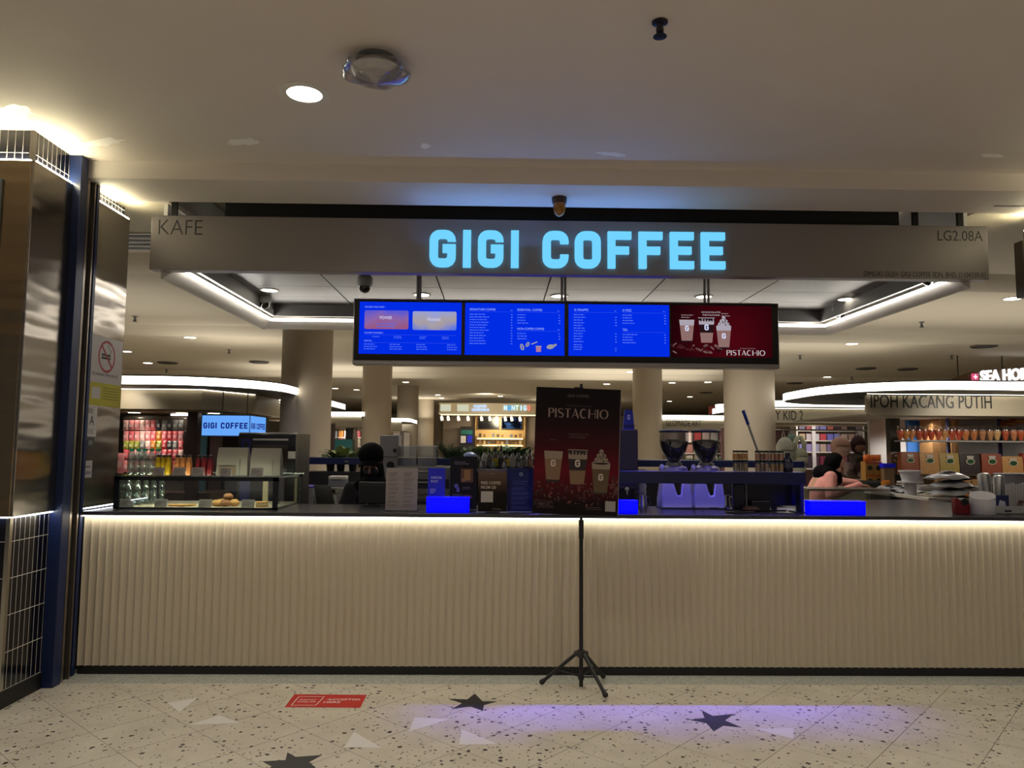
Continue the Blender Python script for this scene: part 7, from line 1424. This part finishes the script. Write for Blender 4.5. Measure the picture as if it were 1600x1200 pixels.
def head(c, yaw, pitch):
    """ellipsoids and capsules for a head at c looking along yaw (0 = toward -Y), pitched down"""
    q = Euler((0, 0, yaw)).to_matrix() @ Euler((pitch, 0, 0)).to_matrix(); c = Vector(c); T = lambda x, y, z: tuple(c+q @ Vector((x, y, z))); e = q.to_euler()
    ells = [(T(0, .012, .03), (.076, .094, .088), e), (T(0, -.012, -.03), (.062, .078, .082), e), (T(0, -.05, -.085), (.030, .034, .028), e), (T(.073, .012, -.012), (.012, .02, .032), e), (T(-.073, .012, -.012), (.012, .02, .032), e), (T(.038, -.066, -.03), (.024, .018, .022), e), (T(-.038, -.066, -.03), (.024, .018, .022), e), (T(0, -.078, .022), (.05, .014, .012), e)]
    caps = [(T(0, -.084, .008), T(0, -.108, -.030), .009, .014), (T(-.018, -.088, -.064), T(.018, -.088, -.064), .008, .008), (T(-.014, -.086, -.075), T(.014, -.086, -.075), .008, .008)]
    return ells, caps, T, e
# ---- barista: standing behind the till, head bowed, black scarf and cap
BX, BY = at(581, 720, 6.32).x, 6.32
t = thing('person', 'barista in black cap, headscarf and mask bent over the till', 'person', (BX, BY, 0)); t.scale = (1, 1, .957); BLK = mat('cloth_black', (9, 9, 12), .8, spec=.08); GRYS = mat('shirt_charcoal', (34, 32, 36), .8, spec=.1); NVY = mat('apron_navy', (8, 10, 28), .7, spec=.1)
hc_ = (0, -.03, 1.475); he, hcap, T, e = head(hc_, 0, R(38))
arms = []
for s_ in (-1, 1):
    sh_, el_, wr_ = (s_*.165, .02, 1.235), (s_*.235, -.03, .99), (s_*.10, -.27, 1.02); arms.append((sh_, el_, wr_))
legs = [((s_*.09, .02, .86), (s_*.10, .02, .47), .085, .058) for s_ in (-1, 1)]+[((s_*.10, .02, .47), (s_*.105, .04, .09), .056, .04) for s_ in (-1, 1)]+[((s_*.105, .05, .045), (s_*.115, -.11, .035), .04, .03) for s_ in (-1, 1)]
caps = list(hcap)+legs+[((0, .02, 1.26), (0, 0, 1.40), .05, .048), ((0, .02, .88), (0, .02, 1.16), .125, .115)]
for sh_, el_, wr_ in arms: caps += [(sh_, el_, .048, .040), (el_, wr_, .039, .027), ((0, .02, 1.24), sh_, .07, .055)]+hand(wr_, (-wr_[0]*.6, -1, -.1), (0, -.1, 1), -1 if wr_[0] > 0 else 1)
fuse('body', caps, he, SKIN, t, .008)
tor = [((s_*.06, .02, .90), (s_*.075, .02, 1.16), .115, .105) for s_ in (-1, 1)]+[((0, .02, 1.235), (s_*.165, .02, 1.235), .075, .066) for s_ in (-1, 1)]+[(a_, (a_[0]*.7+b_[0]*.3, a_[1]*.7+b_[1]*.3, a_[2]*.7+b_[2]*.3), .068, .064) for a_, b_, _ in arms]+[((a_[0]*.7+b_[0]*.3, a_[1]*.7+b_[1]*.3, a_[2]*.7+b_[2]*.3), (a_[0]*.22+b_[0]*.78, a_[1]*.22+b_[1]*.78, a_[2]*.22+b_[2]*.78), .064, .068) for a_, b_, _ in arms]
fuse('shirt', tor, [], GRYS, t, .012); fuse('trousers', [(a_, b_, r0+.014, r1+.018) for a_, b_, r0, r1 in legs[:4]]+[((-.07, .02, .88), (.07, .02, .88), .12, .12)], [], BLK, t, .012)
fuse('shoes', [((s_*.105, .05, .05), (s_*.117, -.12, .042), .048, .038) for s_ in (-1, 1)], [], BLK, t, .01)
fuse('apron', [((s_*.05, -.055, .62), (s_*.06, -.065, 1.16), .075, .06) for s_ in (-1, 1)]+[((0, -.055, .62), (0, -.065, 1.16), .08, .07)], [], NVY, t, .012)
fuse('headscarf', [((0, .02, 1.42), (0, .05, 1.28), .100, .115), ((-.07, 0, 1.27), (.07, 0, 1.27), .075, .075), ((0, -.05, 1.30), (0, -.07, 1.18), .07, .06)], [(T(0, .052, .02), (.098, .096, .118), e), (T(0, .005, -.07), (.098, .08, .07), e)], BLK, t, .009)
fuse('cap', [], [(T(0, .024, .070), (.106, .112, .090), e)], BLK, t, .009); MB().grid(lambda u, v: T((u-.5)*.17, -.080-.060*v*math.sin(PI*(.15+.7*u)), .082-.010*v-.05*(2*u-1)**2), 12, 5).build('cap_brim', BLK, t).modifiers.new('thick', 'SOLIDIFY').thickness = .006
fuse('face_mask', [], [(T(0, -.066, -.048), (.066, .056, .046), e)], mat('mask_black', (16, 15, 20), .7), t, .008)
ey = MB()
for s_ in (-1, 1): ey.ell(T(s_*.030, -.084, .0), (.012, .006, .007), 10, 8, e)
ey.build('eyes', mat('eye_dark', (20, 14, 12), .3), t)
# ---- seller leaning over the glass counter, writing
SX, SY = 3.55, 8.50
t = thing('person', 'seller in black headscarf, pink sleeves and grey apron leaning over the nut counter', 'person', (SX, SY, 0)); PNK = mat('sleeve_pink', (222, 150, 142), .75, noise=.1, scale=10); APR = mat('apron_grey', (88, 84, 86), .8)
hx = at(1304, 727, SY-.05); hc_ = (hx.x-SX+.01, -.05, hx.z); he, hcap, T, e = head(hc_, R(62), R(30))
s1, e1_, w1 = (.15, -.17, 1.235), (.16, -.28, 1.18), (.40, -.22, 1.165); s2, e2_, w2 = (.20, .16, 1.235), (.36, .24, 1.18), (.56, .10, 1.165)
e1_ = (.10, -.26, 1.03); w1 = (.44, -.22, 1.155); 
legs = [((0, s_*.09, .86), (-.02, s_*.10, .47), .088, .06) for s_ in (-1, 1)]+[((-.02, s_*.10, .47), (-.06, s_*.105, .09), .056, .04) for s_ in (-1, 1)]+[((-.07, s_*.105, .045), (.08, s_*.115, .035), .04, .03) for s_ in (-1, 1)]
caps = list(hcap)+legs+[((.19, 0, 1.25), (hc_[0]-.02, hc_[1]+.01, hc_[2]-.08), .052, .048), ((0, 0, .88), (.12, 0, 1.15), .125, .115)]
for a_, b_, c_, sg in ((s1, e1_, w1, 1), (s2, e2_, w2, -1)): caps += [((.17, 0, 1.22), a_, .075, .058), (a_, b_, .048, .040), (b_, c_, .038, .026)]+hand(c_, (1, .15*sg, -.12), (0, 0, 1), -sg)
fuse('body', caps, he, SKIN2, t, .008)
fuse('blouse', [((0, s_*.06, .90), (.12, s_*.075, 1.14), .112, .105) for s_ in (-1, 1)]+[((.17, 0, 1.215), a_, .082, .068) for a_ in (s1, s2)]+[(s1, e1_, .068, .058), (e1_, w1, .056, .038), (s2, e2_, .068, .058), (e2_, w2, .054, .038)], [], PNK, t, .011)
fuse('skirt', [(a_, b_, r0+.02, r1+.045) for a_, b_, r0, r1 in legs[:4]]+[((0, -.07, .88), (0, .07, .88), .125, .125)], [], mat('skirt_dark', (40, 36, 40), .8), t, .013)
fuse('shoes', [((-.07, s_*.105, .05), (.09, s_*.117, .042), .048, .038) for s_ in (-1, 1)], [], BLK, t, .01)
fuse('apron', [((.11, s_*.06, .55), (.12, s_*.06, .92), .07, .07) for s_ in (-1, 0, 1)]+[((.10, s_*.05, .92), (.215, s_*.05, 1.16), .078, .07) for s_ in (-1, 0, 1)]+[((.20, -.07, 1.16), (.17, -.08, 1.29), .03, .028)], [], APR, t, .011)
fuse('headscarf', [((hc_[0]-.05, hc_[1]+.03, hc_[2]-.09), (.12, 0, 1.27), .085, .10), ((.15, -.08, 1.27), (.17, .08, 1.27), .078, .078), ((hc_[0]-.01, hc_[1]-.02, hc_[2]-.12), (.27, -.05, 1.20), .07, .06)], [(T(0, .034, .018), (.098, .100, .116), e), (T(0, .012, -.085), (.078, .070, .055), e)], BLK, t, .009)
ey = MB()
for s_ in (-1, 1): ey.ell(T(s_*.030, -.084, .0), (.012, .006, .007), 10, 8, e)
ey.build('eyes', mat('eye_dark', (20, 14, 12), .3), t)
o = MB().packet((0, 0, 0), .30, .10, .12).build('black_bag', mat('bag_black', (16, 15, 17), .5), None, loc=(4.16, 8.34, ZK+.002)); o.rotation_euler = (0, 0, .2); tag(o, 'soft black bag lying before the hands of the seller', 'bag')
o = MB().bx(-.11, .11, -.15, .15, 0, .012).build('note_pad', mat('pad_white', (190, 186, 186), .6), None, loc=(4.16, 8.62, ZK+.0005)); o.rotation_euler = (0, 0, .3); tag(o, 'white note pad under the hand of the seller', 'note pad')
# phone held up in front
